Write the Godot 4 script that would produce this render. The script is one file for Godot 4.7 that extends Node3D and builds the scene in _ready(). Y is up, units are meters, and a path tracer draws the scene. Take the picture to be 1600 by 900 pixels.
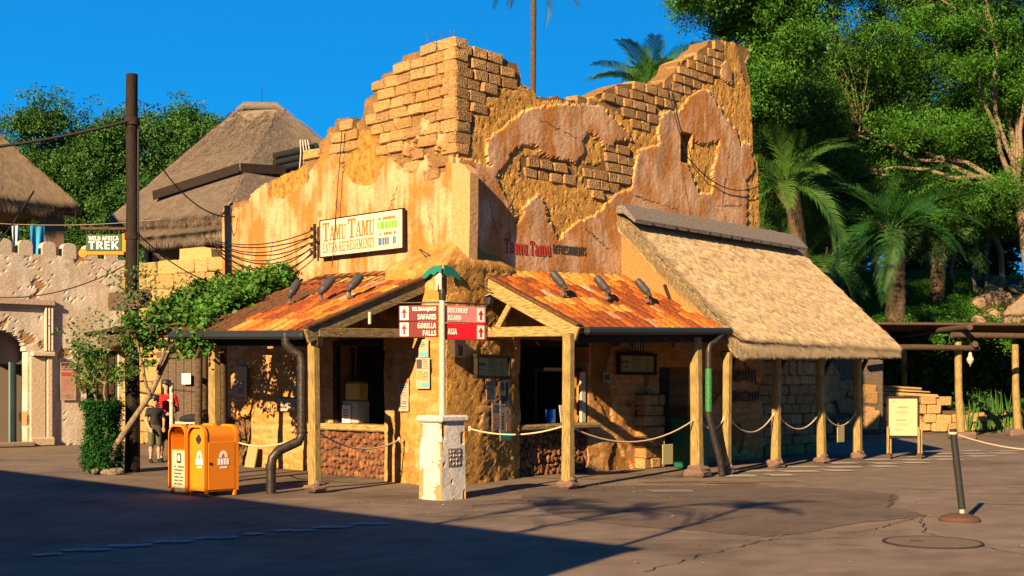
extends Node3D

# ---------- shared state ----------
var rng := RandomNumberGenerator.new()
var nz := FastNoiseLite.new()
var taken := {}
var M := {}
var TX := {}
var BT := Transform3D(Basis(Vector3(0.694, 0, -0.72), Vector3.UP, Vector3(0.72, 0, 0.694)), Vector3(-0.975, 0, -21.6))
const UPV := Vector3(0, 1, 0)
const WHITE := Color(1, 1, 1)
const ALBEDO := 0.74   # base colours below were picked one stop bright; this brings all of them to real-world values

class MB:
	var v := PackedVector3Array()
	var n := PackedVector3Array()
	var c := PackedColorArray()
	func tri(a: Vector3, b: Vector3, d: Vector3, col := Color(1, 1, 1)) -> void:
		var m := (d - a).cross(b - a).normalized()
		v.append(a); v.append(b); v.append(d)
		n.append(m); n.append(m); n.append(m)
		c.append(col); c.append(col); c.append(col)
	func trin(a: Vector3, b: Vector3, d: Vector3, na: Vector3, nb: Vector3, nd: Vector3, col: Color) -> void:
		v.append(a); v.append(b); v.append(d)
		n.append(na); n.append(nb); n.append(nd)
		c.append(col); c.append(col); c.append(col)
	func tri_out(a: Vector3, b: Vector3, d: Vector3, o: Vector3, col := Color(1, 1, 1)) -> void:
		if (d - a).cross(b - a).dot(o) < 0.0:
			tri(a, d, b, col)
		else:
			tri(a, b, d, col)
	func quad(a: Vector3, b: Vector3, d: Vector3, e: Vector3, col := Color(1, 1, 1)) -> void:
		tri(a, b, d, col); tri(a, d, e, col)
	func quad_out(a: Vector3, b: Vector3, d: Vector3, e: Vector3, o: Vector3, col := Color(1, 1, 1)) -> void:
		if (d - a).cross(b - a).dot(o) < 0.0:
			tri(a, e, d, col); tri(a, d, b, col)
		else:
			tri(a, b, d, col); tri(a, d, e, col)
	func mesh() -> ArrayMesh:
		var arr := []
		arr.resize(Mesh.ARRAY_MAX)
		arr[Mesh.ARRAY_VERTEX] = v
		arr[Mesh.ARRAY_NORMAL] = n
		arr[Mesh.ARRAY_COLOR] = c
		var m := ArrayMesh.new()
		m.add_surface_from_arrays(Mesh.PRIMITIVE_TRIANGLES, arr)
		return m

# ---------- primitives ----------
func T(p: Vector3, b := Basis.IDENTITY) -> Transform3D:
	return Transform3D(b, p)

func box(m: MB, xf: Transform3D, size: Vector3, bev := 0.0, col := WHITE, jit := 0.0) -> void:
	var h := size * 0.5
	var b: float = min(bev, min(h.x, min(h.y, h.z)) * 0.9)
	var px := {}
	for sx in [-1, 1]:
		for sy in [-1, 1]:
			for sz in [-1, 1]:
				var j := Vector3.ZERO
				if jit > 0.0:
					j = Vector3(rng.randf_range(-jit, jit), rng.randf_range(-jit, jit), rng.randf_range(-jit, jit))
				var k := Vector3i(sx, sy, sz)
				var s := Vector3(sx, sy, sz)
				px[k] = [xf * (Vector3(h.x, h.y - b, h.z - b) * s + j), xf * (Vector3(h.x - b, h.y, h.z - b) * s + j), xf * (Vector3(h.x - b, h.y - b, h.z) * s + j)]
	var ax := [Vector3i(1, 0, 0), Vector3i(0, 1, 0), Vector3i(0, 0, 1)]
	for i in 3:
		var j2: int = (i + 1) % 3
		var k2: int = (i + 2) % 3
		for s in [-1, 1]:
			var q := []
			for w in [[-1, -1], [1, -1], [1, 1], [-1, 1]]:
				var key: Vector3i = ax[i] * s + ax[j2] * w[0] + ax[k2] * w[1]
				q.append(px[key][i])
			m.quad_out(q[0], q[1], q[2], q[3], xf.basis * Vector3(ax[i] * s), col)
		if b > 0.0:
			for s in [-1, 1]:
				for r in [-1, 1]:
					var k0: Vector3i = ax[i] * s + ax[j2] * r - ax[k2]
					var k1: Vector3i = ax[i] * s + ax[j2] * r + ax[k2]
					m.quad_out(px[k0][i], px[k0][j2], px[k1][j2], px[k1][i], xf.basis * Vector3(ax[i] * s + ax[j2] * r), col)
	if b > 0.0:
		for k in px:
			m.tri_out(px[k][0], px[k][1], px[k][2], xf.basis * Vector3(k), col)

func tube(m: MB, pts: Array, radii: Array, sides := 8, cap := true, col := WHITE, wob := 0.0) -> void:
	var nn := pts.size()
	var rings := []
	var norms := []
	var up := Vector3(0.31, 0.11, 0.94)
	for i in nn:
		var d: Vector3
		if i == 0: d = pts[1] - pts[0]
		elif i == nn - 1: d = pts[i] - pts[i - 1]
		else: d = pts[i + 1] - pts[i - 1]
		d = d.normalized()
		var x := up.cross(d)
		if x.length() < 0.05: x = Vector3.RIGHT.cross(d)
		x = x.normalized()
		var y := d.cross(x).normalized()
		up = y
		up = d.cross(x)
		# keep the frame turning with the path
		up = Vector3(up.x, up.y, up.z)
		var ring := []
		var nr := []
		for k in sides:
			var a := TAU * k / sides
			var o := x * cos(a) + y * sin(a)
			var r: float = radii[min(i, radii.size() - 1)]
			if wob > 0.0:
				r *= 1.0 + wob * nz.get_noise_3d(pts[i].x * 9.0 + o.x * 6.0, pts[i].y * 5.0 + o.y * 6.0, pts[i].z * 9.0 + o.z * 6.0)
			ring.append(pts[i] + o * r)
			nr.append(o)
		rings.append(ring); norms.append(nr)
		up = y
	for i in nn - 1:
		for k in sides:
			var k1: int = (k + 1) % sides
			var a: Vector3 = rings[i][k]
			var b: Vector3 = rings[i][k1]
			var e: Vector3 = rings[i + 1][k1]
			var f: Vector3 = rings[i + 1][k]
			m.trin(a, f, e, norms[i][k], norms[i + 1][k], norms[i + 1][k1], col)
			m.trin(a, e, b, norms[i][k], norms[i + 1][k1], norms[i][k1], col)
	if cap:
		var d0: Vector3 = (pts[0] - pts[1])
		var d1: Vector3 = (pts[nn - 1] - pts[nn - 2])
		for k in range(1, sides - 1):
			m.tri_out(rings[0][0], rings[0][k], rings[0][k + 1], d0, col)
			m.tri_out(rings[nn - 1][0], rings[nn - 1][k], rings[nn - 1][k + 1], d1, col)

# a turned shape: profile of (radius, height), round the y axis at xf
func lathe(m: MB, xf: Transform3D, prof: Array, sides := 16, col := WHITE) -> void:
	for i in prof.size() - 1:
		var p: Vector2 = prof[i]
		var q: Vector2 = prof[i + 1]
		var t := Vector2(q.y - p.y, -(q.x - p.x)).normalized()
		for k in sides:
			var a0 := TAU * k / sides
			var a1 := TAU * (k + 1) / sides
			var c0 := Vector3(cos(a0), 0, sin(a0))
			var c1 := Vector3(cos(a1), 0, sin(a1))
			var A := xf * (c0 * p.x + UPV * p.y)
			var B := xf * (c1 * p.x + UPV * p.y)
			var C := xf * (c1 * q.x + UPV * q.y)
			var D := xf * (c0 * q.x + UPV * q.y)
			var n0 := (xf.basis * (c0 * t.x + UPV * t.y)).normalized()
			var n1 := (xf.basis * (c1 * t.x + UPV * t.y)).normalized()
			if p.x > 0.0001: m.trin(A, B, C, n0, n1, n1, col)
			if q.x > 0.0001: m.trin(A, C, D, n0, n1, n0, col)

# a flat outline (x, y) with thickness along z from 0 to dep
func prism(m: MB, xf: Transform3D, poly: PackedVector2Array, dep: float, col := WHITE) -> void:
	var idx := Geometry2D.triangulate_polygon(poly)
	var fz := xf.basis.z * signf(dep)
	for i in range(0, idx.size(), 3):
		var a := poly[idx[i]]
		var b := poly[idx[i + 1]]
		var c := poly[idx[i + 2]]
		m.tri_out(xf * Vector3(a.x, a.y, dep), xf * Vector3(b.x, b.y, dep), xf * Vector3(c.x, c.y, dep), fz, col)
		m.tri_out(xf * Vector3(a.x, a.y, 0), xf * Vector3(b.x, b.y, 0), xf * Vector3(c.x, c.y, 0), -fz, col)
	var ccw := not Geometry2D.is_polygon_clockwise(poly)
	for i in poly.size():
		var a := poly[i]
		var b := poly[(i + 1) % poly.size()]
		var o := Vector2(b.y - a.y, a.x - b.x) * (1.0 if ccw else -1.0)
		m.quad_out(xf * Vector3(a.x, a.y, 0), xf * Vector3(b.x, b.y, 0), xf * Vector3(b.x, b.y, dep), xf * Vector3(a.x, a.y, dep), xf.basis * Vector3(o.x, o.y, 0), col)

func poly(a: Array) -> PackedVector2Array:
	var p := PackedVector2Array()
	for i in range(0, a.size(), 2):
		p.append(Vector2(a[i], a[i + 1]))
	return p

func inp(x: float, y: float, p: PackedVector2Array) -> bool:
	return Geometry2D.is_point_in_polygon(Vector2(x, y), p)

func fb(x: float, y: float, z := 0.0) -> float:
	return nz.get_noise_3d(x, y, z)

# ---------- nodes ----------
func numbered(called: String) -> String:
	if not taken.has(called):
		taken[called] = 0
		return called
	taken[called] += 1
	return "%s_%03d" % [called, taken[called]]

func thing(called: String, label: String, category: String, xf := Transform3D.IDENTITY, group := "", kind := "") -> Node3D:
	var o := Node3D.new()
	o.name = numbered(called)
	add_child(o)
	o.transform = xf
	o.set_meta("label", label)
	o.set_meta("category", category)
	if group != "": o.set_meta("group", group)
	o.set_meta("kind", kind if kind != "" else "thing")
	return o

func part(parent: Node, called: String, m: MB, mat: Material, xf := Transform3D.IDENTITY) -> MeshInstance3D:
	return partm(parent, called, m.mesh(), mat, xf)

func partm(parent: Node, called: String, me: Mesh, mat: Material, xf := Transform3D.IDENTITY) -> MeshInstance3D:
	var o := MeshInstance3D.new()
	o.mesh = me
	o.material_override = mat
	o.name = called
	parent.add_child(o, true)
	o.transform = xf
	return o

func struct(called: String, m: MB, mat: Material, xf := Transform3D.IDENTITY) -> MeshInstance3D:
	var o := MeshInstance3D.new()
	o.mesh = m.mesh()
	o.material_override = mat
	o.name = numbered(called)
	add_child(o)
	o.transform = xf
	o.set_meta("kind", "structure")
	return o

func dup(o: Node3D, xf: Transform3D, label: String, base: String) -> Node3D:
	var r: Node3D = o.duplicate()
	r.name = numbered(base)
	add_child(r)
	r.transform = xf
	r.set_meta("label", label)
	return r

func many(parent: Node, called: String, me: Mesh, mat: Material, xfs: Array, cols := []) -> MultiMeshInstance3D:
	var mm := MultiMesh.new()
	mm.transform_format = MultiMesh.TRANSFORM_3D
	mm.use_colors = cols.size() > 0
	mm.mesh = me
	mm.instance_count = xfs.size()
	for i in xfs.size():
		mm.set_instance_transform(i, xfs[i])
		if cols.size() > 0: mm.set_instance_color(i, cols[i])
	var o := MultiMeshInstance3D.new()
	o.multimesh = mm
	o.material_override = mat
	o.name = called
	o.set_meta("kind", "stuff")
	parent.add_child(o, true)
	return o

# ---------- materials ----------
func lin(r: float, g: float, b: float) -> Color:
	return Color(r, g, b).linear_to_srgb()

func noise_tex(sd: int, freq: float, lo: float, hi: float, oct := 4, size := 512, typ := FastNoiseLite.TYPE_SIMPLEX_SMOOTH) -> NoiseTexture2D:
	var f := FastNoiseLite.new()
	f.seed = sd
	f.frequency = freq
	f.noise_type = typ
	f.fractal_octaves = oct
	var t := NoiseTexture2D.new()
	t.width = size
	t.height = size
	t.seamless = true
	t.noise = f
	var g := Gradient.new()
	g.set_color(0, Color(lo, lo, lo))
	g.set_color(1, Color(hi, hi, hi))
	t.color_ramp = g
	return t

func bump_tex(sd: int, freq: float, strength: float, oct := 4, size := 512, typ := FastNoiseLite.TYPE_SIMPLEX_SMOOTH) -> NoiseTexture2D:
	var f := FastNoiseLite.new()
	f.seed = sd
	f.frequency = freq
	f.noise_type = typ
	f.fractal_octaves = oct
	var t := NoiseTexture2D.new()
	t.width = size
	t.height = size
	t.seamless = true
	t.noise = f
	t.as_normal_map = true
	t.bump_strength = strength
	return t

func mat(called: String, col: Color, rough := 0.85, tex: Texture2D = null, nrm: Texture2D = null, sc := Vector3.ONE, nscale := 1.0, world := true, vcol := true) -> StandardMaterial3D:
	var m := StandardMaterial3D.new()
	m.resource_name = called
	var base := col.srgb_to_linear() * ALBEDO
	m.albedo_color = Color(base.r, base.g, base.b).linear_to_srgb()
	m.albedo_color.a = col.a
	m.roughness = rough
	m.metallic_specular = 0.3
	m.vertex_color_use_as_albedo = vcol
	m.cull_mode = BaseMaterial3D.CULL_DISABLED
	if tex: m.albedo_texture = tex
	if nrm:
		m.normal_enabled = true
		m.normal_texture = nrm
		m.normal_scale = nscale
	if tex or nrm:
		m.uv1_triplanar = true
		m.uv1_world_triplanar = world
		m.uv1_scale = sc
	M[called] = m
	return m

func make_materials() -> void:
	TX.fine = noise_tex(1, 0.03, 0.62, 1.0, 5)
	TX.coarse = noise_tex(2, 0.012, 0.6, 1.0, 4)
	TX.speck = noise_tex(3, 0.06, 0.78, 1.0, 5)
	TX.grit = noise_tex(9, 0.14, 0.45, 1.0, 4)
	TX.grain = noise_tex(4, 0.02, 0.45, 1.0, 5)
	TX.bump = bump_tex(5, 0.05, 6.0, 5)
	TX.bump2 = bump_tex(6, 0.02, 10.0, 5)
	TX.rough = bump_tex(7, 0.06, 14.0, 4)
	TX.cell = bump_tex(8, 0.05, 8.0, 3, 512, FastNoiseLite.TYPE_CELLULAR)
	var P := Vector3(0.6, 0.6, 0.6)
	mat("wall", WHITE, 0.92, TX.speck, TX.bump, Vector3(0.45, 0.45, 0.45), 0.22)
	mat("mud", WHITE, 0.97, TX.fine, TX.rough, Vector3(1.3, 1.3, 1.3), 1.2)
	mat("brick", WHITE, 0.95, TX.fine, TX.rough, Vector3(0.9, 0.9, 0.9), 1.0)
	for i in 5:
		var k: float = [1.0, 0.88, 1.1, 0.95, 0.8][i]
		mat("brick%d" % i, lin(0.60 * k, 0.345 * k * [1.0, 0.96, 1.03, 1.06, 1.0][i], 0.125 * k * [1.0, 0.9, 1.05, 1.2, 1.1][i]), 0.95, TX.fine, TX.rough, Vector3(0.9, 0.9, 0.9), 1.0)
	mat("rock0", lin(0.30, 0.13, 0.06), 0.9, TX.fine, TX.bump, Vector3(1.5, 1.5, 1.5), 0.8)
	mat("rock1", lin(0.38, 0.17, 0.07), 0.9, TX.fine, TX.bump, Vector3(1.5, 1.5, 1.5), 0.8)
	mat("rock2", lin(0.24, 0.10, 0.05), 0.9, TX.fine, TX.bump, Vector3(1.5, 1.5, 1.5), 0.8)
	mat("mortar", lin(0.16, 0.09, 0.05), 0.95, TX.fine, TX.bump, P, 0.8)
	mat("post", lin(0.52, 0.36, 0.12), 0.85, TX.grain, TX.bump, Vector3(5, 0.35, 5), 0.5)
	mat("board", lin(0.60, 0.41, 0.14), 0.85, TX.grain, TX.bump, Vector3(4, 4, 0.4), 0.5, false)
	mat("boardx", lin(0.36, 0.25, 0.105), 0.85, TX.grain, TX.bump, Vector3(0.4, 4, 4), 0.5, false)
	mat("oldwood", lin(0.20, 0.145, 0.095), 0.9, TX.grain, TX.bump, Vector3(0.5, 5, 0.5), 0.8)
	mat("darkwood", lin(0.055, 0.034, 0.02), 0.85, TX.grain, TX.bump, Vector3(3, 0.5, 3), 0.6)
	mat("log", lin(0.15, 0.095, 0.055), 0.9, TX.grain, TX.bump, Vector3(0.6, 4, 4), 0.6)
	mat("pole", lin(0.035, 0.022, 0.014), 0.8, TX.grain, TX.bump, Vector3(3, 0.25, 3), 0.5)
	mat("gutter", lin(0.028, 0.034, 0.03), 0.45, TX.speck, null, P)
	mat("pipe", lin(0.085, 0.07, 0.055), 0.42, TX.coarse, TX.bump, Vector3(2, 2, 2), 0.3)
	M.pipe.metallic = 0.5
	mat("pipe_green", lin(0.05, 0.30, 0.09), 0.5, TX.coarse, null, Vector3(3, 3, 3))
	mat("footing", lin(0.27, 0.17, 0.125), 0.95, TX.fine, TX.rough, Vector3(1.5, 1.5, 1.5), 1.0)
	var tc := [[0.68, 0.18, 0.022], [0.80, 0.30, 0.035], [0.42, 0.10, 0.02], [0.86, 0.46, 0.085], [0.74, 0.33, 0.16], [0.78, 0.52, 0.28]]
	for i in tc.size():
		mat("tile%d" % i, lin(tc[i][0], tc[i][1], tc[i][2]), 0.75, TX.grain, TX.bump, Vector3(1.3, 1.3, 1.3), 0.4)
	mat("tile_old", lin(0.20, 0.085, 0.03), 0.9, TX.grain, TX.bump, Vector3(1.3, 1.3, 1.3), 0.6)
	mat("thatch", lin(0.62, 0.46, 0.245), 0.95, TX.speck, TX.bump, Vector3(2.5, 2.5, 2.5), 0.25)
	mat("straw", WHITE, 0.9)
	mat("thatch_grey", lin(0.25, 0.195, 0.14), 0.95, TX.speck, TX.bump, Vector3(2, 2, 2), 0.35)
	mat("ridge", lin(0.30, 0.255, 0.215), 0.9, TX.grain, TX.bump, Vector3(2, 2, 2), 0.8)
	mat("dark", lin(0.20, 0.15, 0.11), 0.9)
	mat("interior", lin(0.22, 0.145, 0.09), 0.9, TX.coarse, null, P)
	mat("leaf", WHITE, 0.55)
	M.leaf.backlight_enabled = true
	M.leaf.backlight = lin(0.06, 0.13, 0.008)
	mat("bark", lin(0.20, 0.135, 0.075), 0.95, TX.grain, TX.rough, Vector3(2, 0.6, 2), 0.9)
	mat("bark_pale", lin(0.42, 0.31, 0.19), 0.9, TX.grain, TX.rough, Vector3(2, 0.8, 2), 0.8)
	mat("white_paint", lin(0.70, 0.64, 0.52), 0.7, TX.fine, TX.bump, Vector3(2, 2, 2), 0.3)
	mat("paper", lin(0.74, 0.68, 0.56), 0.9, TX.speck, null, Vector3(2, 2, 2))
	mat("print", WHITE, 0.8)
	mat("cable", lin(0.02, 0.017, 0.014), 0.6)
	mat("rope", lin(0.52, 0.40, 0.25), 0.9)
	mat("metal_black", lin(0.025, 0.024, 0.023), 0.45)
	mat("lamp_grey", lin(0.05, 0.05, 0.052), 0.5)
	mat("ground", WHITE, 0.95, TX.grit, TX.bump, Vector3(1.6, 1.6, 1.6), 0.7)
	mat("text", lin(0.5, 0.5, 0.5), 0.8, null, null, P, 1.0, true, false)
	mat("glass", Color(0.5, 0.55, 0.6, 0.18), 0.05)
	M.glass.transparency = BaseMaterial3D.TRANSPARENCY_ALPHA

func paint(r: float, g: float, b: float, rough := 0.6) -> StandardMaterial3D:
	var k := "paint_%.3f_%.3f_%.3f_%.2f" % [r, g, b, rough]
	if not M.has(k):
		mat(k, lin(r, g, b), rough, null, null, Vector3.ONE, 1.0, true, false)
	return M[k]

# lettering: a TextMesh stretched to a width and a height, centred on xf, reading along its x
func lettering(parent: Node, called: String, what: String, xf: Transform3D, w: float, h: float, m: Material, face := "Droid Serif", weight := 700, dep := 0.006) -> MeshInstance3D:
	var f := SystemFont.new()
	f.font_names = PackedStringArray([face])
	f.font_weight = weight
	var t := TextMesh.new()
	t.text = what
	t.font = f
	t.font_size = 64
	t.pixel_size = 0.01
	t.depth = 0.05
	t.curve_step = 4.0
	var bb := t.get_aabb()
	var sc := Vector3(w / max(bb.size.x, 0.01), h / max(bb.size.y, 0.01), dep / 0.05)
	var o := MeshInstance3D.new()
	o.mesh = t
	o.material_override = m
	o.name = called
	parent.add_child(o, true)
	var ctr := bb.get_center()
	o.transform = xf * Transform3D(Basis.from_scale(sc), -ctr * sc)
	return o

# rows of small strokes that stand for print too small to read
func scribble(m: MB, xf: Transform3D, w: float, h: float, rows: int, col: Color, fill := 0.55) -> void:
	for r in rows:
		var y := h * 0.5 - (r + 0.5) * h / rows
		var x := -w * 0.5
		var endx := w * 0.5 * rng.randf_range(0.6, 1.0)
		while x < endx:
			var l := rng.randf_range(0.35, 1.0) * h / rows * 0.9
			l = min(l, endx - x + 0.001)
			if rng.randf() < 0.84:
				box(m, xf * T(Vector3(x + l * 0.5, y, 0.0)), Vector3(l * 0.8, h / rows * fill, 0.002), 0.0, col)
			x += l

func _ready() -> void:
	# camera: level, lens shifted up so that verticals stay upright
	var cam := Camera3D.new()
	cam.projection = Camera3D.PROJECTION_FRUSTUM
	cam.near = 0.1
	cam.far = 900.0
	cam.size = 0.1 * 900.0 / 1950.0
	cam.frustum_offset = Vector2(0, 0.1 * 150.0 / 1950.0)
	add_child(cam)
	cam.position = Vector3(0, 1.7, 0)
	cam.current = true
	# sky and haze-free air
	var we := WorldEnvironment.new()
	var env := Environment.new()
	env.background_mode = Environment.BG_SKY
	var sm := ProceduralSkyMaterial.new()
	sm.sky_top_color = lin(0.001, 0.033, 0.132)
	sm.sky_horizon_color = lin(0.004, 0.142, 0.34)
	sm.sky_curve = 0.25
	sm.ground_horizon_color = lin(0.12, 0.09, 0.065)
	sm.ground_bottom_color = lin(0.10, 0.075, 0.055)
	sm.sun_angle_max = 1.0
	var sky := Sky.new()
	sky.sky_material = sm
	env.sky = sky
	env.tonemap_mode = Environment.TONE_MAPPER_LINEAR
	env.tonemap_exposure = 3.5
	env.sdfgi_enabled = true
	env.ssao_enabled = true
	env.ssil_enabled = true
	we.environment = env
	add_child(we)
	# low warm sun from behind the left shoulder
	var sun := DirectionalLight3D.new()
	sun.light_energy = 1.6
	sun.light_color = Color(1.0, 0.86, 0.67)
	sun.light_angular_distance = 0.5
	sun.shadow_enabled = true
	add_child(sun)
	var el := deg_to_rad(23.5)
	var trav := Vector3(0.47 * cos(el), -sin(el), -0.883 * cos(el))
	sun.look_at_from_position(Vector3(0, 30, 0), Vector3(0, 30, 0) + trav)
	rng.seed = 20240611
	nz.seed = 77
	nz.frequency = 0.1
	nz.noise_type = FastNoiseLite.TYPE_SIMPLEX_SMOOTH
	nz.fractal_octaves = 3
	make_materials()
	build_ground()
	build_building()
	build_left()
	build_right()
	build_trees()
	build_props()
	build_vine_and_shrubs()
	build_people()

# ---------- the ruined building ----------
# a wall face as a fine relief: a along the wall, y up, depth outwards. side 0: the face in the plane x = 0, side 1: the face in the plane z = 0
func wp(side: int, a: float, y: float, d: float) -> Vector3:
	return Vector3(-d, y, -a) if side == 0 else Vector3(a, y, d)

func relief(side: int, a0: float, a1: float, y1: float, cell: float, inside: Callable, surf: Callable, back := 0.5) -> Array:
	var skin := MB.new()
	var core := MB.new()
	var m := skin
	var kinds := PackedByteArray()
	kinds.resize((int(ceil((a1 - a0) / cell)) + 1) * (int(ceil(y1 / cell)) + 1))
	var nx := int(ceil((a1 - a0) / cell))
	var ny := int(ceil(y1 / cell))
	var dep := PackedFloat32Array()
	var col := PackedColorArray()
	dep.resize((nx + 1) * (ny + 1))
	col.resize((nx + 1) * (ny + 1))
	var cin := PackedByteArray()
	cin.resize(nx * ny)
	for j in ny:
		for i in nx:
			if inside.call(a0 + (i + 0.5) * cell, (j + 0.5) * cell):
				cin[j * nx + i] = 1
	for j in ny + 1:
		for i in nx + 1:
			var near := false
			for q in [[-1, -1], [0, -1], [-1, 0], [0, 0]]:
				var ci: int = i + q[0]
				var cj: int = j + q[1]
				if ci >= 0 and cj >= 0 and ci < nx and cj < ny and cin[cj * nx + ci] == 1:
					near = true
			if near:
				var a := a0 + i * cell
				var y := j * cell
				var r: Array = surf.call(a, y)
				dep[j * (nx + 1) + i] = r[0]
				col[j * (nx + 1) + i] = r[1]
				kinds[j * (nx + 1) + i] = r[2]
	var pos := func(i: int, j: int) -> Vector3: return wp(side, a0 + i * cell, j * cell, dep[j * (nx + 1) + i])
	var nor := func(i: int, j: int) -> Vector3:
		var w := nx + 1
		var l: int = max(i - 1, 0); var r: int = min(i + 1, nx)
		var b: int = max(j - 1, 0); var t: int = min(j + 1, ny)
		var da: float = clamp((dep[j * w + r] - dep[j * w + l]) / (cell * max(1, r - l)), -2.5, 2.5)
		var dy: float = clamp((dep[t * w + i] - dep[b * w + i]) / (cell * max(1, t - b)), -2.5, 2.5)
		return (wp(side, -da, -dy, 1.0)).normalized()
	for j in ny:
		for i in nx:
			if cin[j * nx + i] == 0: continue
			var w1 := nx + 1
			m = core if kinds[j * w1 + i] + kinds[j * w1 + i + 1] + kinds[(j + 1) * w1 + i] + kinds[(j + 1) * w1 + i + 1] >= 3 else skin
			var p := [pos.call(i, j), pos.call(i + 1, j), pos.call(i + 1, j + 1), pos.call(i, j + 1)]
			var n := [nor.call(i, j), nor.call(i + 1, j), nor.call(i + 1, j + 1), nor.call(i, j + 1)]
			var k := [col[j * (nx + 1) + i], col[j * (nx + 1) + i + 1], col[(j + 1) * (nx + 1) + i + 1], col[(j + 1) * (nx + 1) + i]]
			var order := [0, 2, 1, 0, 3, 2] if side == 1 else [0, 1, 2, 0, 2, 3]
			var w2 := nx + 1
			var dz := [dep[j * w2 + i], dep[j * w2 + i + 1], dep[(j + 1) * w2 + i + 1], dep[(j + 1) * w2 + i]]
			if dz.max() - dz.min() > 0.016:   # broken edges stay sharp
				var fa: Vector3 = (p[order[2]] - p[order[0]]).cross(p[order[1]] - p[order[0]]).normalized()
				var fb2: Vector3 = (p[order[5]] - p[order[3]]).cross(p[order[4]] - p[order[3]]).normalized()
				n = [fa, fa, fa, fb2]
				for q in 6:
					m.v.append(p[order[q]]); m.n.append(fa if q < 3 else fb2); m.c.append(k[order[q]])
			else:
				for q in order:
					m.v.append(p[q]); m.n.append(n[q]); m.c.append(k[q])
			# rims of the sheet go back into the wall
			for e in [[-1, 0, 0, 3], [1, 0, 1, 2], [0, -1, 0, 1], [0, 1, 3, 2]]:
				var ci: int = i + e[0]
				var cj: int = j + e[1]
				if cj < 0: continue
				if ci < 0 or ci >= nx or cj >= ny or cin[cj * nx + ci] == 0:
					if ci < 0: continue
					var A: Vector3 = p[e[2]]
					var B: Vector3 = p[e[3]]
					var inw := wp(side, 0, 0, -back)
					var o := wp(side, e[0], e[1], 0)
					m.quad_out(A, B, B + inw, A + inw, o, k[0])
	return [skin, core]

const L_OUT := [-0.3, 7.55, 0.23, 7.66, 1.40, 7.64, 1.42, 7.55, 1.62, 7.55, 1.66, 7.42, 2.00, 7.42, 2.02, 7.30, 2.22, 7.22, 2.24, 7.08, 2.50, 7.02, 2.54, 6.80, 2.60, 6.68, 2.76, 6.62, 2.73, 6.40, 2.75, 6.21, 2.88, 6.60, 2.94, 6.76, 3.38, 6.78, 3.40, 6.66, 3.62, 6.64, 3.66, 6.48, 3.88, 6.42, 3.92, 6.24, 4.30, 6.24, 4.44, 5.98, 5.02, 5.92, 5.53, 5.82, 6.21, 5.64, 6.21, 5.54, 6.95, 5.54, 7.06, 5.44, 7.20, 5.3, 7.20, -1, -0.3, -1]
const L_PLASTER := [7.3, 5.28, 6.21, 5.46, 6.17, 5.64, 5.57, 5.88, 5.49, 5.44, 5.31, 5.50, 5.09, 5.44, 4.66, 5.52, 4.24, 5.64, 4.17, 5.80, 3.90, 6.02, 3.69, 6.24, 3.63, 6.40, 3.49, 6.18, 3.30, 6.11, 3.10, 5.72, 2.78, 5.50, 2.40, 5.36, 2.09, 5.48, 1.91, 5.74, 1.73, 5.87, 1.55, 5.73, 1.20, 5.50, 0.86, 5.65, 0.77, 5.79, 0.69, 5.63, 0.63, 5.39, 0.41, 5.31, 0.25, 5.46, 0.17, 5.67, -0.3, 5.62, -0.3, -1, 7.3, -1]
const L_BITS := [
	[1.67, 6.60, 1.41, 6.61, 1.49, 6.38, 1.58, 6.33, 1.62, 6.46],
	[0.89, 6.41, 0.72, 6.43, 0.63, 6.30, 0.80, 6.17, 1.06, 5.98, 1.20, 5.78, 1.38, 5.81, 1.42, 6.02, 1.32, 6.07, 1.17, 6.01, 0.92, 6.19],
	[0.47, 6.12, 0.17, 6.06, 0.15, 5.86, 0.26, 5.72, 0.39, 5.87, 0.52, 5.75, 0.57, 5.84, 0.47, 5.94],
	[3.73, 6.33, 3.61, 6.44, 3.46, 6.17, 3.56, 6.14, 3.73, 6.21]]
const L_MUD := [1.95, 5.3, 1.9, 5.75, 2.05, 6.05, 2.15, 6.35, 2.5, 6.45, 2.72, 6.4, 2.74, 6.15, 3.05, 6.0, 3.2, 5.6, 2.4, 5.2]
const L_MUD2 := [4.25, 5.6, 4.3, 6.0, 4.9, 5.95, 5.45, 5.85, 5.5, 5.4, 4.6, 5.45]
const R_OUT := [-0.3, 7.55, 0.86, 7.56, 1.55, 7.54, 1.66, 7.36, 1.66, 7.22, 1.86, 7.14, 2.0, 7.12, 2.09, 7.02, 2.48, 7.06, 2.62, 7.12, 2.98, 7.10, 3.55, 7.20, 4.07, 7.48, 4.47, 7.66, 5.14, 7.80, 5.72, 7.86, 6.16, 8.10, 6.40, 8.30, 6.50, 8.50, 7.13, 8.76, 7.25, 8.90, 7.48, 9.0, 7.58, 9.14, 8.09, 9.26, 9.05, 9.30, 9.08, 9.1, 8.98, 9.0, 9.14, 8.60, 9.20, 8.12, 9.30, 6.93, 9.48, 6.76, 9.55, 5.50, 9.60, 4.62, 9.6, -1, -0.3, -1]
const R_P1 := [0.75, 6.05, 1.18, 6.31, 1.80, 6.75, 2.56, 6.95, 3.29, 7.09, 3.80, 7.15, 4.06, 7.07, 4.39, 6.91, 4.73, 6.79, 4.94, 6.56, 4.77, 6.58, 4.39, 6.53, 4.19, 6.37, 4.00, 6.39, 3.67, 6.55, 3.51, 6.57, 3.39, 6.38, 3.42, 6.14, 3.14, 5.92, 2.62, 5.94, 2.20, 5.98, 2.03, 6.12, 1.52, 5.99, 1.32, 5.79, 1.18, 5.58, 0.91, 5.54, 0.75, 5.64]
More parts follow.
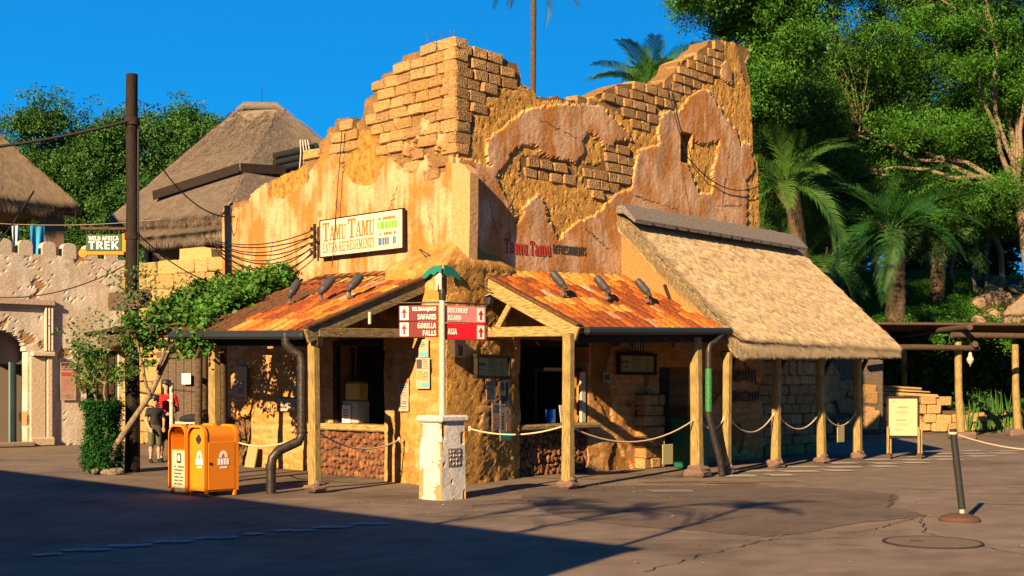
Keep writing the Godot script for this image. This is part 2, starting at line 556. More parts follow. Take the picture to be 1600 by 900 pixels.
const R_P2 := [-0.3, 5.62, 0.07, 5.60, 0.54, 5.61, 0.75, 5.56, 1.18, 5.58, 1.02, 5.48, 1.02, 5.29, 1.29, 5.01, 1.46, 4.76, 1.52, 4.60, 1.63, 4.70, 1.74, 4.98, 2.09, 5.22, 2.23, 5.09, 2.39, 4.81, 2.55, 4.56, 2.67, 4.42, 2.89, 4.61, 3.26, 4.83, 3.55, 4.92, 3.74, 4.98, 4.27, 5.41, 4.87, 5.65, 5.00, 6.18, 5.10, 6.43, 5.76, 6.63, 5.75, 7.16, 5.93, 7.32, 6.45, 7.44, 6.83, 7.82, 7.29, 8.03, 7.61, 8.04, 8.01, 7.69, 8.18, 7.53, 8.68, 7.32, 8.72, 6.99, 8.93, 7.14, 9.15, 7.10, 9.25, 6.83, 9.32, 6.6, 9.02, 6.31, 9.03, 5.30, 9.03, -1, -0.3, -1]
const R_INSET := [6.90, 6.90, 7.37, 6.85, 7.97, 7.06, 7.85, 6.73, 7.69, 6.34, 7.69, 5.87, 7.21, 5.78, 7.02, 5.98, 6.75, 6.40, 6.90, 6.61]
const R_TOPBIT := [8.01, 8.74, 8.22, 8.83, 8.47, 8.64, 8.41, 8.34, 8.18, 8.36, 8.01, 8.41]
const R_B := [
	[-0.1, 7.8, 0.9, 7.75, 1.9, 7.75, 1.85, 7.15, 1.25, 7.05, 0.95, 6.85, 0.62, 6.75, 0.5, 6.3, 0.42, 5.95, -0.1, 5.9],
	[3.75, 7.32, 4.5, 7.72, 5.8, 7.95, 6.5, 8.6, 6.9, 8.0, 6.4, 7.62, 5.85, 7.35, 5.5, 6.95, 5.0, 6.85, 4.6, 7.05, 4.2, 7.15],
	[6.3, 8.1, 7.0, 8.9, 7.5, 9.3, 8.1, 9.4, 8.05, 8.75, 7.85, 8.3, 7.3, 8.1, 6.9, 7.95],
	[8.62, 9.45, 9.25, 9.45, 9.3, 8.4, 8.95, 8.45, 8.75, 8.9],
	[1.63, 5.90, 2.56, 5.95, 3.1, 5.86, 3.3, 5.6, 2.56, 5.52, 1.63, 5.46],
	[3.36, 5.95, 4.0, 6.02, 4.06, 6.40, 4.73, 6.55, 4.97, 6.31, 4.87, 5.73, 4.46, 5.43, 3.87, 5.37, 3.36, 5.56],
	[2.1, 7.2, 3.7, 7.25, 3.7, 7.12, 2.1, 6.98]]

var pL_out; var pL_pl; var pL_bits := []; var pL_mud; var pL_mud2
var pR_out; var pR_p1; var pR_p2; var pR_inset; var pR_top; var pR_b := []

func mixc(a: Color, b: Color, t: float) -> Color:
	return a.lerp(b, clamp(t, 0.0, 1.0))

# weathered plaster: runs of rain stain, pale scoured patches, orange wash showing through
func plaster_colour(a: float, y: float, pale: Color, wash: Color, grey: Color) -> Color:
	var run := fb(a * 62.0, y * 5.0, 3.0)
	var patch := fb(a * 13.0, y * 9.0, 9.0)
	var fine := fb(a * 190.0, y * 150.0, 1.0)
	var c := mixc(wash, pale, 0.44 + run * 0.9 + patch * 1.7)
	c = mixc(c, grey, clamp(fb(a * 30.0, y * 4.5, 17.0) * 1.7 - 0.15, 0.0, 0.8))
	c = mixc(c, wash * 0.72, clamp(fb(a * 22.0, y * 18.0, 23.0) * 2.2 - 0.75, 0.0, 0.7))
	return c * (1.0 + fine * 0.14)

func left_kind(a: float, y: float) -> int:   # 0 plaster, 1 mud, 2 brick
	var wa := a + fb(a * 55.0, y * 55.0, 5.0) * 0.075 + fb(a * 210.0, y * 210.0, 5.0) * 0.035
	var wy := y + fb(a * 55.0, y * 55.0, 8.0) * 0.075 + fb(a * 210.0, y * 210.0, 8.0) * 0.035
	if inp(wa, wy, pL_pl): return 0
	for b in pL_bits:
		if inp(wa, wy, b): return 0
	if inp(wa, wy, pL_mud) or inp(wa, wy, pL_mud2): return 1
	return 2

func right_kind(a: float, y: float) -> int:
	var wa := a + fb(a * 55.0, y * 55.0, 25.0) * 0.075 + fb(a * 210.0, y * 210.0, 25.0) * 0.035
	var wy := y + fb(a * 55.0, y * 55.0, 28.0) * 0.075 + fb(a * 210.0, y * 210.0, 28.0) * 0.035
	if inp(wa, wy, pR_inset): return 1
	if inp(wa, wy, pR_p2) or inp(wa, wy, pR_p1) or inp(wa, wy, pR_top): return 0
	for b in pR_b:
		if inp(wa, wy, b): return 2
	return 1

func mud_depth(a: float, y: float) -> float:
	var lump := fb(a * 40.0, y * 22.0, 31.0)
	var d := -0.014 + lump * 0.012 + fb(a * 140.0, y * 90.0, 35.0) * 0.005
	if fb(a * 95.0, y * 48.0, 51.0) > 0.34: d -= 0.012
	return d

func crack(a: float, y: float, k: float) -> bool:
	return abs(fb(a * 9.0, y * 7.0, k)) < 0.006

func left_surf(a: float, y: float) -> Array:
	var kd := left_kind(a, y)
	var d: float
	var c: Color
	var rough := 0 if kd == 0 else 1
	if y < 3.2 and a > 3.2:
		rough = 0
		# thick orange render under the porch, cracked into blocks
		d = 0.04 + fb(a * 10.0, y * 10.0, 61.0) * 0.04 + fb(a * 60.0, y * 50.0, 62.0) * 0.012
		c = plaster_colour(a, y * 9.0, Color(0.66, 0.37, 0.14), Color(0.55, 0.235, 0.045), Color(0.48, 0.27, 0.12))
		if a > 6.1 and y < 1.05 + fb(a * 8.0, y * 8.0, 66.0) * 0.25:
			rough = 1
			d = -0.05 + fb(a * 20.0, y * 20.0, 67.0) * 0.1
			c = Color(0.30, 0.16, 0.07) * (1.0 + fb(a * 30.0, y * 30.0, 69.0) * 0.5)
	elif kd == 0:
		d = 0.022 + fb(a * 14.0, y * 14.0, 41.0) * 0.012 + fb(a * 90.0, y * 60.0, 42.0) * 0.004
		c = plaster_colour(a, y, Color(0.66, 0.41, 0.215), Color(0.48, 0.19, 0.038), Color(0.46, 0.27, 0.125))
	elif kd == 1:
		d = mud_depth(a, y)
		c = Color(0.62, 0.31, 0.06) * (1.0 + fb(a * 80.0, y * 60.0, 45.0) * 0.7)
	else:
		d = -0.028 + fb(a * 18.0, y * 18.0, 47.0) * 0.02
		c = Color(0.36, 0.20, 0.075) * (1.0 + fb(a * 30.0, y * 30.0, 48.0) * 0.4)
	if a < 0.1: d = lerp(d, 0.03, clamp((0.1 - a) / 0.1, 0.0, 1.0))
	return [d, Color(c.r, c.g, c.b), rough]

func right_surf(a: float, y: float) -> Array:
	var kd := right_kind(a, y)
	var d: float
	var c: Color
	var rough := 0 if kd == 0 else 1
	if y < 2.9:
		rough = 0
		d = 0.03 + fb(a * 10.0, y * 10.0, 71.0) * 0.04 + fb(a * 60.0, y * 50.0, 72.0) * 0.012
		c = plaster_colour(a, y * 9.0, Color(0.60, 0.33, 0.13), Color(0.50, 0.215, 0.045), Color(0.40, 0.22, 0.10))
		if fb(a * 7.0, y * 6.0, 79.0) > 0.16 and a > 3.6:
			rough = 1
			d = mud_depth(a, y)
			c = Color(0.48, 0.23, 0.06) * (1.0 + fb(a * 24.0, y * 24.0, 76.0) * 0.4)
	elif kd == 0:
		d = 0.022 + fb(a * 14.0, y * 14.0, 81.0) * 0.010 + fb(a * 90.0, y * 60.0, 82.0) * 0.004
		c = plaster_colour(a, y, Color(0.70, 0.43, 0.235), Color(0.52, 0.22, 0.055), Color(0.42, 0.285, 0.175))
	elif kd == 1:
		d = mud_depth(a, y)
		c = Color(0.80, 0.42, 0.095) * (1.0 + fb(a * 80.0, y * 60.0, 85.0) * 0.7)
	else:
		d = -0.028 + fb(a * 18.0, y * 18.0, 87.0) * 0.02
		c = Color(0.36, 0.20, 0.075) * (1.0 + fb(a * 30.0, y * 30.0, 88.0) * 0.4)
	if a < 0.1: d = lerp(d, 0.03, clamp((0.1 - a) / 0.1, 0.0, 1.0))
	return [d, Color(c.r, c.g, c.b), rough]

func left_inside(a: float, y: float) -> bool:
	if not inp(a, y, pL_out): return false
	if a < 0.06 and y > 5.5: return false
	if a > 1.25 and a < 3.28 and y < 2.5: return false
	return true

func right_inside(a: float, y: float) -> bool:
	if not inp(a, y, pR_out): return false
	if a < 0.06 and y > 5.5: return false
	if a > 1.5 and a < 3.5 and y < 2.5: return false
	if a > 6.51 and a < 6.90 and y > 6.38 and y < 7.03: return false
	if a > 5.75 and a < 6.75 and y < 2.05: return false
	return true

# rough blocks laid in courses where the plaster has gone
func lay_bricks(parent: Node, side: int, a0: float, a1: float, y0: float, y1: float, ch: float, kindf: Callable, outl: PackedVector2Array, lmin: float, lmax: float, meshes: Array) -> int:
	var count := 0
	var y := y0
	while y < y1:
		var a := a0 + rng.randf_range(-0.1, 0.1)
		if a0 < 0.0: a = a0 + 0.03
		var first := true
		while a < a1:
			var l := rng.randf_range(lmin, lmax)
			var ac := a + l * 0.5
			var yc := y + ch * 0.5
			var ok := false
			if kindf.call(ac, yc) == 2 and kindf.call(a + l * 0.2, yc) == 2:
				ok = inp(ac, yc + ch * 0.1, outl) and inp(a + l * 0.1, yc - ch * 0.4, outl) and inp(a + l * 0.9, yc - ch * 0.4, outl)
			if ok:
				var dep := 0.34
				var proud := rng.randf_range(0.0, 0.028) + (0.012 if side == 0 else 0.0)
				var hh := ch * rng.randf_range(0.92, 0.99)
				var b := Basis.from_euler(Vector3(rng.randf_range(-0.03, 0.03), rng.randf_range(-0.04, 0.04), rng.randf_range(-0.035, 0.035)))
				var size := Vector3(l * 0.975, hh, dep) if side == 1 else Vector3(dep, hh, l * 0.975)
				var o := partm(parent, "brick", meshes[rng.randi() % meshes.size()], M["brick%d" % (rng.randi() % 5)], Transform3D(b.scaled_local(size), wp(side, ac, yc, proud - dep * 0.5)))
				count += 1
			a += l
			first = false
		y += ch
	return count

func brick_meshes(n: int) -> Array:
	var out := []
	for i in n:
		var m := MB.new()
		box(m, Transform3D.IDENTITY, Vector3.ONE, rng.randf_range(0.06, 0.11), WHITE, 0.045)
		out.append(m.mesh())
	return out

func corner_pier(b: Node) -> MeshInstance3D:
	var low := [[-0.05, 1.22], [-0.45, 1.2], [-0.68, 1.1], [-0.74, 0.7], [-0.78, 0.3], [-0.79, -0.1], [-0.78, -0.44], [-0.70, -0.53], [-0.3, -0.53], [0.2, -0.48], [0.7, -0.38], [1.2, -0.25], [1.5, -0.12], [1.5, 0.3]]
	var top := [[-0.05, 0.6], [-0.05, 0.55], [-0.06, 0.5], [-0.07, 0.4], [-0.08, 0.25], [-0.07, 0.1], [-0.06, 0.02], [0.0, -0.07], [0.1, -0.07], [0.2, -0.07], [0.3, -0.07], [0.4, -0.07], [0.45, -0.06], [0.5, 0.1]]
	var P := []
	var rows := 130
	var cl := 12
	var cols := (low.size() - 1) * cl
	var K := []
	var G := []
	for j in rows + 1:
		var y := 4.15 * j / rows
		var t := smoothstep(3.68, 4.15, y)
		var spread := smoothstep(2.42, 2.55, y)
		var ring := []
		var kr := []
		var gr := []
		for i in cols + 1:
			var seg: int = min(i / cl, low.size() - 2)
			var fr := float(i - seg * cl) / cl
			var a := Vector2(lerp(low[seg][0], low[seg + 1][0], fr), lerp(low[seg][1], low[seg + 1][1], fr))
			var e := Vector2(lerp(top[seg][0], top[seg + 1][0], fr), lerp(top[seg][1], top[seg + 1][1], fr))
			var q := a.lerp(e, t)
			var f := float(i) / cols
			var d := fb(f * 60.0, y * 14.0, 91.0) * 0.026 + fb(f * 300.0, y * 80.0, 92.0) * 0.008
			var c := plaster_colour(f * 4.0, y * 5.0, Color(0.64, 0.36, 0.13), Color(0.57, 0.25, 0.05), Color(0.50, 0.27, 0.10))
			var rough := fb(f * 60.0, y * 12.0, 95.0) + (0.25 if f > 0.5 else -0.2) + (0.15 if y < 1.2 else 0.0) + (0.12 if y > 2.7 else 0.0)
			rough += smoothstep(3.5, 3.75, y) * 0.5
			gr.append(1 if rough > 0.16 and f < 0.93 else 0)
			if rough > 0.16 and f < 0.93:
				d += mud_depth(f * 5.0, y) * 1.3
				c = Color(0.66, 0.34, 0.08) * (1.0 + fb(f * 200.0, y * 60.0, 96.0) * 0.45)
			var nrm := (q - Vector2(0.8, 0.9)).normalized()
			q += nrm * d * (1.0 - 0.6 * t)
			ring.append(Vector3(q.x, y, -q.y))
			kr.append(Color(c.r, c.g, c.b))
		P.append(ring); K.append(kr); G.append(gr)
	var m := MB.new()
	var N := []
	for j in rows + 1:
		var nr := []
		for i in cols + 1:
			var dx: Vector3 = P[j][min(i + 1, cols)] - P[j][max(i - 1, 0)]
			var dy: Vector3 = P[min(j + 1, rows)][i] - P[max(j - 1, 0)][i]
			nr.append(dx.cross(dy).normalized())
		N.append(nr)
	var mc := MB.new()
	var ms := m
	for j in rows:
		for i in cols:
			m = mc if G[j][i] + G[j + 1][i] + G[j][i + 1] + G[j + 1][i + 1] >= 3 else ms
			for q in [[0, 0], [1, 1], [0, 1], [0, 0], [1, 0], [1, 1]]:
				m.v.append(P[j + q[0]][i + q[1]]); m.n.append(N[j + q[0]][i + q[1]]); m.c.append(K[j + q[0]][i + q[1]])
	var o := part(b, "corner_pier", mc, M.mud)
	part(o, "plaster", ms, M.wall)
	return o

# rounded field stones set in a counter front; a and y range, outwards plane at depth d
func stone_front(parent: Node, side: int, a0: float, a1: float, y1: float, d: float) -> void:
	var m := MB.new()
	var ctr := wp(side, (a0 + a1) * 0.5, y1 * 0.5, d - 0.2)
	var size := Vector3(a1 - a0, y1, 0.36) if side == 1 else Vector3(0.36, y1, a1 - a0)
	box(m, T(ctr), size)
	var f := part(parent, "counter_front", m, M.mortar)
	var meshes := []
	for i in 6:
		var g := MB.new()
		var k := rng.randi_range(5, 7)
		var pts := []
		var pts2 := []
		for j in k:
			var an := TAU * j / k + rng.randf_range(-0.25, 0.25)
			var r := rng.randf_range(0.42, 0.56)
			pts.append(Vector3(cos(an) * r, sin(an) * r, 0))
			pts2.append(Vector3(cos(an) * r * 0.72, sin(an) * r * 0.72, rng.randf_range(0.4, 0.55)))
		var top := Vector3(rng.randf_range(-0.1, 0.1), rng.randf_range(-0.1, 0.1), 0.6)
		for j in k:
			var j1: int = (j + 1) % k
			g.quad_out(pts[j], pts[j1], pts2[j1], pts2[j], pts[j] + pts[j1])
			g.tri_out(pts2[j], pts2[j1], top, Vector3(0, 0, 1))
		meshes.append(g.mesh())
	var y := 0.05
	var row := 0
	while y < y1 - 0.04:
		var a := a0 + 0.06 + (0.05 if row % 2 else 0.0)
		while a < a1 - 0.03:
			var w := rng.randf_range(0.09, 0.18)
			var hgt := rng.randf_range(0.10, 0.20)
			var b := Basis(Vector3(0, 0, 1), rng.randf_range(-1.5, 1.5)).scaled(Vector3(w, hgt, rng.randf_range(0.09, 0.16)))
			if side == 0: b = Basis(UPV, -PI / 2) * b
			partm(f, "stone", meshes[rng.randi() % 6], M["rock%d" % (rng.randi() % 3)], Transform3D(b, wp(side, a + w * 0.4, y + rng.randf_range(-0.045, 0.045), d - 0.025)))
			a += w * 0.82
		y += 0.115
		row += 1

func tile_mesh(sd: int) -> ArrayMesh:
	var m := MB.new()
	var w := 0.245
	var l := 0.40
	var k := 5
	var up := []
	for i in k + 1:
		var x: float = -w * 0.5 + w * i / k
		up.append(Vector2(x, 0.028 * (1.0 - pow(2.0 * i / k - 1.0, 2.0)) + rng.randf_range(-0.003, 0.003)))
	var skew := rng.randf_range(-0.012, 0.012)
	for i in k:
		var a: Vector2 = up[i]
		var b: Vector2 = up[i + 1]
		m.quad_out(Vector3(a.x * 0.9, a.y * 0.8, 0), Vector3(b.x * 0.9, b.y * 0.8, 0), Vector3(b.x, b.y + 0.01, l + skew), Vector3(a.x, a.y + 0.01, l - skew), UPV)
		m.quad_out(Vector3(a.x, a.y + 0.01, l - skew), Vector3(b.x, b.y + 0.01, l + skew), Vector3(b.x, b.y - 0.028, l + skew), Vector3(a.x, a.y - 0.028, l - skew), Vector3(0, 0, 1))
	return m.mesh()

# tiles laid over a sloping deck: top edge p0 -> p1, bottom edge q0 -> q1
func tiled(deck: Node, p0: Vector3, p1: Vector3, q0: Vector3, q1: Vector3, cols: int, rows: int, meshes: Array, old: Callable) -> void:
	for r in range(rows - 1, -1, -1):
		var band := rng.randf()
		for c in cols:
			var f := (c + 0.5) / cols
			var g := float(r) / rows
			var top := p0.lerp(p1, f).lerp(q0.lerp(q1, f), g)
			var x := (p1 - p0).normalized()
			var z := (q0.lerp(q1, f) - p0.lerp(p1, f)).normalized()
			var n := z.cross(x).normalized()
			if n.y < 0: n = -n
			var bx := Basis(n.cross(z).normalized(), n, z)
			bx = bx * Basis.from_euler(Vector3(0.115, rng.randf_range(-0.05, 0.05), rng.randf_range(-0.03, 0.03)))
			var sl := (q0 - p0).length() / rows / 0.34
			var ww := (p1 - p0).length() / cols / 0.235
			var mi := 0
			var q := fb(f * 16.0 + band * 6.0, r * 9.7, 5.0) * 0.9 + rng.randf_range(-0.27, 0.27)
			if q > 0.36: mi = 3
			elif q > 0.14: mi = 1
			elif q < -0.44: mi = 4 if rng.randf() < 0.7 else 5
			elif q < -0.10: mi = 2
			var mt: Material = M["tile%d" % mi]
			if old.call(f, g): mt = M.tile_old
			partm(deck, "tile", meshes[rng.randi() % meshes.size()], mt, Transform3D(bx.scaled_local(Vector3(ww, 1.0, sl)), top + n * 0.045))

func porch_post(b: Node, s: float, t: float, h: float, w: float, foot := 0.3) -> void:
	var m := MB.new()
	var base := Vector3(s, 0, -t)
	var lean := Vector3(rng.randf_range(-0.03, 0.03), 0, rng.randf_range(-0.03, 0.03))
	var pts := []
	for i in 6:
		var f := i / 5.0
		pts.append(base + Vector3(0, 0.12 + (h - 0.12) * f, 0) + lean * f)
	var hw := w * 0.5
	for i in 5:
		var k0 := hw * (1.12 - 0.12 * minf(1.0, i * 0.5))
		var k1 := hw * (1.12 - 0.12 * minf(1.0, (i + 1) * 0.5))
		var cs := [Vector3(-1, 0, -0.6), Vector3(-0.6, 0, -1), Vector3(0.6, 0, -1), Vector3(1, 0, -0.6), Vector3(1, 0, 0.6), Vector3(0.6, 0, 1), Vector3(-0.6, 0, 1), Vector3(-1, 0, 0.6)]
		for j in 8:
			var a: Vector3 = cs[j]
			var e: Vector3 = cs[(j + 1) % 8]
			m.quad_out(pts[i] + a * k0, pts[i] + e * k0, pts[i + 1] + e * k1, pts[i + 1] + a * k1, a + e)
	m.quad_out(pts[5] + Vector3(-hw, 0, -hw), pts[5] + Vector3(hw, 0, -hw), pts[5] + Vector3(hw, 0, hw), pts[5] + Vector3(-hw, 0, hw), UPV)
	var p := part(b, "post", m, M.post)
	if foot > 0.0:
		var f := MB.new()
		box(f, T(base + Vector3(0, 0.07, 0), Basis(UPV, rng.randf_range(-0.2, 0.2))), Vector3(foot, 0.15, foot), 0.05, WHITE, 0.03)
		box(f, T(base + Vector3(0.02, 0.15, 0.02), Basis(UPV, rng.randf_range(-0.3, 0.3))), Vector3(foot * 0.75, 0.12, foot * 0.75), 0.04, WHITE, 0.03)
		part(p, "footing", f, M.footing)

func bar(m: MB, a: Vector3, e: Vector3, w: float, h: float, bev := 0.01) -> void:
	var d := (e - a)
	var z := d.normalized()
	var x := UPV.cross(z)
	if x.length() < 0.01: x = Vector3.RIGHT
	x = x.normalized()
	box(m, Transform3D(Basis(x, z.cross(x), z), (a + e) * 0.5), Vector3(w, h, d.length()), bev)

func straw_tuft(n: int, l: float, spread: float) -> ArrayMesh:
	var m := MB.new()
	for i in n:
		var x := rng.randf_range(-spread, spread)
		var w := rng.randf_range(0.0035, 0.0075)
		var k := rng.randf_range(-0.05, 0.05)
		var ll := l * rng.randf_range(0.7, 1.1)
		var y0 := rng.randf_range(0.0, 0.012)
		var a := Vector3(x - w, y0, 0)
		var b := Vector3(x + w, y0, 0)
		var e := Vector3(x + k, y0 + rng.randf_range(0.0, 0.012), ll)
		var sh := rng.randf_range(0.75, 1.1)
		m.tri_out(a, b, e, UPV, Color(sh, sh, sh))
	return m.mesh()

# straw over a slope: frame (origin, x along the eave, z down the slope), u x v metres
func straw_cover(parent: Node, o: Vector3, x: Vector3, z: Vector3, lu0: float, lu1: float, lv: float, per: float, col: Color, tufts: Array, hang := 0.0) -> void:
	var n := z.cross(x).normalized()
	if n.y < 0: n = -n
	var xfs := []
	var cols := []
	var area := (lu0 + lu1) * 0.5 * lv
	for i in int(area * per):
		var g := rng.randf()
		var f := rng.randf_range(-0.5, 0.5)
		var wid: float = lerp(lu0, lu1, g)
		var p := o + x * f * wid + z * g * lv + n * rng.randf_range(0.0, 0.01)
		var b := Basis(n.cross(z).normalized(), n, z) * Basis.from_euler(Vector3(rng.randf_range(-0.03, 0.015), rng.randf_range(-0.2, 0.2) + hang, rng.randf_range(-0.2, 0.2)))
		xfs.append(Transform3D(b.scaled_local(Vector3.ONE * rng.randf_range(0.8, 1.3)), p))
		var k := rng.randf_range(0.62, 1.12)
		cols.append(Color(col.r * k, col.g * k * rng.randf_range(0.95, 1.03), col.b * k * rng.randf_range(0.85, 1.1)))
	# tufts of both kinds share one field
	many(parent, "straw", tufts[0], M.straw, xfs, cols)

func build_building() -> void:
	pL_out = poly(L_OUT); pL_pl = poly(L_PLASTER); pL_mud = poly(L_MUD); pL_mud2 = poly(L_MUD2)
	for k in L_BITS: pL_bits.append(poly(k))
	pR_out = poly(R_OUT); pR_p1 = poly(R_P1); pR_p2 = poly(R_P2); pR_inset = poly(R_INSET); pR_top = poly(R_TOPBIT)
	for k in R_B: pR_b.append(poly(k))
	var b := thing("ruined_building", "crumbling orange adobe ruin with brick top, tiled porches and a thatched lean-to", "building", BT)
	var rl := relief(0, -0.03, 7.2, 7.72, 0.026, left_inside, left_surf)
	var wl := part(b, "wall", rl[1], M.mud)
	part(wl, "plaster", rl[0], M.wall)
	var rr := relief(1, -0.03, 9.62, 9.45, 0.027, right_inside, right_surf)
	var wr := part(b, "wall", rr[1], M.mud)
	part(wr, "plaster", rr[0], M.wall)
	var bm := brick_meshes(12)
	var n1 := lay_bricks(wl, 0, -0.05, 7.2, 5.29, 7.72, 0.203, left_kind, pL_out, 0.30, 0.52, bm)
	var n2 := lay_bricks(wr, 1, -0.05, 9.5, 5.29, 9.4, 0.195, right_kind, pR_out, 0.28, 0.46, bm)
	print("bricks ", n1, " ", n2)
	# the far side and the back so that the ruin is a volume
	var m := MB.new()
	box(m, T(Vector3(4.8, 2.3, -7.0)), Vector3(9.4, 4.6, 0.4))
	box(m, T(Vector3(9.35, 3.4, -3.7)), Vector3(0.4, 6.8, 6.4))
	part(b, "rear_wall", m, M["brick1"])
	# thin fin of plaster that stands out past the corner
	m = MB.new()
	prism(m, T(Vector3(-0.05, 0, 0), Basis(Vector3(0, 0, 1), UPV, Vector3(-1, 0, 0))), poly([-0.05, 3.3, 0.36, 3.3, 0.40, 4.5, 0.41, 5.30, 0.30, 5.42, 0.16, 5.50, -0.05, 5.52]), -0.2, Color(0.56, 0.33, 0.14))
	part(b, "plaster_fin", m, M.wall)
	var pier := corner_pier(b)
	# painted tree emblem wrapped round the pier's edge
	var green := Color(0.015, 0.17, 0.12)
	m = MB.new()
	var fl := Transform3D(Basis(Vector3(0, 0, 1), UPV, Vector3(-1, 0, 0)), Vector3(-0.845, 3.5, 0.56))
	prism(m, fl, poly([-0.54, -0.10, -0.50, 0.0, -0.42, 0.05, -0.36, 0.10, -0.22, 0.15, 0.0, 0.17, 0.0, 0.03, -0.10, 0.06, -0.18, 0.0, -0.26, 0.04, -0.36, -0.02, -0.46, -0.05, -0.50, -0.10]), 0.012, green)
	prism(m, fl, poly([-0.17, -0.02, -0.05, 0.04, 0.0, 0.02, 0.0, -0.24, -0.05, -0.24, -0.07, -0.12, -0.11, -0.24, -0.15, -0.24, -0.13, -0.10]), 0.011, Color(0.42, 0.40, 0.33))
	var fr := Transform3D(Basis(Vector3(1, 0, -0.05).normalized(), UPV, Vector3(0.05, 0, 1).normalized()), Vector3(-0.845, 3.5, 0.605))
	prism(m, fr, poly([0.0, 0.17, 0.18, 0.14, 0.32, 0.06, 0.42, -0.09, 0.30, -0.04, 0.15, 0.0, 0.08, -0.03, 0.0, 0.02]), 0.012, green)
	part(pier, "painted_tree", m, M.print)
	# counters and their dark rooms
	stone_front(b, 0, 1.24, 3.32, 0.84, 0.36)
	stone_front(b, 1, 1.50, 3.52, 0.84, -0.05)
	m = MB.new()
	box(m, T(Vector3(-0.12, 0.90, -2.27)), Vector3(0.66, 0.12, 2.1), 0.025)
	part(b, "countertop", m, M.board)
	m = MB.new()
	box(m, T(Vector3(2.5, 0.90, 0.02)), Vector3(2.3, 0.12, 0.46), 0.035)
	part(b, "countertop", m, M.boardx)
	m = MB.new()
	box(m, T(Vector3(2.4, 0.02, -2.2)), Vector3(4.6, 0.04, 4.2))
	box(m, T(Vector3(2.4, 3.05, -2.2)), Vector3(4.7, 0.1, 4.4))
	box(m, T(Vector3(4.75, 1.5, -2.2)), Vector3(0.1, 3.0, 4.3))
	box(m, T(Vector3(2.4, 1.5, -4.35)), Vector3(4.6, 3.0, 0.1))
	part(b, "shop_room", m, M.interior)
	# frames round the openings
	m = MB.new()
	bar(m, Vector3(-0.04, 0.96, -3.26), Vector3(-0.04, 2.5, -3.26), 0.08, 0.14)
	bar(m, Vector3(-0.04, 2.47, -1.2), Vector3(-0.04, 2.47, -3.3), 0.14, 0.1)
	bar(m, Vector3(0.1, 0.96, -2.95), Vector3(0.1, 2.4, -2.95), 0.06, 0.06)
	part(b, "window_frame", m, M.darkwood)
	m = MB.new()
	bar(m, Vector3(1.55, 0.96, -0.02), Vector3(1.55, 2.48, -0.02), 0.1, 0.1)
	bar(m, Vector3(1.5, 2.46, 0.0), Vector3(3.5, 2.46, 0.0), 0.1, 0.1)
	bar(m, Vector3(2.15, 0.96, -0.12), Vector3(2.15, 1.95, -0.12), 0.05, 0.06)
	bar(m, Vector3(2.1, 1.97, -0.1), Vector3(3.42, 1.97, -0.1), 0.05, 0.07)
	part(b, "window_frame", m, M.darkwood)
	m = MB.new()
	box(m, T(Vector3(3.36, 1.45, 0.0)), Vector3(0.13, 0.98, 0.06), 0.01)
	part(b, "shutter_edge", m, M.white_paint)
	m = MB.new()
	box(m, T(Vector3(3.18, 1.4, -0.09)), Vector3(0.2, 0.9, 0.04), 0.01, Color(0.7, 0.3, 0.03))
	part(b, "orange_panel", m, M.print)
	# niche behind the small high window, and the doorway
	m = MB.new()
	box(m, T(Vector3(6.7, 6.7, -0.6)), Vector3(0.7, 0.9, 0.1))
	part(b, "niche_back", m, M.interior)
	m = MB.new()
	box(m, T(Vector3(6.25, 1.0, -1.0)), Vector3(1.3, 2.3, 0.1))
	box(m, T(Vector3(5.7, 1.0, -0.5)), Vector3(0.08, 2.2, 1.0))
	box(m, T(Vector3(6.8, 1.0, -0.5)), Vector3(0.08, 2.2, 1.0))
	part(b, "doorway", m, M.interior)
	# block pilaster beside the doorway
	m = MB.new()
	box(m, T(Vector3(5.3, 0.75, 0.1)), Vector3(0.66, 1.5, 0.24))
	var pil := part(b, "pilaster", m, M.mortar)
	var yy := 0.0
	var rowi := 0
	while yy < 1.45:
		var xx := 4.96 + (0.0 if rowi % 2 else -0.14)
		while xx < 5.62:
			var l := rng.randf_range(0.26, 0.36)
			var x0: float = max(xx, 4.94)
			var x1: float = min(xx + l, 5.64)
			if x1 - x0 > 0.08:
				partm(pil, "block", bm[rng.randi() % 8], M["brick%d" % (rng.randi() % 3)], Transform3D(Basis.from_scale(Vector3((x1 - x0) * 0.98, 0.20, 0.3)), Vector3((x0 + x1) * 0.5, yy + 0.105, 0.12 + rng.randf_range(0, 0.02))))
			xx += l
		yy += 0.212
		rowi += 1
	# low block work along the right part of the shaded wall
	# ----- left porch -----
	var tm := []
	for i in 4: tm.append(tile_mesh(i))
	m = MB.new()
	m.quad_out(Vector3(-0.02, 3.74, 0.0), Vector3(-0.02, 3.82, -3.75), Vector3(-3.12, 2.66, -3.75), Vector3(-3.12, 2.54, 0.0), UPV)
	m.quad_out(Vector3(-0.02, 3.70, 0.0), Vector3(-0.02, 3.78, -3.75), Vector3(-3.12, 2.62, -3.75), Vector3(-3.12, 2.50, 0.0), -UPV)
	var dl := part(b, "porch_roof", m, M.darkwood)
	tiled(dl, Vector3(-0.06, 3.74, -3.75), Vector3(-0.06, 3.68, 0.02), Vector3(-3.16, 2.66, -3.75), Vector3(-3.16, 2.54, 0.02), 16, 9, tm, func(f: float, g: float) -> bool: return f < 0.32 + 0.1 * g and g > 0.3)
	m = MB.new()
	bar(m, Vector3(-0.55, 3.44, 0.05), Vector3(-3.22, 2.43, 0.05), 0.06, 0.22)
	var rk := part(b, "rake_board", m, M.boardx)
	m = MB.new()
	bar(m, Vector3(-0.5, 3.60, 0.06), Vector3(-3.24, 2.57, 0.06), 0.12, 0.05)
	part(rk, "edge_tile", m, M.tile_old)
	m = MB.new()
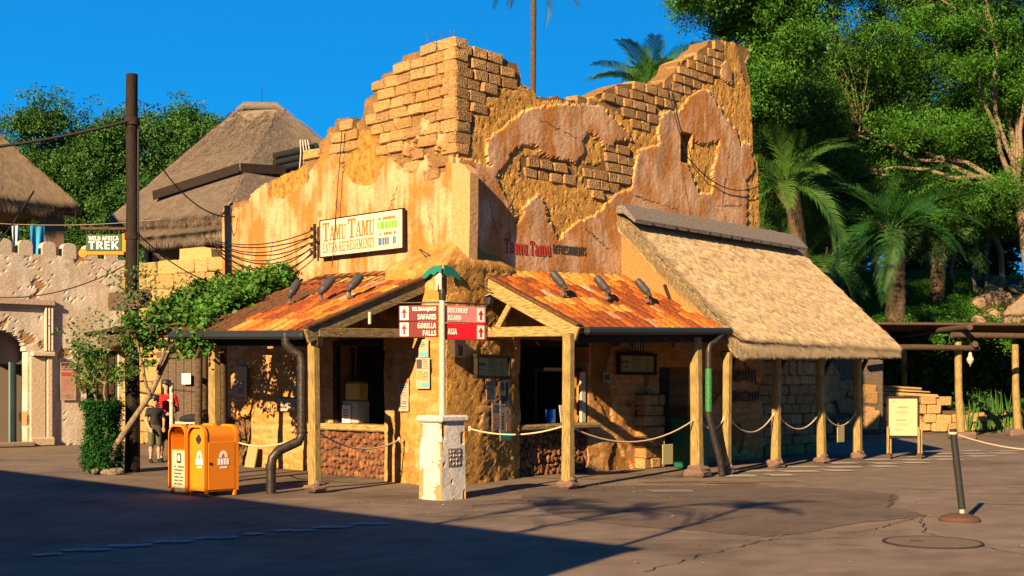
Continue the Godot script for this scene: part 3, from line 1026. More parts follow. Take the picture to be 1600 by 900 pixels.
	bar(m, Vector3(-2.0, 2.86, 0.10), Vector3(-2.0, 2.66, 0.10), 0.04, 0.05)
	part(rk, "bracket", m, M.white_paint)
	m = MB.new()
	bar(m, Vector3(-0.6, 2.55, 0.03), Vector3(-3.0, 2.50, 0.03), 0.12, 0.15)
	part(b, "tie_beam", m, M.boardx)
	m = MB.new()
	bar(m, Vector3(-2.98, 2.36, 0.1), Vector3(-2.98, 2.46, -3.7), 0.12, 0.16)
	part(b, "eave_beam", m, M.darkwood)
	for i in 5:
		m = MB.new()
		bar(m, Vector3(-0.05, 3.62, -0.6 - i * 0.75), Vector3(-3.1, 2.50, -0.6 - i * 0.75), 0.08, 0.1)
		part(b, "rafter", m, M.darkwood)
	m = MB.new()
	bar(m, Vector3(-3.24, 2.46, 0.02), Vector3(-3.24, 2.56, -3.85), 0.13, 0.14, 0.04)
	part(b, "gutter", m, M.gutter)
	porch_post(b, -3.0, 0.02, 2.45, 0.16, 0.3)
	porch_post(b, -2.98, 2.85, 2.5, 0.17, 0.26)
	m = MB.new()
	tube(m, [Vector3(-2.95, 0.0, -3.45), Vector3(-2.95, 2.45, -3.4)], [0.07, 0.06], 8)
	part(b, "round_post", m, M.log)
	# downpipe with two bends, standing clear of the post
	m = MB.new()
	tube(m, [Vector3(-3.26, 2.5, -0.42), Vector3(-3.26, 2.34, -0.42), Vector3(-3.2, 2.24, -0.36), Vector3(-3.1, 2.16, -0.28), Vector3(-3.08, 2.05, -0.25), Vector3(-3.08, 0.92, -0.25), Vector3(-3.12, 0.8, -0.28), Vector3(-3.42, 0.66, -0.40), Vector3(-3.5, 0.55, -0.44), Vector3(-3.52, 0.4, -0.45), Vector3(-3.52, 0.0, -0.45)], [0.075], 12)
	for yb in [1.95, 0.98, 0.42]:
		var off := Vector3(-3.52, 0, -0.45) if yb < 0.5 else Vector3(-3.08, 0, -0.25)
		tube(m, [off + UPV * (yb - 0.04), off + UPV * (yb + 0.04)], [0.086], 12)
	part(b, "downpipe", m, M.pipe)
	# ----- right porch -----
	m = MB.new()
	m.quad_out(Vector3(0.42, 3.66, 0.02), Vector3(4.6, 3.82, 0.02), Vector3(4.6, 2.72, 2.4), Vector3(0.42, 2.60, 2.4), UPV)
	m.quad_out(Vector3(0.42, 3.62, 0.02), Vector3(4.6, 3.78, 0.02), Vector3(4.6, 2.68, 2.4), Vector3(0.42, 2.56, 2.4), -UPV)
	var dr := part(b, "porch_roof", m, M.darkwood)
	tiled(dr, Vector3(0.40, 3.66, 0.05), Vector3(4.62, 3.82, 0.05), Vector3(0.40, 2.60, 2.42), Vector3(4.62, 2.72, 2.42), 18, 8, tm, func(f: float, g: float) -> bool: return f < 0.03 and g > 0.5)
	m = MB.new()
	bar(m, Vector3(0.38, 3.60, -0.05), Vector3(0.38, 2.50, 2.46), 0.06, 0.24)
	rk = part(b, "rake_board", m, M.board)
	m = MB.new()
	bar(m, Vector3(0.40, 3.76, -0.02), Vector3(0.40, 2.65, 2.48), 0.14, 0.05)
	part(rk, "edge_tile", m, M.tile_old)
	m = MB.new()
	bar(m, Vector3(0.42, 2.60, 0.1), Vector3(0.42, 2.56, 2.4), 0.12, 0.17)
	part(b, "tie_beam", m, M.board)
	m = MB.new()
	bar(m, Vector3(0.40, 2.66, 0.62), Vector3(0.40, 3.12, 0.98), 0.06, 0.11)
	part(b, "brace", m, M.board)
	m = MB.new()
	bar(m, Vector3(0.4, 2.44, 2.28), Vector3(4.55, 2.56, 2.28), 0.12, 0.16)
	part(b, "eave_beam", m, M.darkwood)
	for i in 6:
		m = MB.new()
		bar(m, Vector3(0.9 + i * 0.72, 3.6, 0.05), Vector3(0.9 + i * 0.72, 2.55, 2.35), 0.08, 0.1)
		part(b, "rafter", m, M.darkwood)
	m = MB.new()
	bar(m, Vector3(0.5, 2.56, 2.52), Vector3(4.66, 2.68, 2.52), 0.13, 0.13, 0.04)
	part(b, "gutter", m, M.gutter)
	porch_post(b, 0.30, -2.32, 2.52, 0.17, 0.3)
	porch_post(b, 3.86, -2.32, 2.55, 0.19, 0.42)
	# right downpipe with green paint, kinked at the foot
	m = MB.new()
	tube(m, [Vector3(4.35, 2.62, 2.52), Vector3(4.2, 2.50, 2.5), Vector3(4.06, 2.42, 2.46), Vector3(4.04, 2.3, 2.45), Vector3(4.04, 1.15, 2.45), Vector3(4.08, 0.95, 2.47), Vector3(4.24, 0.3, 2.56), Vector3(4.28, 0.02, 2.58)], [0.06], 10)
	var dp := part(b, "downpipe", m, M.pipe)
	m = MB.new()
	tube(m, [Vector3(4.04, 1.98, 2.45), Vector3(4.04, 1.2, 2.45)], [0.0625], 10, false)
	part(dp, "green_band", m, M.pipe_green)
	# ----- thatched lean-to -----
	m = MB.new()
	var e0 := Vector3(4.72, 2.42, 2.66)
	var e1 := Vector3(10.95, 2.52, 2.66)
	var r0 := Vector3(4.42, 4.98, 0.06)
	var r1 := Vector3(10.7, 4.92, 0.06)
	var th := Vector3(0, -0.24, -0.04)
	var gu := 60
	var gv := 34
	var grid := []
	for j in gv + 1:
		var line := []
		for i in gu + 1:
			var p := r0.lerp(r1, i / float(gu)).lerp(e0.lerp(e1, i / float(gu)), j / float(gv))
			p += Vector3(0, 0.74, 0.68) * (fb(i * 5.0, j * 5.0, 7.0) * 0.015)
			line.append(p)
		grid.append(line)
	for j in gv:
		for i in gu:
			m.quad_out(grid[j][i], grid[j][i + 1], grid[j + 1][i + 1], grid[j + 1][i], Vector3(0, 1, 1), WHITE)
	for i in gu:
		m.quad_out(grid[gv][i], grid[gv][i + 1], grid[gv][i + 1] + th * 0.7, grid[gv][i] + th * 0.7, Vector3(0, 0, 1))
		m.quad_out(grid[gv][i] + th * 0.7, grid[gv][i + 1] + th * 0.7, grid[0][i + 1] + th, grid[0][i] + th, -UPV)
	for j in gv:
		m.quad_out(grid[j][0], grid[j + 1][0], grid[j + 1][0] + th, grid[j][0] + th, Vector3(-1, 0, 0))
		m.quad_out(grid[j][gu], grid[j + 1][gu], grid[j + 1][gu] + th, grid[j][gu] + th, Vector3(1, 0, 0))
	var tr := part(b, "thatch_roof", m, M.thatch)
	var tf := [straw_tuft(9, 0.17, 0.14)]
	var dz := ((e0 + e1) * 0.5 - (r0 + r1) * 0.5)
	straw_cover(tr, (r0 + r1) * 0.5 + Vector3(0, 0.03, 0.02), (r1 - r0).normalized(), dz.normalized(), 6.2, 6.2, dz.length() * 0.98, 1500.0, Color(0.72, 0.545, 0.30), tf, 0.0)
	# hanging fringe along the eave and the near rake
	var xfs := []
	var cols := []
	for i in 2200:
		var f := rng.randf()
		var p: Vector3 = e0.lerp(e1, f) + Vector3(rng.randf_range(-0.04, 0.04), rng.randf_range(-0.16, 0.03), rng.randf_range(-0.04, 0.02))
		var z := Vector3(rng.randf_range(-0.2, 0.2), -1, 0.35).normalized()
		var x := Vector3(1, 0, 0)
		xfs.append(Transform3D(Basis(x, z.cross(x), z).orthonormalized().scaled(Vector3.ONE * 0.75), p))
		var k := rng.randf_range(0.7, 1.1)
		cols.append(Color(0.74 * k, 0.56 * k, 0.31 * k))
	for i in 1800:
		var f := rng.randf()
		var p: Vector3 = r0.lerp(e0, f) + Vector3(rng.randf_range(-0.05, 0.06), rng.randf_range(-0.2, 0.04), 0)
		var z := Vector3(-0.55, -0.75, rng.randf_range(0.1, 0.6)).normalized()
		var x := Vector3(0, 0.3, 1).cross(z).normalized()
		xfs.append(Transform3D(Basis(x, z.cross(x).normalized(), z).scaled(Vector3.ONE * 0.8), p))
		var k := rng.randf_range(0.7, 1.1)
		cols.append(Color(0.74 * k, 0.56 * k, 0.31 * k))
	many(tr, "straw_fringe", tf[0], M.straw, xfs, cols)
	m = MB.new()
	# flat folded cap over the ridge, in overlapping lengths
	var prf := [Vector2(-0.02, 0.24), Vector2(0.10, 0.27), Vector2(0.20, 0.22), Vector2(0.47, -0.06), Vector2(0.45, -0.13), Vector2(0.16, 0.08), Vector2(-0.02, 0.10)]
	for i in 16:
		var a0 := r0.lerp(r1, i / 16.0 - 0.004) + Vector3(-0.06, 0, 0)
		var a1 := r0.lerp(r1, (i + 1.0) / 16.0) + Vector3(0.02, 0, 0)
		var s0 := 1.0 + rng.randf_range(-0.03, 0.03)
		var s1 := s0 * 1.05
		for k in prf.size():
			var q0: Vector2 = prf[k]
			var q1: Vector2 = prf[(k + 1) % prf.size()]
			m.quad_out(a0 + Vector3(0, q0.y, q0.x) * s0, a0 + Vector3(0, q1.y, q1.x) * s0, a1 + Vector3(0, q1.y, q1.x) * s1, a1 + Vector3(0, q0.y, q0.x) * s1, Vector3(0, (q0.y + q1.y) * 0.5 - 0.08, (q0.x + q1.x) * 0.5 - 0.2))
		if i == 0 or i == 15:
			for k in range(1, prf.size() - 1):
				var e0b := a0 if i == 0 else a1
				m.tri_out(e0b + Vector3(0, prf[0].y, prf[0].x), e0b + Vector3(0, prf[k].y, prf[k].x), e0b + Vector3(0, prf[k + 1].y, prf[k + 1].x), Vector3(-1 if i == 0 else 1, 0, 0))
	part(tr, "ridge_cap", m, M.ridge)
	# end wall that closes the lean-to above the tiles
	m = MB.new()
	prism(m, T(Vector3(4.66, 0, 0), Basis(Vector3(0, 0, 1), UPV, Vector3(-1, 0, 0))), poly([0.0, 2.75, 2.3, 2.62, 2.34, 2.66, 0.0, 4.92]), 0.14, Color(0.36, 0.20, 0.065))
	part(b, "end_wall", m, M.wall)
	m = MB.new()
	bar(m, Vector3(4.50, 3.05, 1.35), Vector3(4.50, 3.62, 1.10), 0.05, 0.06)
	part(b, "strut", m, M.darkwood)
	m = MB.new()
	bar(m, Vector3(4.75, 2.24, 2.3), Vector3(10.9, 2.34, 1.9), 0.13, 0.16)
	part(b, "eave_beam", m, M.darkwood)
	for i in 7:
		m = MB.new()
		bar(m, Vector3(5.2 + i * 0.9, 4.6, 0.08), Vector3(5.2 + i * 0.9, 2.25, 2.5), 0.09, 0.1)
		part(b, "rafter", m, M.darkwood)
	var tp := [[4.72, -2.36], [7.02, -2.0], [9.0, -1.9], [10.75, -1.8]]
	for q in tp:
		porch_post(b, q[0], q[1], 2.3, 0.16, 0.28)
		m = MB.new()
		bar(m, Vector3(q[0], 1.85, -q[1]), Vector3(q[0] + 0.42, 2.28, -q[1]), 0.07, 0.09)
		part(b, "brace", m, M.darkwood)
	# lettering painted on the walls
	var rt := T(Vector3(1.80, 4.20, 0.034), Basis(Vector3(0, 0, 1), 0.03))
	lettering(b, "painted_lettering", "Tamu Tamu", rt, 1.22, 0.26, paint(0.42, 0.03, 0.015, 0.9), "Droid Serif", 400)
	lettering(b, "painted_lettering", "REFRESHMENTS", T(Vector3(2.95, 4.24, 0.034), Basis(Vector3(0, 0, 1), 0.02)), 0.95, 0.17, paint(0.05, 0.04, 0.035, 0.9), "Droid Sans", 700)
	m = MB.new()
	var ink := Color(0.05, 0.03, 0.02)
	for q in [[8.75, 2.38, 1.0, 0.15], [8.8, 1.88, 0.9, 0.30], [8.85, 1.42, 1.15, 0.26]]:
		var x: float = q[0] - q[2] * 0.5
		while x < q[0] + q[2] * 0.5:
			var w: float = q[3] * rng.randf_range(0.10, 0.2)
			box(m, T(Vector3(x, q[1] + rng.randf_range(-0.02, 0.02), 0.085)), Vector3(w, q[3] * rng.randf_range(0.7, 1.0), 0.012), 0.0, ink)
			if rng.randf() < 0.6:
				box(m, T(Vector3(x + w, q[1] + q[3] * rng.randf_range(-0.4, 0.4), 0.085)), Vector3(q[3] * 0.3, q[3] * 0.12, 0.011), 0.0, ink)
			x += q[3] * rng.randf_range(0.3, 0.45)
	part(b, "painted_lettering", m, M.print)
	# hairline cracks in the plaster
	for q in [[0, 3.4, 5.6, -0.35, -1.3], [0, 1.5, 5.3, 0.5, -0.9], [0, 5.2, 5.2, 0.3, -1.2], [0, 0.7, 4.9, -0.25, -1.0], [0, 4.4, 4.9, -0.4, -0.8], [1, 0.6, 5.4, 0.4, -1.0], [1, 2.1, 6.6, 1.1, -0.2], [1, 4.9, 5.5, 1.5, -0.15], [1, 6.6, 6.1, 0.35, -1.2], [1, 8.3, 6.9, -0.3, -1.4], [1, 3.4, 4.7, 0.7, -0.35], [1, 7.9, 5.6, 0.9, 0.1], [0, 6.6, 2.2, -1.1, -0.5], [0, 5.6, 1.9, 0.6, -1.2]]:
		m = MB.new()
		var side: int = q[0]
		var prev := Vector2(q[1], q[2])
		var steps := 26
		for i in steps:
			var nxt := Vector2(q[1], q[2]) + Vector2(q[3], q[4]) * (i + 1.0) / steps + Vector2(rng.randf_range(-0.035, 0.035), rng.randf_range(-0.03, 0.03))
			var w := rng.randf_range(0.003, 0.009)
			var dd := 0.046 if prev.y > 2.9 else 0.09
			bar(m, wp(side, prev.x, prev.y, dd - 0.02), wp(side, nxt.x, nxt.y, dd - 0.02), w, w, 0.0)
			prev = nxt
		part(b, "crack", m, M.mortar)
	# twigs sprouting on the top of the brickwork
	for k in 6:
		m = MB.new()
		var q := Vector3(rng.randf_range(0.05, 0.2), 7.6, -rng.randf_range(0.1, 1.0))
		tube(m, [q, q + Vector3(rng.randf_range(-0.1, 0.1), rng.randf_range(0.2, 0.42), rng.randf_range(-0.15, 0.15))], [0.014, 0.003], 5)
		part(b, "dry_stalk", m, M.bark)

# ---------- left: crenellated house, terrace wall, huts ----------
var LB := Transform3D(Basis(Vector3(0.75, 0, -0.66).normalized(), UPV, Vector3(0.66, 0, 0.75).normalized()), Vector3(-12.97, 0, -34.18))
var YB := Transform3D(Basis(Vector3(0.85, 0, 0.53).normalized(), UPV, Vector3(-0.53, 0, 0.85).normalized()), Vector3(-10.31, 0, -35.27))

func house_inside(a: float, y: float) -> bool:
	var q := a - 4.0   # the sheet starts four metres to the left
	if y > 5.26: return false
	if q > 2.48: return false
	if q > 1.34 and q < 2.3 and y < 2.66: return false
	# scalloped arch of the doorway
	if q < -0.30 and q > -2.2:
		if y < 2.42: return false
		var e: float = absf(q + 1.25) / 0.95
		if y < 2.42 + 0.74 * sqrt(maxf(0.0, 1.0 - pow(e, 2.6))): return false
	return true

func house_surf(a: float, y: float) -> Array:
	var c := plaster_colour(a * 0.8, y, Color(0.70, 0.62, 0.50), Color(0.58, 0.47, 0.34), Color(0.46, 0.39, 0.30))
	var d := fb(a * 4.0, y * 4.0, 401.0) * 0.02
	if fb(a * 9.0, y * 10.0, 404.0) > 0.42:
		d -= 0.025
		c = Color(0.40, 0.24, 0.12)
	if crack(a, y, 409.0): d -= 0.02
	return [d, Color(c.r, c.g, c.b), 0]

func thatch_face(m: MB, a: Vector3, b: Vector3, c: Vector3, d: Vector3, steps: int, o: Vector3) -> void:
	# a-b the top edge, d-c the bottom edge, laid in ragged courses
	var prev := [a, b]
	for j in range(1, steps + 1):
		var f := j / float(steps)
		var n := 14
		var l0: Vector3 = a.lerp(d, (j - 1.0) / steps)
		var r0: Vector3 = b.lerp(c, (j - 1.0) / steps)
		var l1: Vector3 = a.lerp(d, f)
		var r1: Vector3 = b.lerp(c, f)
		for i in n:
			var u0 := i / float(n)
			var u1 := (i + 1.0) / n
			var w0 := o * (0.0 if i == 0 else 1.0) * (0.015 + 0.03 * fb(i * 18.0, j * 18.0, 411.0))
			var w1 := o * (0.0 if i == n - 1 else 1.0) * (0.015 + 0.03 * fb((i + 1) * 18.0, j * 18.0, 411.0))
			m.quad_out(l0.lerp(r0, u0), l0.lerp(r0, u1), l1.lerp(r1, u1) + w1, l1.lerp(r1, u0) + w0, o)
			m.quad_out(l1.lerp(r1, u1) + w1, l1.lerp(r1, u0) + w0, l1.lerp(r1, u0), l1.lerp(r1, u1), Vector3(o.x, -0.5, o.z))

func thatched_roof(parent: Node, cs: Array, top: Array, th: float, tuft: Mesh, col: Color) -> MeshInstance3D:
	var m := MB.new()
	var tops := [top[0], top[1], top[1], top[0]]
	for k in 4:
		var a: Vector3 = tops[k]
		var b: Vector3 = tops[(k + 1) % 4]
		var c: Vector3 = cs[(k + 1) % 4]
		var d: Vector3 = cs[k]
		var ctr: Vector3 = (cs[0] + cs[2]) * 0.5
		var o := ((c - d).cross(a - d)).normalized()
		if o.dot((c + d) * 0.5 - ctr) < 0: o = -o
		thatch_face(m, a, b, c, d, 16, o)
		m.quad_out(d, c, c - UPV * th, d - UPV * th, (c + d) * 0.5 - ctr)
		m.tri_out(d - UPV * th, c - UPV * th, ctr - UPV * th * 0.5, -UPV)
	var r := part(parent, "thatch_roof", m, M.thatch_grey)
	var xfs := []
	var cols := []
	for k in 4:
		var c: Vector3 = cs[(k + 1) % 4]
		var d: Vector3 = cs[k]
		var ta: Vector3 = tops[k]
		var tb: Vector3 = tops[(k + 1) % 4]
		var mid := (ta + tb) * 0.5
		var o := ((c - d).cross(mid - d)).normalized()
		if o.y < 0: o = -o
		for i in 3200:
			var f := sqrt(rng.randf())
			var u := rng.randf_range(0.02, 0.98)
			var e := d.lerp(c, u)
			var tp := ta.lerp(tb, u)
			var p := tp.lerp(e, f)
			var z := (e - tp).normalized()
			xfs.append(Transform3D(Basis(o.cross(z).normalized(), o, z).scaled_local(Vector3.ONE * rng.randf_range(0.9, 1.4)) * Basis.from_euler(Vector3(rng.randf_range(-0.03, 0.01), rng.randf_range(-0.2, 0.2), 0)), p + o * 0.03))
			var q := rng.randf_range(0.72, 1.15)
			cols.append(Color(col.r * q, col.g * q, col.b * q))
		for i in 260:
			var e := d.lerp(c, rng.randf()) - UPV * rng.randf_range(0.0, th)
			var z := Vector3(rng.randf_range(-0.3, 0.3), -1, rng.randf_range(-0.3, 0.3)).normalized()
			var x := z.cross(o).normalized()
			xfs.append(Transform3D(Basis(x, z.cross(x), z), e))
			var q := rng.randf_range(0.55, 1.0)
			cols.append(Color(col.r * q, col.g * q, col.b * q))
	many(r, "straw", tuft, M.straw, xfs, cols)
	return r

func build_left() -> void:
	var o := thing("crenellated_house", "pale plastered house with rounded battlements and a scalloped doorway", "building", LB)
	var m: MB = relief(1, 0.0, 6.6, 5.3, 0.05, house_inside, house_surf, 0.4)[0]
	part(o, "wall", m, M.wall, T(Vector3(-4.0, 0, 0)))
	for k in 10:
		m = MB.new()
		var x := -3.35 + k * 0.605 + rng.randf_range(-0.02, 0.02)
		var pr := [Vector2(-0.19, 5.2), Vector2(-0.185, 5.5)]
		for i in 7: pr.append(Vector2(-cos(PI * i / 6.0) * 0.18, 5.5 + sin(PI * i / 6.0) * 0.13))
		pr.append(Vector2(0.185, 5.5)); pr.append(Vector2(0.19, 5.2))
		prism(m, T(Vector3(x, 0, -0.3)), PackedVector2Array(pr), 0.305, Color(0.56, 0.46, 0.34))
		part(o, "merlon", m, M.wall)
	# mouldings
	m = MB.new()
	for q in [[3.98, 0.06, 0.12], [3.90, 0.10, 0.17], [3.82, 0.06, 0.10]]:
		box(m, T(Vector3(-1.6, q[0], q[2] * 0.5)), Vector3(4.0, q[1], q[2]), 0.01, Color(0.50, 0.38, 0.28))
	part(o, "cornice", m, M.wall)
	m = MB.new()
	for k in 3:
		box(m, T(Vector3(0.18 + k * 0.085, 3.2, 0.06)), Vector3(0.06, 1.2, 0.12), 0.02, Color(0.66, 0.56, 0.42))
	box(m, T(Vector3(0.09, 2.52, 0.09)), Vector3(0.62, 0.13, 0.2), 0.02, Color(0.64, 0.53, 0.4))
	box(m, T(Vector3(0.28, 1.25, 0.05)), Vector3(0.15, 2.4, 0.12), 0.02, Color(0.66, 0.55, 0.40))
	box(m, T(Vector3(-0.03, 1.22, 0.03)), Vector3(0.42, 2.44, 0.08), 0.02, Color(0.64, 0.50, 0.34))
	box(m, T(Vector3(0.08, 0.12, 0.06)), Vector3(0.68, 0.24, 0.14), 0.03, Color(0.60, 0.46, 0.30))
	part(o, "pilaster", m, M.wall)
	m = MB.new()
	box(m, T(Vector3(-1.3, 1.6, -1.6)), Vector3(3.4, 3.4, 0.1))
	box(m, T(Vector3(0.35, 1.6, -0.9)), Vector3(0.1, 3.4, 1.4))
	box(m, T(Vector3(-1.3, 3.4, -0.9)), Vector3(3.4, 0.1, 1.4))
	box(m, T(Vector3(-0.9, 2.7, -0.62)), Vector3(2.4, 0.9, 0.08))
	part(o, "entrance_room", m, M.dark)
	m = MB.new()
	box(m, T(Vector3(-0.52, 1.15, -0.5), Basis(UPV, 0.9)), Vector3(0.5, 2.3, 0.05), 0.01)
	part(o, "door_leaf", m, paint(0.12, 0.22, 0.26, 0.6))
	m = MB.new()
	box(m, T(Vector3(-0.95, 0.07, 0.1)), Vector3(1.5, 0.12, 0.4), 0.02, Color(0.3, 0.22, 0.16))
	part(o, "doorstep", m, M.wall)
	# brown panelled door
	m = MB.new()
	box(m, T(Vector3(1.82, 1.32, -0.18)), Vector3(0.98, 2.66, 0.06))
	var dr := part(o, "door", m, M.darkwood)
	for i in 3:
		for j in 4:
			m = MB.new()
			box(m, T(Vector3(1.52 + i * 0.3, 0.38 + j * 0.62, -0.14)), Vector3(0.21, 0.46, 0.05), 0.02)
			part(dr, "panel", m, M.log)
	for x in [1.36, 1.67, 1.97, 2.28]:
		m = MB.new()
		box(m, T(Vector3(x, 1.32, -0.13)), Vector3(0.06, 2.6, 0.07), 0.01)
		part(dr, "stile", m, M.log)
	m = MB.new()
	box(m, T(Vector3(2.35, 3.0, 0.35), Basis.from_euler(Vector3(0.32, 0, 0.22))), Vector3(1.5, 0.05, 0.9), 0.01)
	part(o, "door_canopy", m, M.oldwood)
	# walkway behind the battlements
	m = MB.new()
	box(m, T(Vector3(-1.0, 4.75, -3.2)), Vector3(7.0, 0.2, 6.0))
	box(m, T(Vector3(-1.0, 5.3, -2.4)), Vector3(7.0, 0.9, 0.2), 0.02)
	part(o, "walkway", m, M.mortar)
	poster("wall_poster", "tall red and white printed bill on the pale crenellated house", LB * T(Vector3(0.81, 1.78, 0.05)), 0.44, 1.06, [[0, 0.44, 0.9, 0.08, Color(0.15, 0.05, 0.05)], [0, 0.33, 0.8, 0.12, Color(0.2, 0.1, 0.1), 1, 2], [0, 0.18, 0.9, 0.1, Color(0.5, 0.06, 0.06)], [0, -0.1, 0.85, 0.4, Color(0.5, 0.18, 0.16), 1, 12], [0, -0.4, 0.85, 0.12, Color(0.25, 0.1, 0.1), 1, 3]], Color(0.72, 0.55, 0.48))
	poster("wall_plaque", "small brown plaque beside the tall red printed bill", LB * T(Vector3(1.16, 1.70, 0.05)), 0.24, 0.27, [[0, 0, 0.8, 0.7, Color(0.35, 0.22, 0.10), 1, 4]], Color(0.18, 0.10, 0.05))
	# terrace wall of yellow blocks
	o = thing("terrace_wall", "sunny yellow stone block terrace wall below the big thatched hut", "wall", YB)
	m = MB.new()
	box(m, T(Vector3(2.1, 2.45, -0.32)), Vector3(6.6, 4.9, 0.5))
	var tw := part(o, "core", m, M.mortar)
	var bm := brick_meshes(6)
	var ymats := []
	for i in 4:
		var k: float = [1.0, 0.88, 1.08, 0.95][i]
		ymats.append(mat("yblock%d" % i, lin(0.58 * k, 0.37 * k, 0.14 * k), 0.95, TX.fine, TX.bump, Vector3(0.8, 0.8, 0.8), 0.8))
	var y := 0.0
	while y < 4.95:
		var hgt := rng.randf_range(0.30, 0.42)
		var x := -1.25 - rng.randf() * 0.3
		while x < 3.6:
			var l := rng.randf_range(0.35, 0.85)
			partm(tw, "block", bm[rng.randi() % 6], ymats[rng.randi() % 4], Transform3D(Basis.from_scale(Vector3(l * 0.975, hgt * 0.97, 0.3)), Vector3(x + l * 0.5, y + hgt * 0.5, -0.12 + rng.randf_range(0, 0.02))))
			x += l
		y += hgt
	m = MB.new()
	prism(m, T(Vector3(0, 0, -1.0)), poly([1.28, 4.9, 2.55, 4.9, 2.5, 5.38, 2.2, 5.45, 1.3, 5.44]), 1.0, Color(0.56, 0.35, 0.13))
	part(o, "corner_block", m, M.wall)
	m = MB.new()
	box(m, T(Vector3(2.0, 4.6, -4.5)), Vector3(8.0, 0.2, 8.4))
	part(o, "terrace_floor", m, M.mortar)
	# big two tier hut
	var tuft := straw_tuft(12, 0.34, 0.12)
	var ctr := Vector3(-8.6, 0, -43.0)
	o = thing("thatched_hut", "big grey thatched hut with a steep hipped roof behind the terrace wall", "hut", T(ctr))
	var r := thatched_roof(o, [Vector3(-5.3, 7.45, -0.2), Vector3(-0.1, 6.95, 5.0), Vector3(5.3, 7.45, 0.2), Vector3(0.1, 7.45, -4.9)], [Vector3(-0.75, 11.2, 0.1), Vector3(0.62, 11.2, 0.1)], 0.2, tuft, Color(0.27, 0.21, 0.15))
	thatched_roof(o, [Vector3(-4.7, 6.75, 0.3), Vector3(-0.1, 6.45, 5.05), Vector3(4.7, 6.75, 0.3), Vector3(0.1, 6.75, -4.6)], [Vector3(-1.6, 8.9, 0.3), Vector3(1.4, 8.9, 0.3)], 0.26, tuft, Color(0.27, 0.21, 0.15))
	m = MB.new()
	tube(m, [Vector3(-0.85, 11.12, 0.1), Vector3(-0.6, 11.24, 0.12), Vector3(0.5, 11.24, 0.12), Vector3(0.78, 11.08, 0.1)], [0.08, 0.15, 0.15, 0.08], 9, true, WHITE, 0.1)
	part(r, "ridge_cap", m, M.ridge)
	m = MB.new()
	tube(m, [Vector3(0, 11.3, 0.1), Vector3(0.0, 12.0, 0.1)], [0.02, 0.012], 5)
	part(r, "finial", m, M.metal_black)
	# dark strip along the left slope and a sheaf of poles on the right slope
	m = MB.new()
	bar(m, Vector3(-3.35, 7.98, 1.45), Vector3(-0.05, 8.55, 3.45), 0.05, 0.3)
	bar(m, Vector3(0.0, 8.55, 3.45), Vector3(1.3, 8.6, 2.7), 0.05, 0.3)
	part(r, "flashing_strip", m, M.pole)
	for k in 3:
		m = MB.new()
		tube(m, [Vector3(0.9, 9.05 - k * 0.22, 2.6), Vector3(2.2, 9.5 - k * 0.2, 1.9)], [0.13, 0.15], 8, true, WHITE, 0.1)
		part(r, "bound_pole", m, M.metal_black)
	for k in 4:
		m = MB.new()
		tube(m, [Vector3(1.7 + k * 0.08, 9.65, 2.35), Vector3(1.75 + k * 0.1, 9.2, 2.5), Vector3(1.7 + k * 0.13, 8.7, 2.45)], [0.025], 5)
		part(r, "lashing", m, M.white_paint)
	for q in [[-3.6, 1.0], [-1.9, 2.4], [-0.2, 4.0], [3.4, 0.8], [1.6, 2.6]]:
		m = MB.new()
		tube(m, [Vector3(q[0], 4.6, q[1]), Vector3(q[0], 7.3, q[1])], [0.11, 0.1], 8)
		part(o, "post", m, M.darkwood)
	m = MB.new()
	box(m, T(Vector3(-2.9, 5.8, 0.4), Basis(UPV, 0.7)), Vector3(2.2, 2.4, 0.15), 0.01, Color(0.72, 0.55, 0.28))
	part(o, "cream_wall", m, M.wall)
	m = MB.new()
	box(m, T(Vector3(1.2, 6.0, -0.8), Basis(UPV, -0.75)), Vector3(6.0, 3.0, 0.15))
	box(m, T(Vector3(-1.8, 6.0, -2.0), Basis(UPV, 0.75)), Vector3(5.0, 3.0, 0.15))
	part(o, "back_wall", m, M.dark)
	m = MB.new()
	tube(m, [Vector3(-3.3, 5.35, 2.6), Vector3(-0.9, 5.45, 3.9)], [0.06], 7)
	tube(m, [Vector3(-0.9, 5.4, 4.6), Vector3(1.0, 5.5, 5.4)], [0.06], 7)
	part(o, "rail", m, M.darkwood)
	# small hut at the far left
	o = thing("thatched_hut", "smaller brown thatched hut over the clothes line", "hut", T(Vector3(-17.5, 0, -37.8)))
	thatched_roof(o, [Vector3(-4.2, 7.3, 0.0), Vector3(0.1, 7.3, 4.2), Vector3(4.15, 7.25, -0.2), Vector3(-0.2, 7.3, -4.2)], [Vector3(-0.3, 10.6, 0), Vector3(0.3, 10.6, 0)], 0.3, tuft, Color(0.36, 0.26, 0.155))
	m = MB.new()
	box(m, T(Vector3(3.45, 6.0, -0.3), Basis(UPV, 0.72)), Vector3(0.62, 2.6, 0.5), 0.03, Color(0.30, 0.18, 0.11))
	part(o, "column", m, M.wall)
	m = MB.new()
	box(m, T(Vector3(-0.6, 5.8, 0.2), Basis(UPV, 0.72)), Vector3(0.5, 3.0, 0.5), 0.03, Color(0.26, 0.16, 0.10))
	part(o, "column", m, M.wall)
	m = MB.new()
	bar(m, Vector3(0.1, 6.95, 3.6), Vector3(4.3, 6.95, -0.4), 0.2, 0.2)
	bar(m, Vector3(-3.6, 6.95, 0.0), Vector3(0.1, 6.95, 3.6), 0.2, 0.2)
	part(o, "eave_beam", m, M.darkwood)
	# clothes line
	var p0 := LB * Vector3(-3.0, 6.15, -1.0)
	var p1 := LB * Vector3(4.2, 6.7, -1.2)
	cable("pale clothes line strung above the battlements", p0, p1, 0.22, 0.012, M.rope)
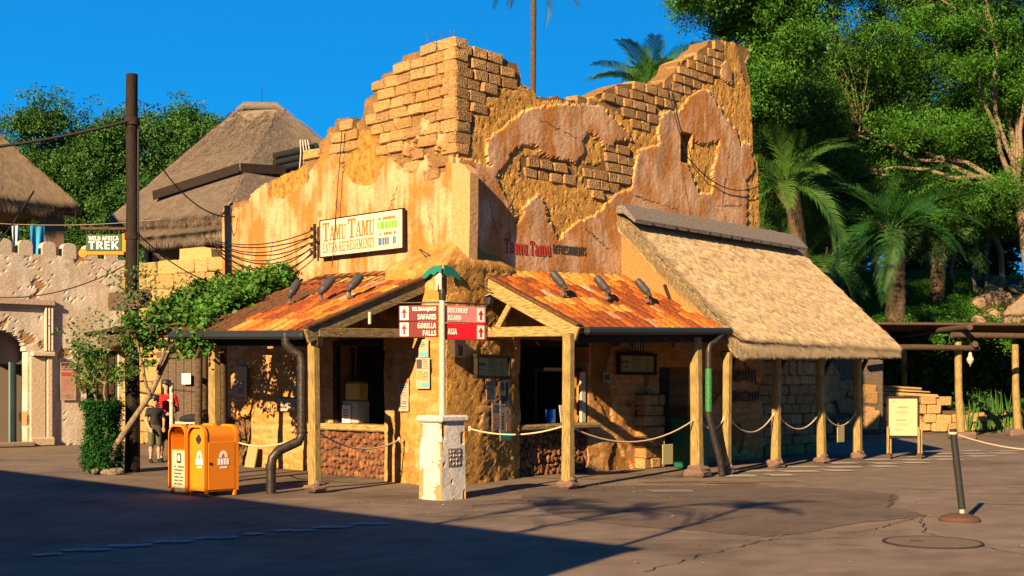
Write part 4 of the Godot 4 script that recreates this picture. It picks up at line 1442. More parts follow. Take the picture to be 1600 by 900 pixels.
	for q in [["white garment drooping from the left of the clothes line", 0.27, 0.55, 0.45, Color(0.55, 0.50, 0.46)], ["narrow white cloth on the clothes line", 0.385, 0.22, 0.72, Color(0.66, 0.60, 0.54)], ["bright blue towel on the clothes line", 0.47, 0.42, 0.95, Color(0.05, 0.33, 0.55)]]:
		var f: float = q[1]
		var at := p0.lerp(p1, f) - UPV * 0.22 * 4.0 * f * (1.0 - f)
		var cl := thing("hanging_cloth", q[0], "laundry", Transform3D(LB.basis, at), "washing on the clothes line")
		m = MB.new()
		var n := 12
		var hh := 10
		var P := []
		for j in hh + 1:
			var line := []
			for i in n + 1:
				var u := i / float(n)
				var v := j / float(hh)
				var sag: float = 0.10 * sin(PI * u) * (1.0 - v) if f < 0.3 else 0.03 * sin(PI * u)
				line.append(Vector3((u - 0.5) * q[2] * (1.0 - 0.12 * v), -v * q[3] * (1.0 - 0.1 * u) - sag, 0.04 * sin(u * 11.0 + v * 2.0) * (0.3 + v)))
			P.append(line)
		for j in hh:
			for i in n:
				m.quad_out(P[j][i], P[j][i + 1], P[j + 1][i + 1], P[j + 1][i], Vector3(0, 0, 1), q[4])
				m.quad_out(P[j][i] - Vector3(0, 0, 0.006), P[j][i + 1] - Vector3(0, 0, 0.006), P[j + 1][i + 1] - Vector3(0, 0, 0.006), P[j + 1][i] - Vector3(0, 0, 0.006), Vector3(0, 0, -1), q[4])
		part(cl, "cloth", m, M.print)
	cable("thick drooping cables crossing the front of the pale crenellated house", W(-9.2, 24.0, 5.4), W(-13.6, 30.0, 4.2), 0.35, 0.02)
	cable("thin wire sagging across the pale crenellated house to the dark pole", W(-7.4, 24.0, 4.0), W(-12.6, 27.0, 3.95), 0.5, 0.012)
	# ----- the dark pole, its green sign and the plank -----
	o = thing("utility_pole", "tall dark brown wooden pole standing beside the clipped shrub", "pole", T(W(-7.31, 24.02)))
	m = MB.new()
	var pp := []
	for k in 13: pp.append(Vector3(0.01 * sin(k), 7.66 * k / 12.0, 0))
	tube(m, pp, [0.145, 0.14, 0.138, 0.136, 0.134, 0.13, 0.128, 0.125, 0.12, 0.118, 0.115, 0.112, 0.11], 16)
	part(o, "shaft", m, M.pole)
	for yb in [4.55, 6.75]:
		m = MB.new()
		tube(m, [Vector3(0, yb - 0.07, 0), Vector3(0, yb + 0.07, 0)], [0.143], 16, true)
		part(o, "band", m, M.darkwood)
	m = MB.new()
	tube(m, [Vector3(0.125, 0.1, 0.05), Vector3(0.13, 6.6, 0.04)], [0.02], 6)
	part(o, "conduit", m, M.metal_black)
	o = thing("bracket_sign", "green sign with white lettering and orange trim hung from the pole", "sign", T(W(-7.86, 24.05, 4.42)))
	m = MB.new()
	box(m, T(Vector3.ZERO), Vector3(0.68, 0.32, 0.05), 0.006)
	var bp := part(o, "panel", m, paint(0.035, 0.075, 0.03, 0.6))
	m = MB.new()
	box(m, T(Vector3(0.40, 0.0, 0)), Vector3(0.1, 0.36, 0.06), 0.008)
	box(m, T(Vector3(0.0, -0.20, 0)), Vector3(0.78, 0.07, 0.058), 0.008)
	lathe(m, Transform3D(Basis(Vector3(1, 0, 0), Vector3(0, 0, 1), Vector3(0, -1, 0)), Vector3(-0.4, -0.2, -0.03)), [Vector2(0.0, 0.0), Vector2(0.085, 0.0), Vector2(0.085, 0.06), Vector2(0.0, 0.062)], 12)
	part(o, "orange_trim", m, paint(0.62, 0.20, 0.01, 0.6))
	lettering(bp, "lettering", "WILD AFRICA", T(Vector3(0, 0.085, 0.03)), 0.58, 0.085, paint(0.75, 0.74, 0.68), "Droid Sans", 700)
	lettering(bp, "lettering", "TREK", T(Vector3(0, -0.05, 0.03)), 0.58, 0.15, paint(0.75, 0.74, 0.68), "Droid Sans", 700)
	m = MB.new()
	tube(m, [Vector3(-0.45, 0.27, 0), Vector3(0.55, 0.27, 0)], [0.035], 8)
	tube(m, [Vector3(-0.28, 0.15, 0), Vector3(-0.28, 0.26, 0)], [0.012], 5)
	tube(m, [Vector3(0.28, 0.15, 0), Vector3(0.28, 0.26, 0)], [0.012], 5)
	part(o, "hanger_arm", m, M.log)
	o = thing("plank_sign", "blank weathered plank board nailed across the dark pole", "sign", T(W(-7.27, 23.82, 3.3)))
	m = MB.new()
	prism(m, T(Vector3.ZERO, Basis(Vector3(0, 0, 1), 0.04)), poly([-0.42, -0.19, 0.30, -0.16, 0.36, -0.02, 0.42, 0.05, 0.34, 0.20, -0.40, 0.15, -0.43, 0.02]), 0.05)
	part(o, "plank", m, M.oldwood)
	# ----- timber booth with the counter -----
	o = thing("timber_booth", "grey timber booth with a shelf and a notice, behind the yellow bins", "booth", T(W(-7.45, 29.3), Basis(UPV, -0.25)))
	for k in 7:
		m = MB.new()
		box(m, T(Vector3(-0.78 + k * 0.205, 1.15, 0)), Vector3(0.195, 2.3 + 0.02 * (k % 2), 0.05), 0.006)
		part(o, "board", m, M.oldwood)
	for q in [[2.38, 0.14], [2.62, 0.16], [2.86, 0.14]]:
		m = MB.new()
		box(m, T(Vector3(-0.1, q[0], 0.06)), Vector3(1.7, q[1], 0.05), 0.006)
		part(o, "slat", m, M.oldwood)
	m = MB.new()
	box(m, T(Vector3(0.45, 1.35, 0.03)), Vector3(0.45, 0.75, 0.03))
	part(o, "window", m, M.dark)
	m = MB.new()
	box(m, T(Vector3(0.05, 0.80, 0.28)), Vector3(1.5, 0.05, 0.5), 0.01)
	part(o, "shelf", m, M.white_paint)
	m = MB.new()
	box(m, T(Vector3(0.1, 0.38, 0.15)), Vector3(1.3, 0.75, 0.05), 0.006)
	part(o, "front_panel", m, M.oldwood)
	o = thing("booth_notice", "white square notice pinned to the timber booth", "notice", T(W(-7.62, 29.2, 1.82), Basis(UPV, -0.25)))
	m = MB.new()
	box(m, T(Vector3.ZERO), Vector3(0.23, 0.25, 0.01), 0.0, Color(0.74, 0.7, 0.6))
	scribble(m, T(Vector3(0, 0, 0.007)), 0.16, 0.14, 4, Color(0.4, 0.3, 0.12), 0.4)
	part(o, "sheet", m, M.print)
	o = thing("black_bag", "black bag lying on the booth shelf", "bag", T(W(-7.35, 28.9, 0.83)))
	m = MB.new()
	lathe(m, Transform3D(Basis.from_scale(Vector3(1.5, 1, 0.8)), Vector3.ZERO), [Vector2(0.0, 0.0), Vector2(0.22, 0.0), Vector2(0.25, 0.06), Vector2(0.2, 0.13), Vector2(0.1, 0.17), Vector2(0.0, 0.18)], 14)
	part(o, "body", m, M.metal_black)
	o = thing("white_post", "slim white post with a rail beside the two visitors", "post", T(W(-7.2, 26.4)))
	m = MB.new()
	tube(m, [Vector3(0, 0, 0), Vector3(0, 1.72, 0)], [0.045], 8)
	part(o, "shaft", m, M.white_paint)
	m = MB.new()
	tube(m, [Vector3(0, 0.82, 0), Vector3(0.75, 0.84, 0)], [0.025], 6)
	part(o, "rail", m, M.white_paint)
	m = MB.new()
	tube(m, [Vector3(0, 0.0, 0), Vector3(0, 0.12, 0)], [0.08, 0.06], 8)
	part(o, "foot", m, M.white_paint)

# ---------- right: pergola, stone wall ----------
func build_right() -> void:
	var o := thing("log_pergola", "dark log pergola with a stick roof at the right edge", "pergola", T(W(13.88, 38.55)))
	var m: MB
	for q in [[0.0, 0.0, 3.0], [2.75, -2.45, 3.0], [0.2, -6.0, 3.0], [-3.2, -5.5, 3.0]]:
		m = MB.new()
		tube(m, [Vector3(q[0], 0.1, q[1]), Vector3(q[0] - 0.08, 1.4, q[1]), Vector3(q[0] - 0.1, q[2], q[1])], [0.13, 0.115, 0.11], 10, true, WHITE, 0.08)
		var p := part(o, "post", m, M.post)
		m = MB.new()
		box(m, T(Vector3(q[0], 0.1, q[1])), Vector3(0.75, 0.24, 0.6), 0.06, WHITE, 0.03)
		part(p, "footing", m, M.footing)
	for q in [[Vector3(-3.6, 2.78, 1.6), Vector3(0.5, 2.80, 0.05)], [Vector3(-0.4, 3.2, 0.3), Vector3(7.0, 3.15, -1.6)], [Vector3(-0.1, 3.42, 1.0), Vector3(-0.1, 3.4, -6.5)], [Vector3(-3.2, 3.1, -1.0), Vector3(-3.2, 3.1, -6.0)], [Vector3(0.3, 2.92, 0.35), Vector3(0.5, 2.92, -0.9)]]:
		m = MB.new()
		tube(m, [q[0], (q[0] + q[1]) * 0.5 + Vector3(0, 0.02, 0), q[1]], [0.095, 0.09, 0.088], 10, true, WHITE, 0.06)
		part(o, "beam", m, M.log)
	for k in 46:
		m = MB.new()
		var z := -1.3 - k * 0.13
		tube(m, [Vector3(-3.9 + rng.randf_range(-0.2, 0.2), 3.62 + rng.randf_range(-0.02, 0.02), z), Vector3(8.5, 3.60 + rng.randf_range(-0.02, 0.02), z - 0.6)], [0.055, 0.05], 6)
		part(o, "roof_pole", m, M.log)
	o = thing("glass_lantern", "pale glass lantern hanging from the pergola's corner", "lantern", T(W(14.08, 38.35, 2.45)))
	m = MB.new()
	lathe(m, T(Vector3.ZERO), [Vector2(0.0, -0.22), Vector2(0.02, -0.16), Vector2(0.06, -0.12), Vector2(0.11, -0.02), Vector2(0.10, 0.04), Vector2(0.06, 0.1), Vector2(0.05, 0.2), Vector2(0.0, 0.24)], 12)
	part(o, "globe", m, M.white_paint)
	m = MB.new()
	tube(m, [Vector3(0, 0.22, 0), Vector3(0, 0.62, 0)], [0.01], 5)
	part(o, "chain", m, M.metal_black)
	# garden wall: sunlit blocks with ledges of flat stone
	o = thing("garden_wall", "low sunlit wall of yellow stone under the pergola", "wall", T(W(12.6, 43.6), Basis(UPV, 0.10)))
	m = MB.new()
	box(m, T(Vector3(2.6, 0.38, -0.25)), Vector3(6.2, 0.76, 0.4))
	box(m, T(Vector3(0.7, 0.6, -0.3)), Vector3(3.2, 1.2, 0.45))
	var c := part(o, "core", m, M.mortar)
	var bm := brick_meshes(6)
	var x := -0.9
	var y := 0.0
	while y < 1.2:
		x = -0.9 - rng.randf() * 0.2
		while x < (5.6 if y < 0.6 else 2.3):
			var l := rng.randf_range(0.22, 0.7)
			partm(c, "block", bm[rng.randi() % 6], M["yblock%d" % (rng.randi() % 4)], Transform3D(Basis.from_scale(Vector3(l * 0.96, 0.31, 0.42)) * Basis(Vector3(0, 0, 1), rng.randf_range(-0.12, 0.12)), Vector3(x + l * 0.5, y + 0.16 + rng.randf_range(-0.05, 0.05), -0.1 + rng.randf_range(-0.08, 0.08))))
			x += l
		y += 0.325
	for k in 3:
		m = MB.new()
		box(m, T(Vector3(0.9 - k * 0.1, 1.36 + k * 0.12, -0.12 - k * 0.06), Basis(Vector3(0, 0, 1), -0.05)), Vector3(2.9 - k * 0.35, 0.09, 0.5), 0.03, WHITE, 0.03)
		part(c, "ledge_stone", m, M["yblock2"])
	# the wall bends back into the shade
	o = thing("rubble_wall", "shaded rubble wall at the end of the thatched lean-to", "wall", T(W(9.7, 38.2), Basis(UPV, 0.2)))
	m = MB.new()
	box(m, T(Vector3(0, 1.3, 0)), Vector3(3.4, 2.3, 0.5), 0.05, Color(0.20, 0.15, 0.10))
	c = part(o, "core", m, M.brick)
	for i in 60:
		var s := rng.randf_range(0.2, 0.42)
		partm(c, "stone", bm[rng.randi() % 6], M["brick%d" % (1 + rng.randi() % 4)], Transform3D(Basis(Vector3(0, 0, 1), rng.randf_range(-0.3, 0.3)).scaled(Vector3(s * 1.3, s, 0.3)), Vector3(rng.randf_range(-1.4, 1.35), rng.randf_range(0.1, 2.1), 0.17)))
	# rough stone wall that carries on from the ruin under the thatch
	o = thing("stone_wall", "rough shaded stone wall continuing the ruin under the thatch", "wall", BT * T(Vector3(11.2, 0, -0.25)))
	m = MB.new()
	box(m, T(Vector3(0, 1.5, -0.2)), Vector3(3.2, 3.0, 0.4), 0.04, Color(0.30, 0.19, 0.10))
	c = part(o, "core", m, M.brick)
	var sy := 0.0
	while sy < 2.8:
		var sx := -1.6 - rng.randf() * 0.2
		var sh := rng.randf_range(0.2, 0.34)
		while sx < 1.5:
			var sl := rng.randf_range(0.25, 0.6)
			partm(c, "stone", bm[rng.randi() % 6], M["brick%d" % (rng.randi() % 5)], Transform3D(Basis(Vector3(0, 0, 1), rng.randf_range(-0.08, 0.08)).scaled_local(Vector3(sl * 0.96, sh * 0.95, 0.26)), Vector3(sx + sl * 0.5, sy + sh * 0.5, rng.randf_range(-0.05, 0.0))))
			sx += sl
		sy += sh
	# shaded planting under the pergola
	var cl := leaf_clump(18, 0.3, 0.2, 0.35)
	for k in 5:
		var px := 12.0 + k * 2.4
		var sh := thing("garden_shrub", ["dark shrub under the pergola beside the thatch end", "dark shrub behind the ledges of the garden wall", "dark shrub behind the near pergola post", "leafy shrub behind the low garden wall", "tall leafy shrub behind the far pergola post"][k], "shrub", T(W(px, 45.4)), "shrubs behind the garden wall")
		m = MB.new()
		for i in 6: limb(m, Vector3(rng.randf_range(-0.3, 0.3), 0, 0), Vector3(rng.randf_range(-0.9, 0.9), 2.4, rng.randf_range(-0.4, 0.4)), 0.04, 0.015, 0.15, 5)
		part(sh, "stems", m, M.bark)
		crown(sh, "leaves", [[0, 1.0, 0, 1.1], [-0.5, 2.0, 0.1, 1.1], [0.6, 2.2, -0.1, 1.1], [0.0, 3.0, 0, 1.0]], cl, 14.0, Color(0.025, 0.085, 0.015), 1.0, -0.5)
	# upright blades at the right
	for k in 3:
		var gr := thing("reed_clump", ["clump of upright reeds at the right edge beside the far pergola post", "clump of reeds left of the far pergola post", "clump of reeds in front of the leafy shrub"][k], "reeds", T(W(16.3 + k * 0.75, 43.9, 0.8)), "reeds behind the garden wall")
		m = MB.new()
		for i in 26:
			var a := Vector3(rng.randf_range(-0.4, 0.4), -0.8, rng.randf_range(-0.2, 0.2))
			var e := a + Vector3(rng.randf_range(-0.3, 0.3), rng.randf_range(0.9, 1.6), rng.randf_range(-0.2, 0.2))
			var md := a.lerp(e, 0.5) + Vector3(rng.randf_range(-0.05, 0.05), 0, 0)
			var ww := Vector3(0.022, 0, 0)
			var q := rng.randf_range(0.7, 1.3)
			var cc := Color(0.05 * q, 0.12 * q, 0.02 * q)
			m.quad(a - ww, a + ww, md + ww, md - ww, cc); m.tri(md - ww, md + ww, e, cc)
		part(gr, "blades", m, M.leaf)
	# corner of another thatched roof at the frame's edge
	o = thing("thatched_kiosk", "small thatched kiosk roof cut by the right edge of the view", "kiosk", T(W(20.9, 48.0)))
	thatched_roof(o, [Vector3(-1.9, 4.5, 0), Vector3(0, 4.5, 1.9), Vector3(1.9, 4.5, 0), Vector3(0, 4.5, -1.9)], [Vector3(-0.1, 6.0, 0), Vector3(0.1, 6.0, 0)], 0.22, straw_tuft(10, 0.26, 0.1), Color(0.36, 0.27, 0.17))
	m = MB.new()
	tube(m, [Vector3(0, 1.0, 0), Vector3(0, 5.5, 0)], [0.12], 8)
	part(o, "post", m, M.darkwood)

# ---------- ground ----------
func strip(m: MB, pts: Array, w0: float, y: float, col: Color) -> void:
	for i in pts.size() - 1:
		var a: Vector3 = pts[i]
		var b: Vector3 = pts[i + 1]
		var n := (b - a).cross(UPV).normalized()
		var w := w0 * rng.randf_range(0.5, 1.2)
		m.quad_out(a - n * w + UPV * y, a + n * w + UPV * y, b + n * w * 0.8 + UPV * y, b - n * w * 0.8 + UPV * y, UPV, col)

func crack_line(ctrl: Array) -> Array:
	var out := []
	for i in ctrl.size() - 1:
		var a := W(ctrl[i][0], ctrl[i][1])
		var b := W(ctrl[i + 1][0], ctrl[i + 1][1])
		var n := int((b - a).length() / 0.12) + 1
		for k in n:
			var f := k / float(n)
			out.append(a.lerp(b, f) + Vector3(rng.randf_range(-0.04, 0.04), 0, rng.randf_range(-0.05, 0.05)))
	return out

func build_ground() -> void:
	var m := MB.new()
	var xs := [-160.0, -60.0, -30.0]
	for i in 181: xs.append(-18.0 + i * 0.2)
	xs.append(30.0); xs.append(60.0); xs.append(160.0)
	var zs := [60.0, 20.0]
	for i in 181: zs.append(0.0 - i * 0.2)
	zs.append(-45.0); zs.append(-70.0); zs.append(-260.0)
	var K := []
	for z in zs:
		var line := []
		for x in xs:
			var a := fb(x * 3.0, z * 5.0, 501.0)
			var b := fb(x * 22.0, z * 24.0, 502.0)
			var c := Color(0.325, 0.243, 0.172) * (1.0 + a * 0.55 + b * 0.42)
			# lighter sandy paving to the right front
			var s := smoothstep(-0.06, 0.12, fb(x * 2.5 + 4.0, z * 3.0, 505.0) + (0.16 if x + z * 0.1 > 1.0 else -0.1))
			c = c.lerp(Color(0.40, 0.298, 0.205) * (1.0 + b * 0.3), s * 0.6)
			line.append(Color(c.r, c.g, c.b))
		K.append(line)
	for j in zs.size() - 1:
		for i in xs.size() - 1:
			var p := [Vector3(xs[i], 0, zs[j]), Vector3(xs[i + 1], 0, zs[j]), Vector3(xs[i + 1], 0, zs[j + 1]), Vector3(xs[i], 0, zs[j + 1])]
			var c := [K[j][i], K[j][i + 1], K[j + 1][i + 1], K[j + 1][i]]
			for q in [0, 2, 1, 0, 3, 2]:
				m.v.append(p[q]); m.n.append(UPV); m.c.append(c[q])
	var g := struct("ground", m, M.ground)
	# darker asphalt patch
	m = MB.new()
	var edge := [[0.0, 20.2], [0.35, 17.4], [0.6, 16.0], [1.4, 14.9], [2.86, 13.9], [3.3, 14.2], [4.2, 15.2], [5.35, 16.1], [5.2, 17.2], [5.75, 18.6], [5.9, 19.4], [5.0, 20.4], [3.0, 20.9], [1.2, 20.8]]
	var pl := PackedVector2Array()
	for i in edge.size():
		var a: Array = edge[i]
		var b: Array = edge[(i + 1) % edge.size()]
		for k in 8:
			var f := k / 8.0
			pl.append(Vector2(lerp(float(a[0]), float(b[0]), f) + rng.randf_range(-0.03, 0.03), lerp(float(a[1]), float(b[1]), f) + rng.randf_range(-0.03, 0.03)))
	for j in 96:
		for i in 84:
			var x := -0.3 + i * 0.075
			var d := 13.6 + j * 0.078
			if not inp(x + 0.04, d + 0.04, pl): continue
			var p := [W(x, d, 0.005), W(x + 0.075, d, 0.005), W(x + 0.075, d + 0.078, 0.005), W(x, d + 0.078, 0.005)]
			for q in [0, 2, 1, 0, 3, 2]:
				var k := 1.0 + fb(p[q].x * 9.0, p[q].z * 12.0, 511.0) * 0.35 + fb(p[q].x * 60.0, p[q].z * 60.0, 512.0) * 0.25
				m.v.append(p[q]); m.n.append(UPV); m.c.append(Color(0.24 * k, 0.177 * k, 0.125 * k))
	part(g, "asphalt_patch", m, M.ground)
	for cr in [[[2.86, 13.9], [4.0, 14.3], [5.35, 16.1], [5.2, 17.2], [5.9, 19.3]], [[5.2, 15.8], [4.7, 14.2], [4.9, 13.0], [5.4, 11.5]], [[2.9, 13.7], [1.9, 12.4], [1.1, 11.1]], [[-4.6, 13.4], [-2.4, 13.0], [0.4, 13.6], [2.6, 13.5], [4.0, 13.8]], [[-6.8, 17.2], [-4.5, 16.8], [-2.0, 17.3], [-0.4, 16.9]], [[3.4, 13.2], [4.2, 12.9]], [[-6.0, 12.2], [-3.4, 11.8], [-1.6, 12.6]], [[-9.0, 21.2], [-6.6, 20.6], [-4.9, 21.1]], [[5.9, 14.5], [7.2, 14.2], [8.4, 14.4]], [[6.0, 18.2], [7.6, 18.0], [9.0, 18.3]], [[-2.2, 19.9], [-1.3, 20.2]]]:
		m = MB.new()
		strip(m, crack_line(cr), 0.0085, 0.010, Color(0.06, 0.045, 0.034))
		part(g, "crack", m, M.ground)
	# worn painted fragments
	var dash := func(x: float, d: float, l: float, w: float, ang: float, c: Color) -> void:
		var q := MB.new()
		var pts := PackedVector2Array()
		for v in [[-0.5, -0.4], [-0.2, -0.5], [0.3, -0.5], [0.5, -0.3], [0.45, 0.5], [0.1, 0.45], [-0.4, 0.5]]:
			pts.append(Vector2(v[0] * l + rng.randf_range(-0.03, 0.03), v[1] * w + rng.randf_range(-0.012, 0.012)))
		var ix := Geometry2D.triangulate_polygon(pts)
		var xf := T(W(x, d, 0.012), Basis(UPV, ang))
		for i in range(0, ix.size(), 3):
			q.tri_out(xf * Vector3(pts[ix[i]].x, 0, pts[ix[i]].y), xf * Vector3(pts[ix[i + 1]].x, 0, pts[ix[i + 1]].y), xf * Vector3(pts[ix[i + 2]].x, 0, pts[ix[i + 2]].y), UPV, c)
		part(g, "painted_dash", q, M.ground)
	for i in 17:
		var f := i / 16.0
		var px: float = lerp(-4.65, -1.65, f)
		var d: float = lerp(12.45, 15.15, f) + (0.13 if i % 2 else -0.05)
		if i == 10: continue
		dash.call(px + rng.randf_range(-0.05, 0.05), d, rng.randf_range(0.26, 0.36), 0.19, 0.5, Color(0.62, 0.60, 0.56))
	for i in 22:
		var f := i / 21.0
		var px: float = lerp(4.3, 12.6, f)
		var d: float = lerp(23.0, 31.5, f) + [0.0, 0.9, -0.6][i % 3]
		dash.call(px + rng.randf_range(-0.2, 0.2), d, rng.randf_range(0.55, 0.85), 0.5, 0.15, Color(0.72, 0.63, 0.46))
	dash.call(2.5, 19.75, 0.75, 0.42, 0.05, Color(0.36, 0.40, 0.31))
	for i in 9:
		dash.call(rng.randf_range(2.2, 5.6), rng.randf_range(20.6, 21.8), rng.randf_range(0.6, 1.5), 0.09, 0.1, Color(0.40, 0.27, 0.13))
	# dry leaves and grit blown over the paving
	var lf := MB.new()
	lf.tri(Vector3(-0.03, 0, 0), Vector3(0.0, 0.008, 0.014), Vector3(0.035, 0.004, 0)); lf.tri(Vector3(-0.03, 0, 0), Vector3(0.035, 0.004, 0), Vector3(0.0, 0.008, -0.014))
	var lx := []
	var lc := []
	for i in 420:
		var x := rng.randf_range(-9.0, 9.0)
		var d := 11.0 + 17.0 * rng.randf()
		if i % 2 == 0:
			var q := BT * Vector3(rng.randf_range(-4.0, 5.5), 0, rng.randf_range(1.5, 4.0))
			x = q.x; d = -q.z
		lx.append(Transform3D(Basis(UPV, rng.randf() * TAU).scaled(Vector3.ONE * rng.randf_range(0.4, 1.3)), W(x, d, 0.014)))
		var k := rng.randf_range(0.5, 1.3)
		lc.append(Color(0.34 * k, 0.24 * k, 0.13 * k))
	var fl := many(self, "fallen_leaves", lf.mesh(), M.straw, lx, lc)
	fl.set_meta("label", "dry leaves and grit scattered over the paving")
	fl.set_meta("category", "leaves")
	# utility cover let into the paving
	m = MB.new()
	lathe(m, T(W(4.5, 13.35, 0.0)), [Vector2(0.52, 0.0), Vector2(0.52, 0.014), Vector2(0.49, 0.014), Vector2(0.485, 0.010)], 40, Color(0.07, 0.05, 0.04))
	var mc := part(g, "cover_ring", m, M.ground)
	m = MB.new()
	lathe(m, T(W(4.5, 13.35, 0.0)), [Vector2(0.485, 0.012), Vector2(0.0, 0.0125)], 40, Color(0.30, 0.225, 0.16))
	box(m, T(W(4.35, 13.4, 0.012)), Vector3(0.14, 0.01, 0.08), 0.0, Color(0.16, 0.07, 0.04))
	part(mc, "cover_plate", m, M.ground)
	# the house behind the camera at the left whose shade lies across the foreground
	var o := thing("street_house", "plain orange street house outside the view that shades the foreground", "building", Transform3D.IDENTITY)
	m = MB.new()
	var d0 := Vector3(-4.15, 0, -2.6)
	var d1 := Vector3(-15.6, 0, -14.3)
	var dir := (d1 - d0).normalized()
	var out := Vector3(dir.z, 0, -dir.x)
	if out.x > 0: out = -out
	var xf := Transform3D(Basis(dir, UPV, dir.cross(UPV)), (d0 + d1) * 0.5 + out * 2.0 + UPV * 2.5)
	box(m, xf, Vector3((d1 - d0).length(), 5.0, 4.0), 0.05, Color(0.5, 0.3, 0.15))
	part(o, "wall", m, M.wall)
	m = MB.new()
	box(m, xf * T(Vector3(0, 2.53, 0)), Vector3((d1 - d0).length() + 0.1, 0.12, 4.1), 0.03)
	part(o, "parapet", m, M.oldwood)
	# slender plants along that house: their shade falls past the pillar
	var fm := frond_mesh(1.1, 0.4, 22, 0.2)
	for q in [[-3.0, 5.6, 5.6, "tallest spiky plant beside the street house outside the view"], [-6.1, 5.3, 5.9, "spiky plant far along the street house outside the view"], [-5.0, 4.6, 5.8, "thin spiky plant beside the street house outside the view"]]:
		o = thing("yucca_plant", q[3], "plant", T(W(q[0], q[1])), "plants outside the view")
		m = MB.new()
		var tp := Vector3(0.05, q[2], 0)
		limb(m, Vector3(0, 0, 0), tp, 0.05, 0.035, 0.02, 8)
		for k in 4:
			limb(m, Vector3(0.05, q[2] - 1.2 + k * 0.25, 0), Vector3(rng.randf_range(-0.7, 0.7), q[2] - 0.6 + k * 0.22, rng.randf_range(-0.7, 0.7)), 0.025, 0.01, 0.1, 5)
		part(o, "stem", m, M.bark)
		for k in 10:
			partm(o, "frond", fm, M.leaf, Transform3D(Basis(UPV, k * 2.4) * Basis(Vector3(1, 0, 0), rng.randf_range(-0.6, 0.2)), tp))

# ---------- things on and around the building ----------
func L(s: float, t: float, y: float) -> Vector3:   # building axes to the world
	return BT * Vector3(s, y, -t)

func W(x: float, d: float, y := 0.0) -> Vector3:
	return Vector3(x, y, -d)

# frame whose x reads along a wall and whose z points out of it; side as in wp()
func on_wall(side: int, a: float, y: float, d: float) -> Transform3D:
	if side == 1:
		return BT * Transform3D(Basis.IDENTITY, Vector3(a, y, d))
	return BT * Transform3D(Basis(Vector3(0, 0, 1), UPV, Vector3(-1, 0, 0)), Vector3(-d, y, -a))

func shop_sign() -> void:
	var xf := on_wall(0, 2.43, 4.49, 0.12)
	var o := thing("shop_sign", "long cream sign with orange lettering on the sunlit ruin wall", "sign", xf)
	var m := MB.new()
	box(m, T(Vector3(0, 0, 0)), Vector3(2.4, 0.70, 0.05), 0.008, Color(0.80, 0.68, 0.46))
	part(o, "panel", m, mat("signcream", WHITE, 0.8, TX.speck, null, Vector3(1, 1, 1)))
	m = MB.new()
	for q in [[0.0, 0.355, 2.44, 0.02], [0.0, -0.355, 2.44, 0.02]]:
		box(m, T(Vector3(q[0], q[1], 0.0)), Vector3(q[2], q[3], 0.075), 0.004)
	for sx in [-1.21, 1.21]:
		box(m, T(Vector3(sx, 0, 0)), Vector3(0.022, 0.73, 0.074), 0.004)
	part(o, "frame", m, M.darkwood)
	var og := paint(0.55, 0.13, 0.02, 0.8)
	# two words, each with a tall first letter
	lettering(o, "lettering", "T", T(Vector3(-1.02, 0.115, 0.03)), 0.20, 0.36, og)
	lettering(o, "lettering", "AMU", T(Vector3(-0.66, 0.085, 0.03)), 0.50, 0.29, og)
	lettering(o, "lettering", "T", T(Vector3(-0.24, 0.125, 0.03)), 0.22, 0.36, og)
	lettering(o, "lettering", "AMU", T(Vector3(0.15, 0.095, 0.03)), 0.54, 0.29, og)
	lettering(o, "lettering", "EATS & REFRESHMENTS", T(Vector3(-0.35, -0.185, 0.03)), 1.54, 0.19, og, "Droid Serif", 400)
	m = MB.new()
	scribble(m, T(Vector3(0.83, 0.225, 0.028)), 0.6, 0.07, 1, Color(0.5, 0.13, 0.03), 0.75)
	scribble(m, T(Vector3(0.83, 0.10, 0.028)), 0.62, 0.15, 1, Color(0.13, 0.36, 0.03), 0.9)
	scribble(m, T(Vector3(0.83, -0.055, 0.028)), 0.6, 0.07, 1, Color(0.5, 0.13, 0.03), 0.75)
	scribble(m, T(Vector3(0.83, -0.19, 0.028)), 0.62, 0.15, 1, Color(0.06, 0.14, 0.25), 0.9)
	part(o, "small_print", m, M.print)

func poster(called: String, label: String, xf: Transform3D, w: float, h: float, blocks: Array, paper := Color(0.72, 0.63, 0.50), group := "") -> void:
	var o := thing(called, label, "poster", xf, group)
	var m := MB.new()
	box(m, T(Vector3(0, 0, 0)), Vector3(w, h, 0.006), 0.0, paper)
	part(o, "sheet", m, M.paper)
	m = MB.new()
	for q in blocks:
		var z := Vector3(q[0] * w, q[1] * h, 0.004)
		if q.size() > 5 and q[5] == 1:
			scribble(m, T(z), q[2] * w, q[3] * h, q[6], q[4], 0.5)
		else:
			box(m, T(z), Vector3(q[2] * w, q[3] * h, 0.003), 0.0, q[4])
	part(o, "print", m, M.print)

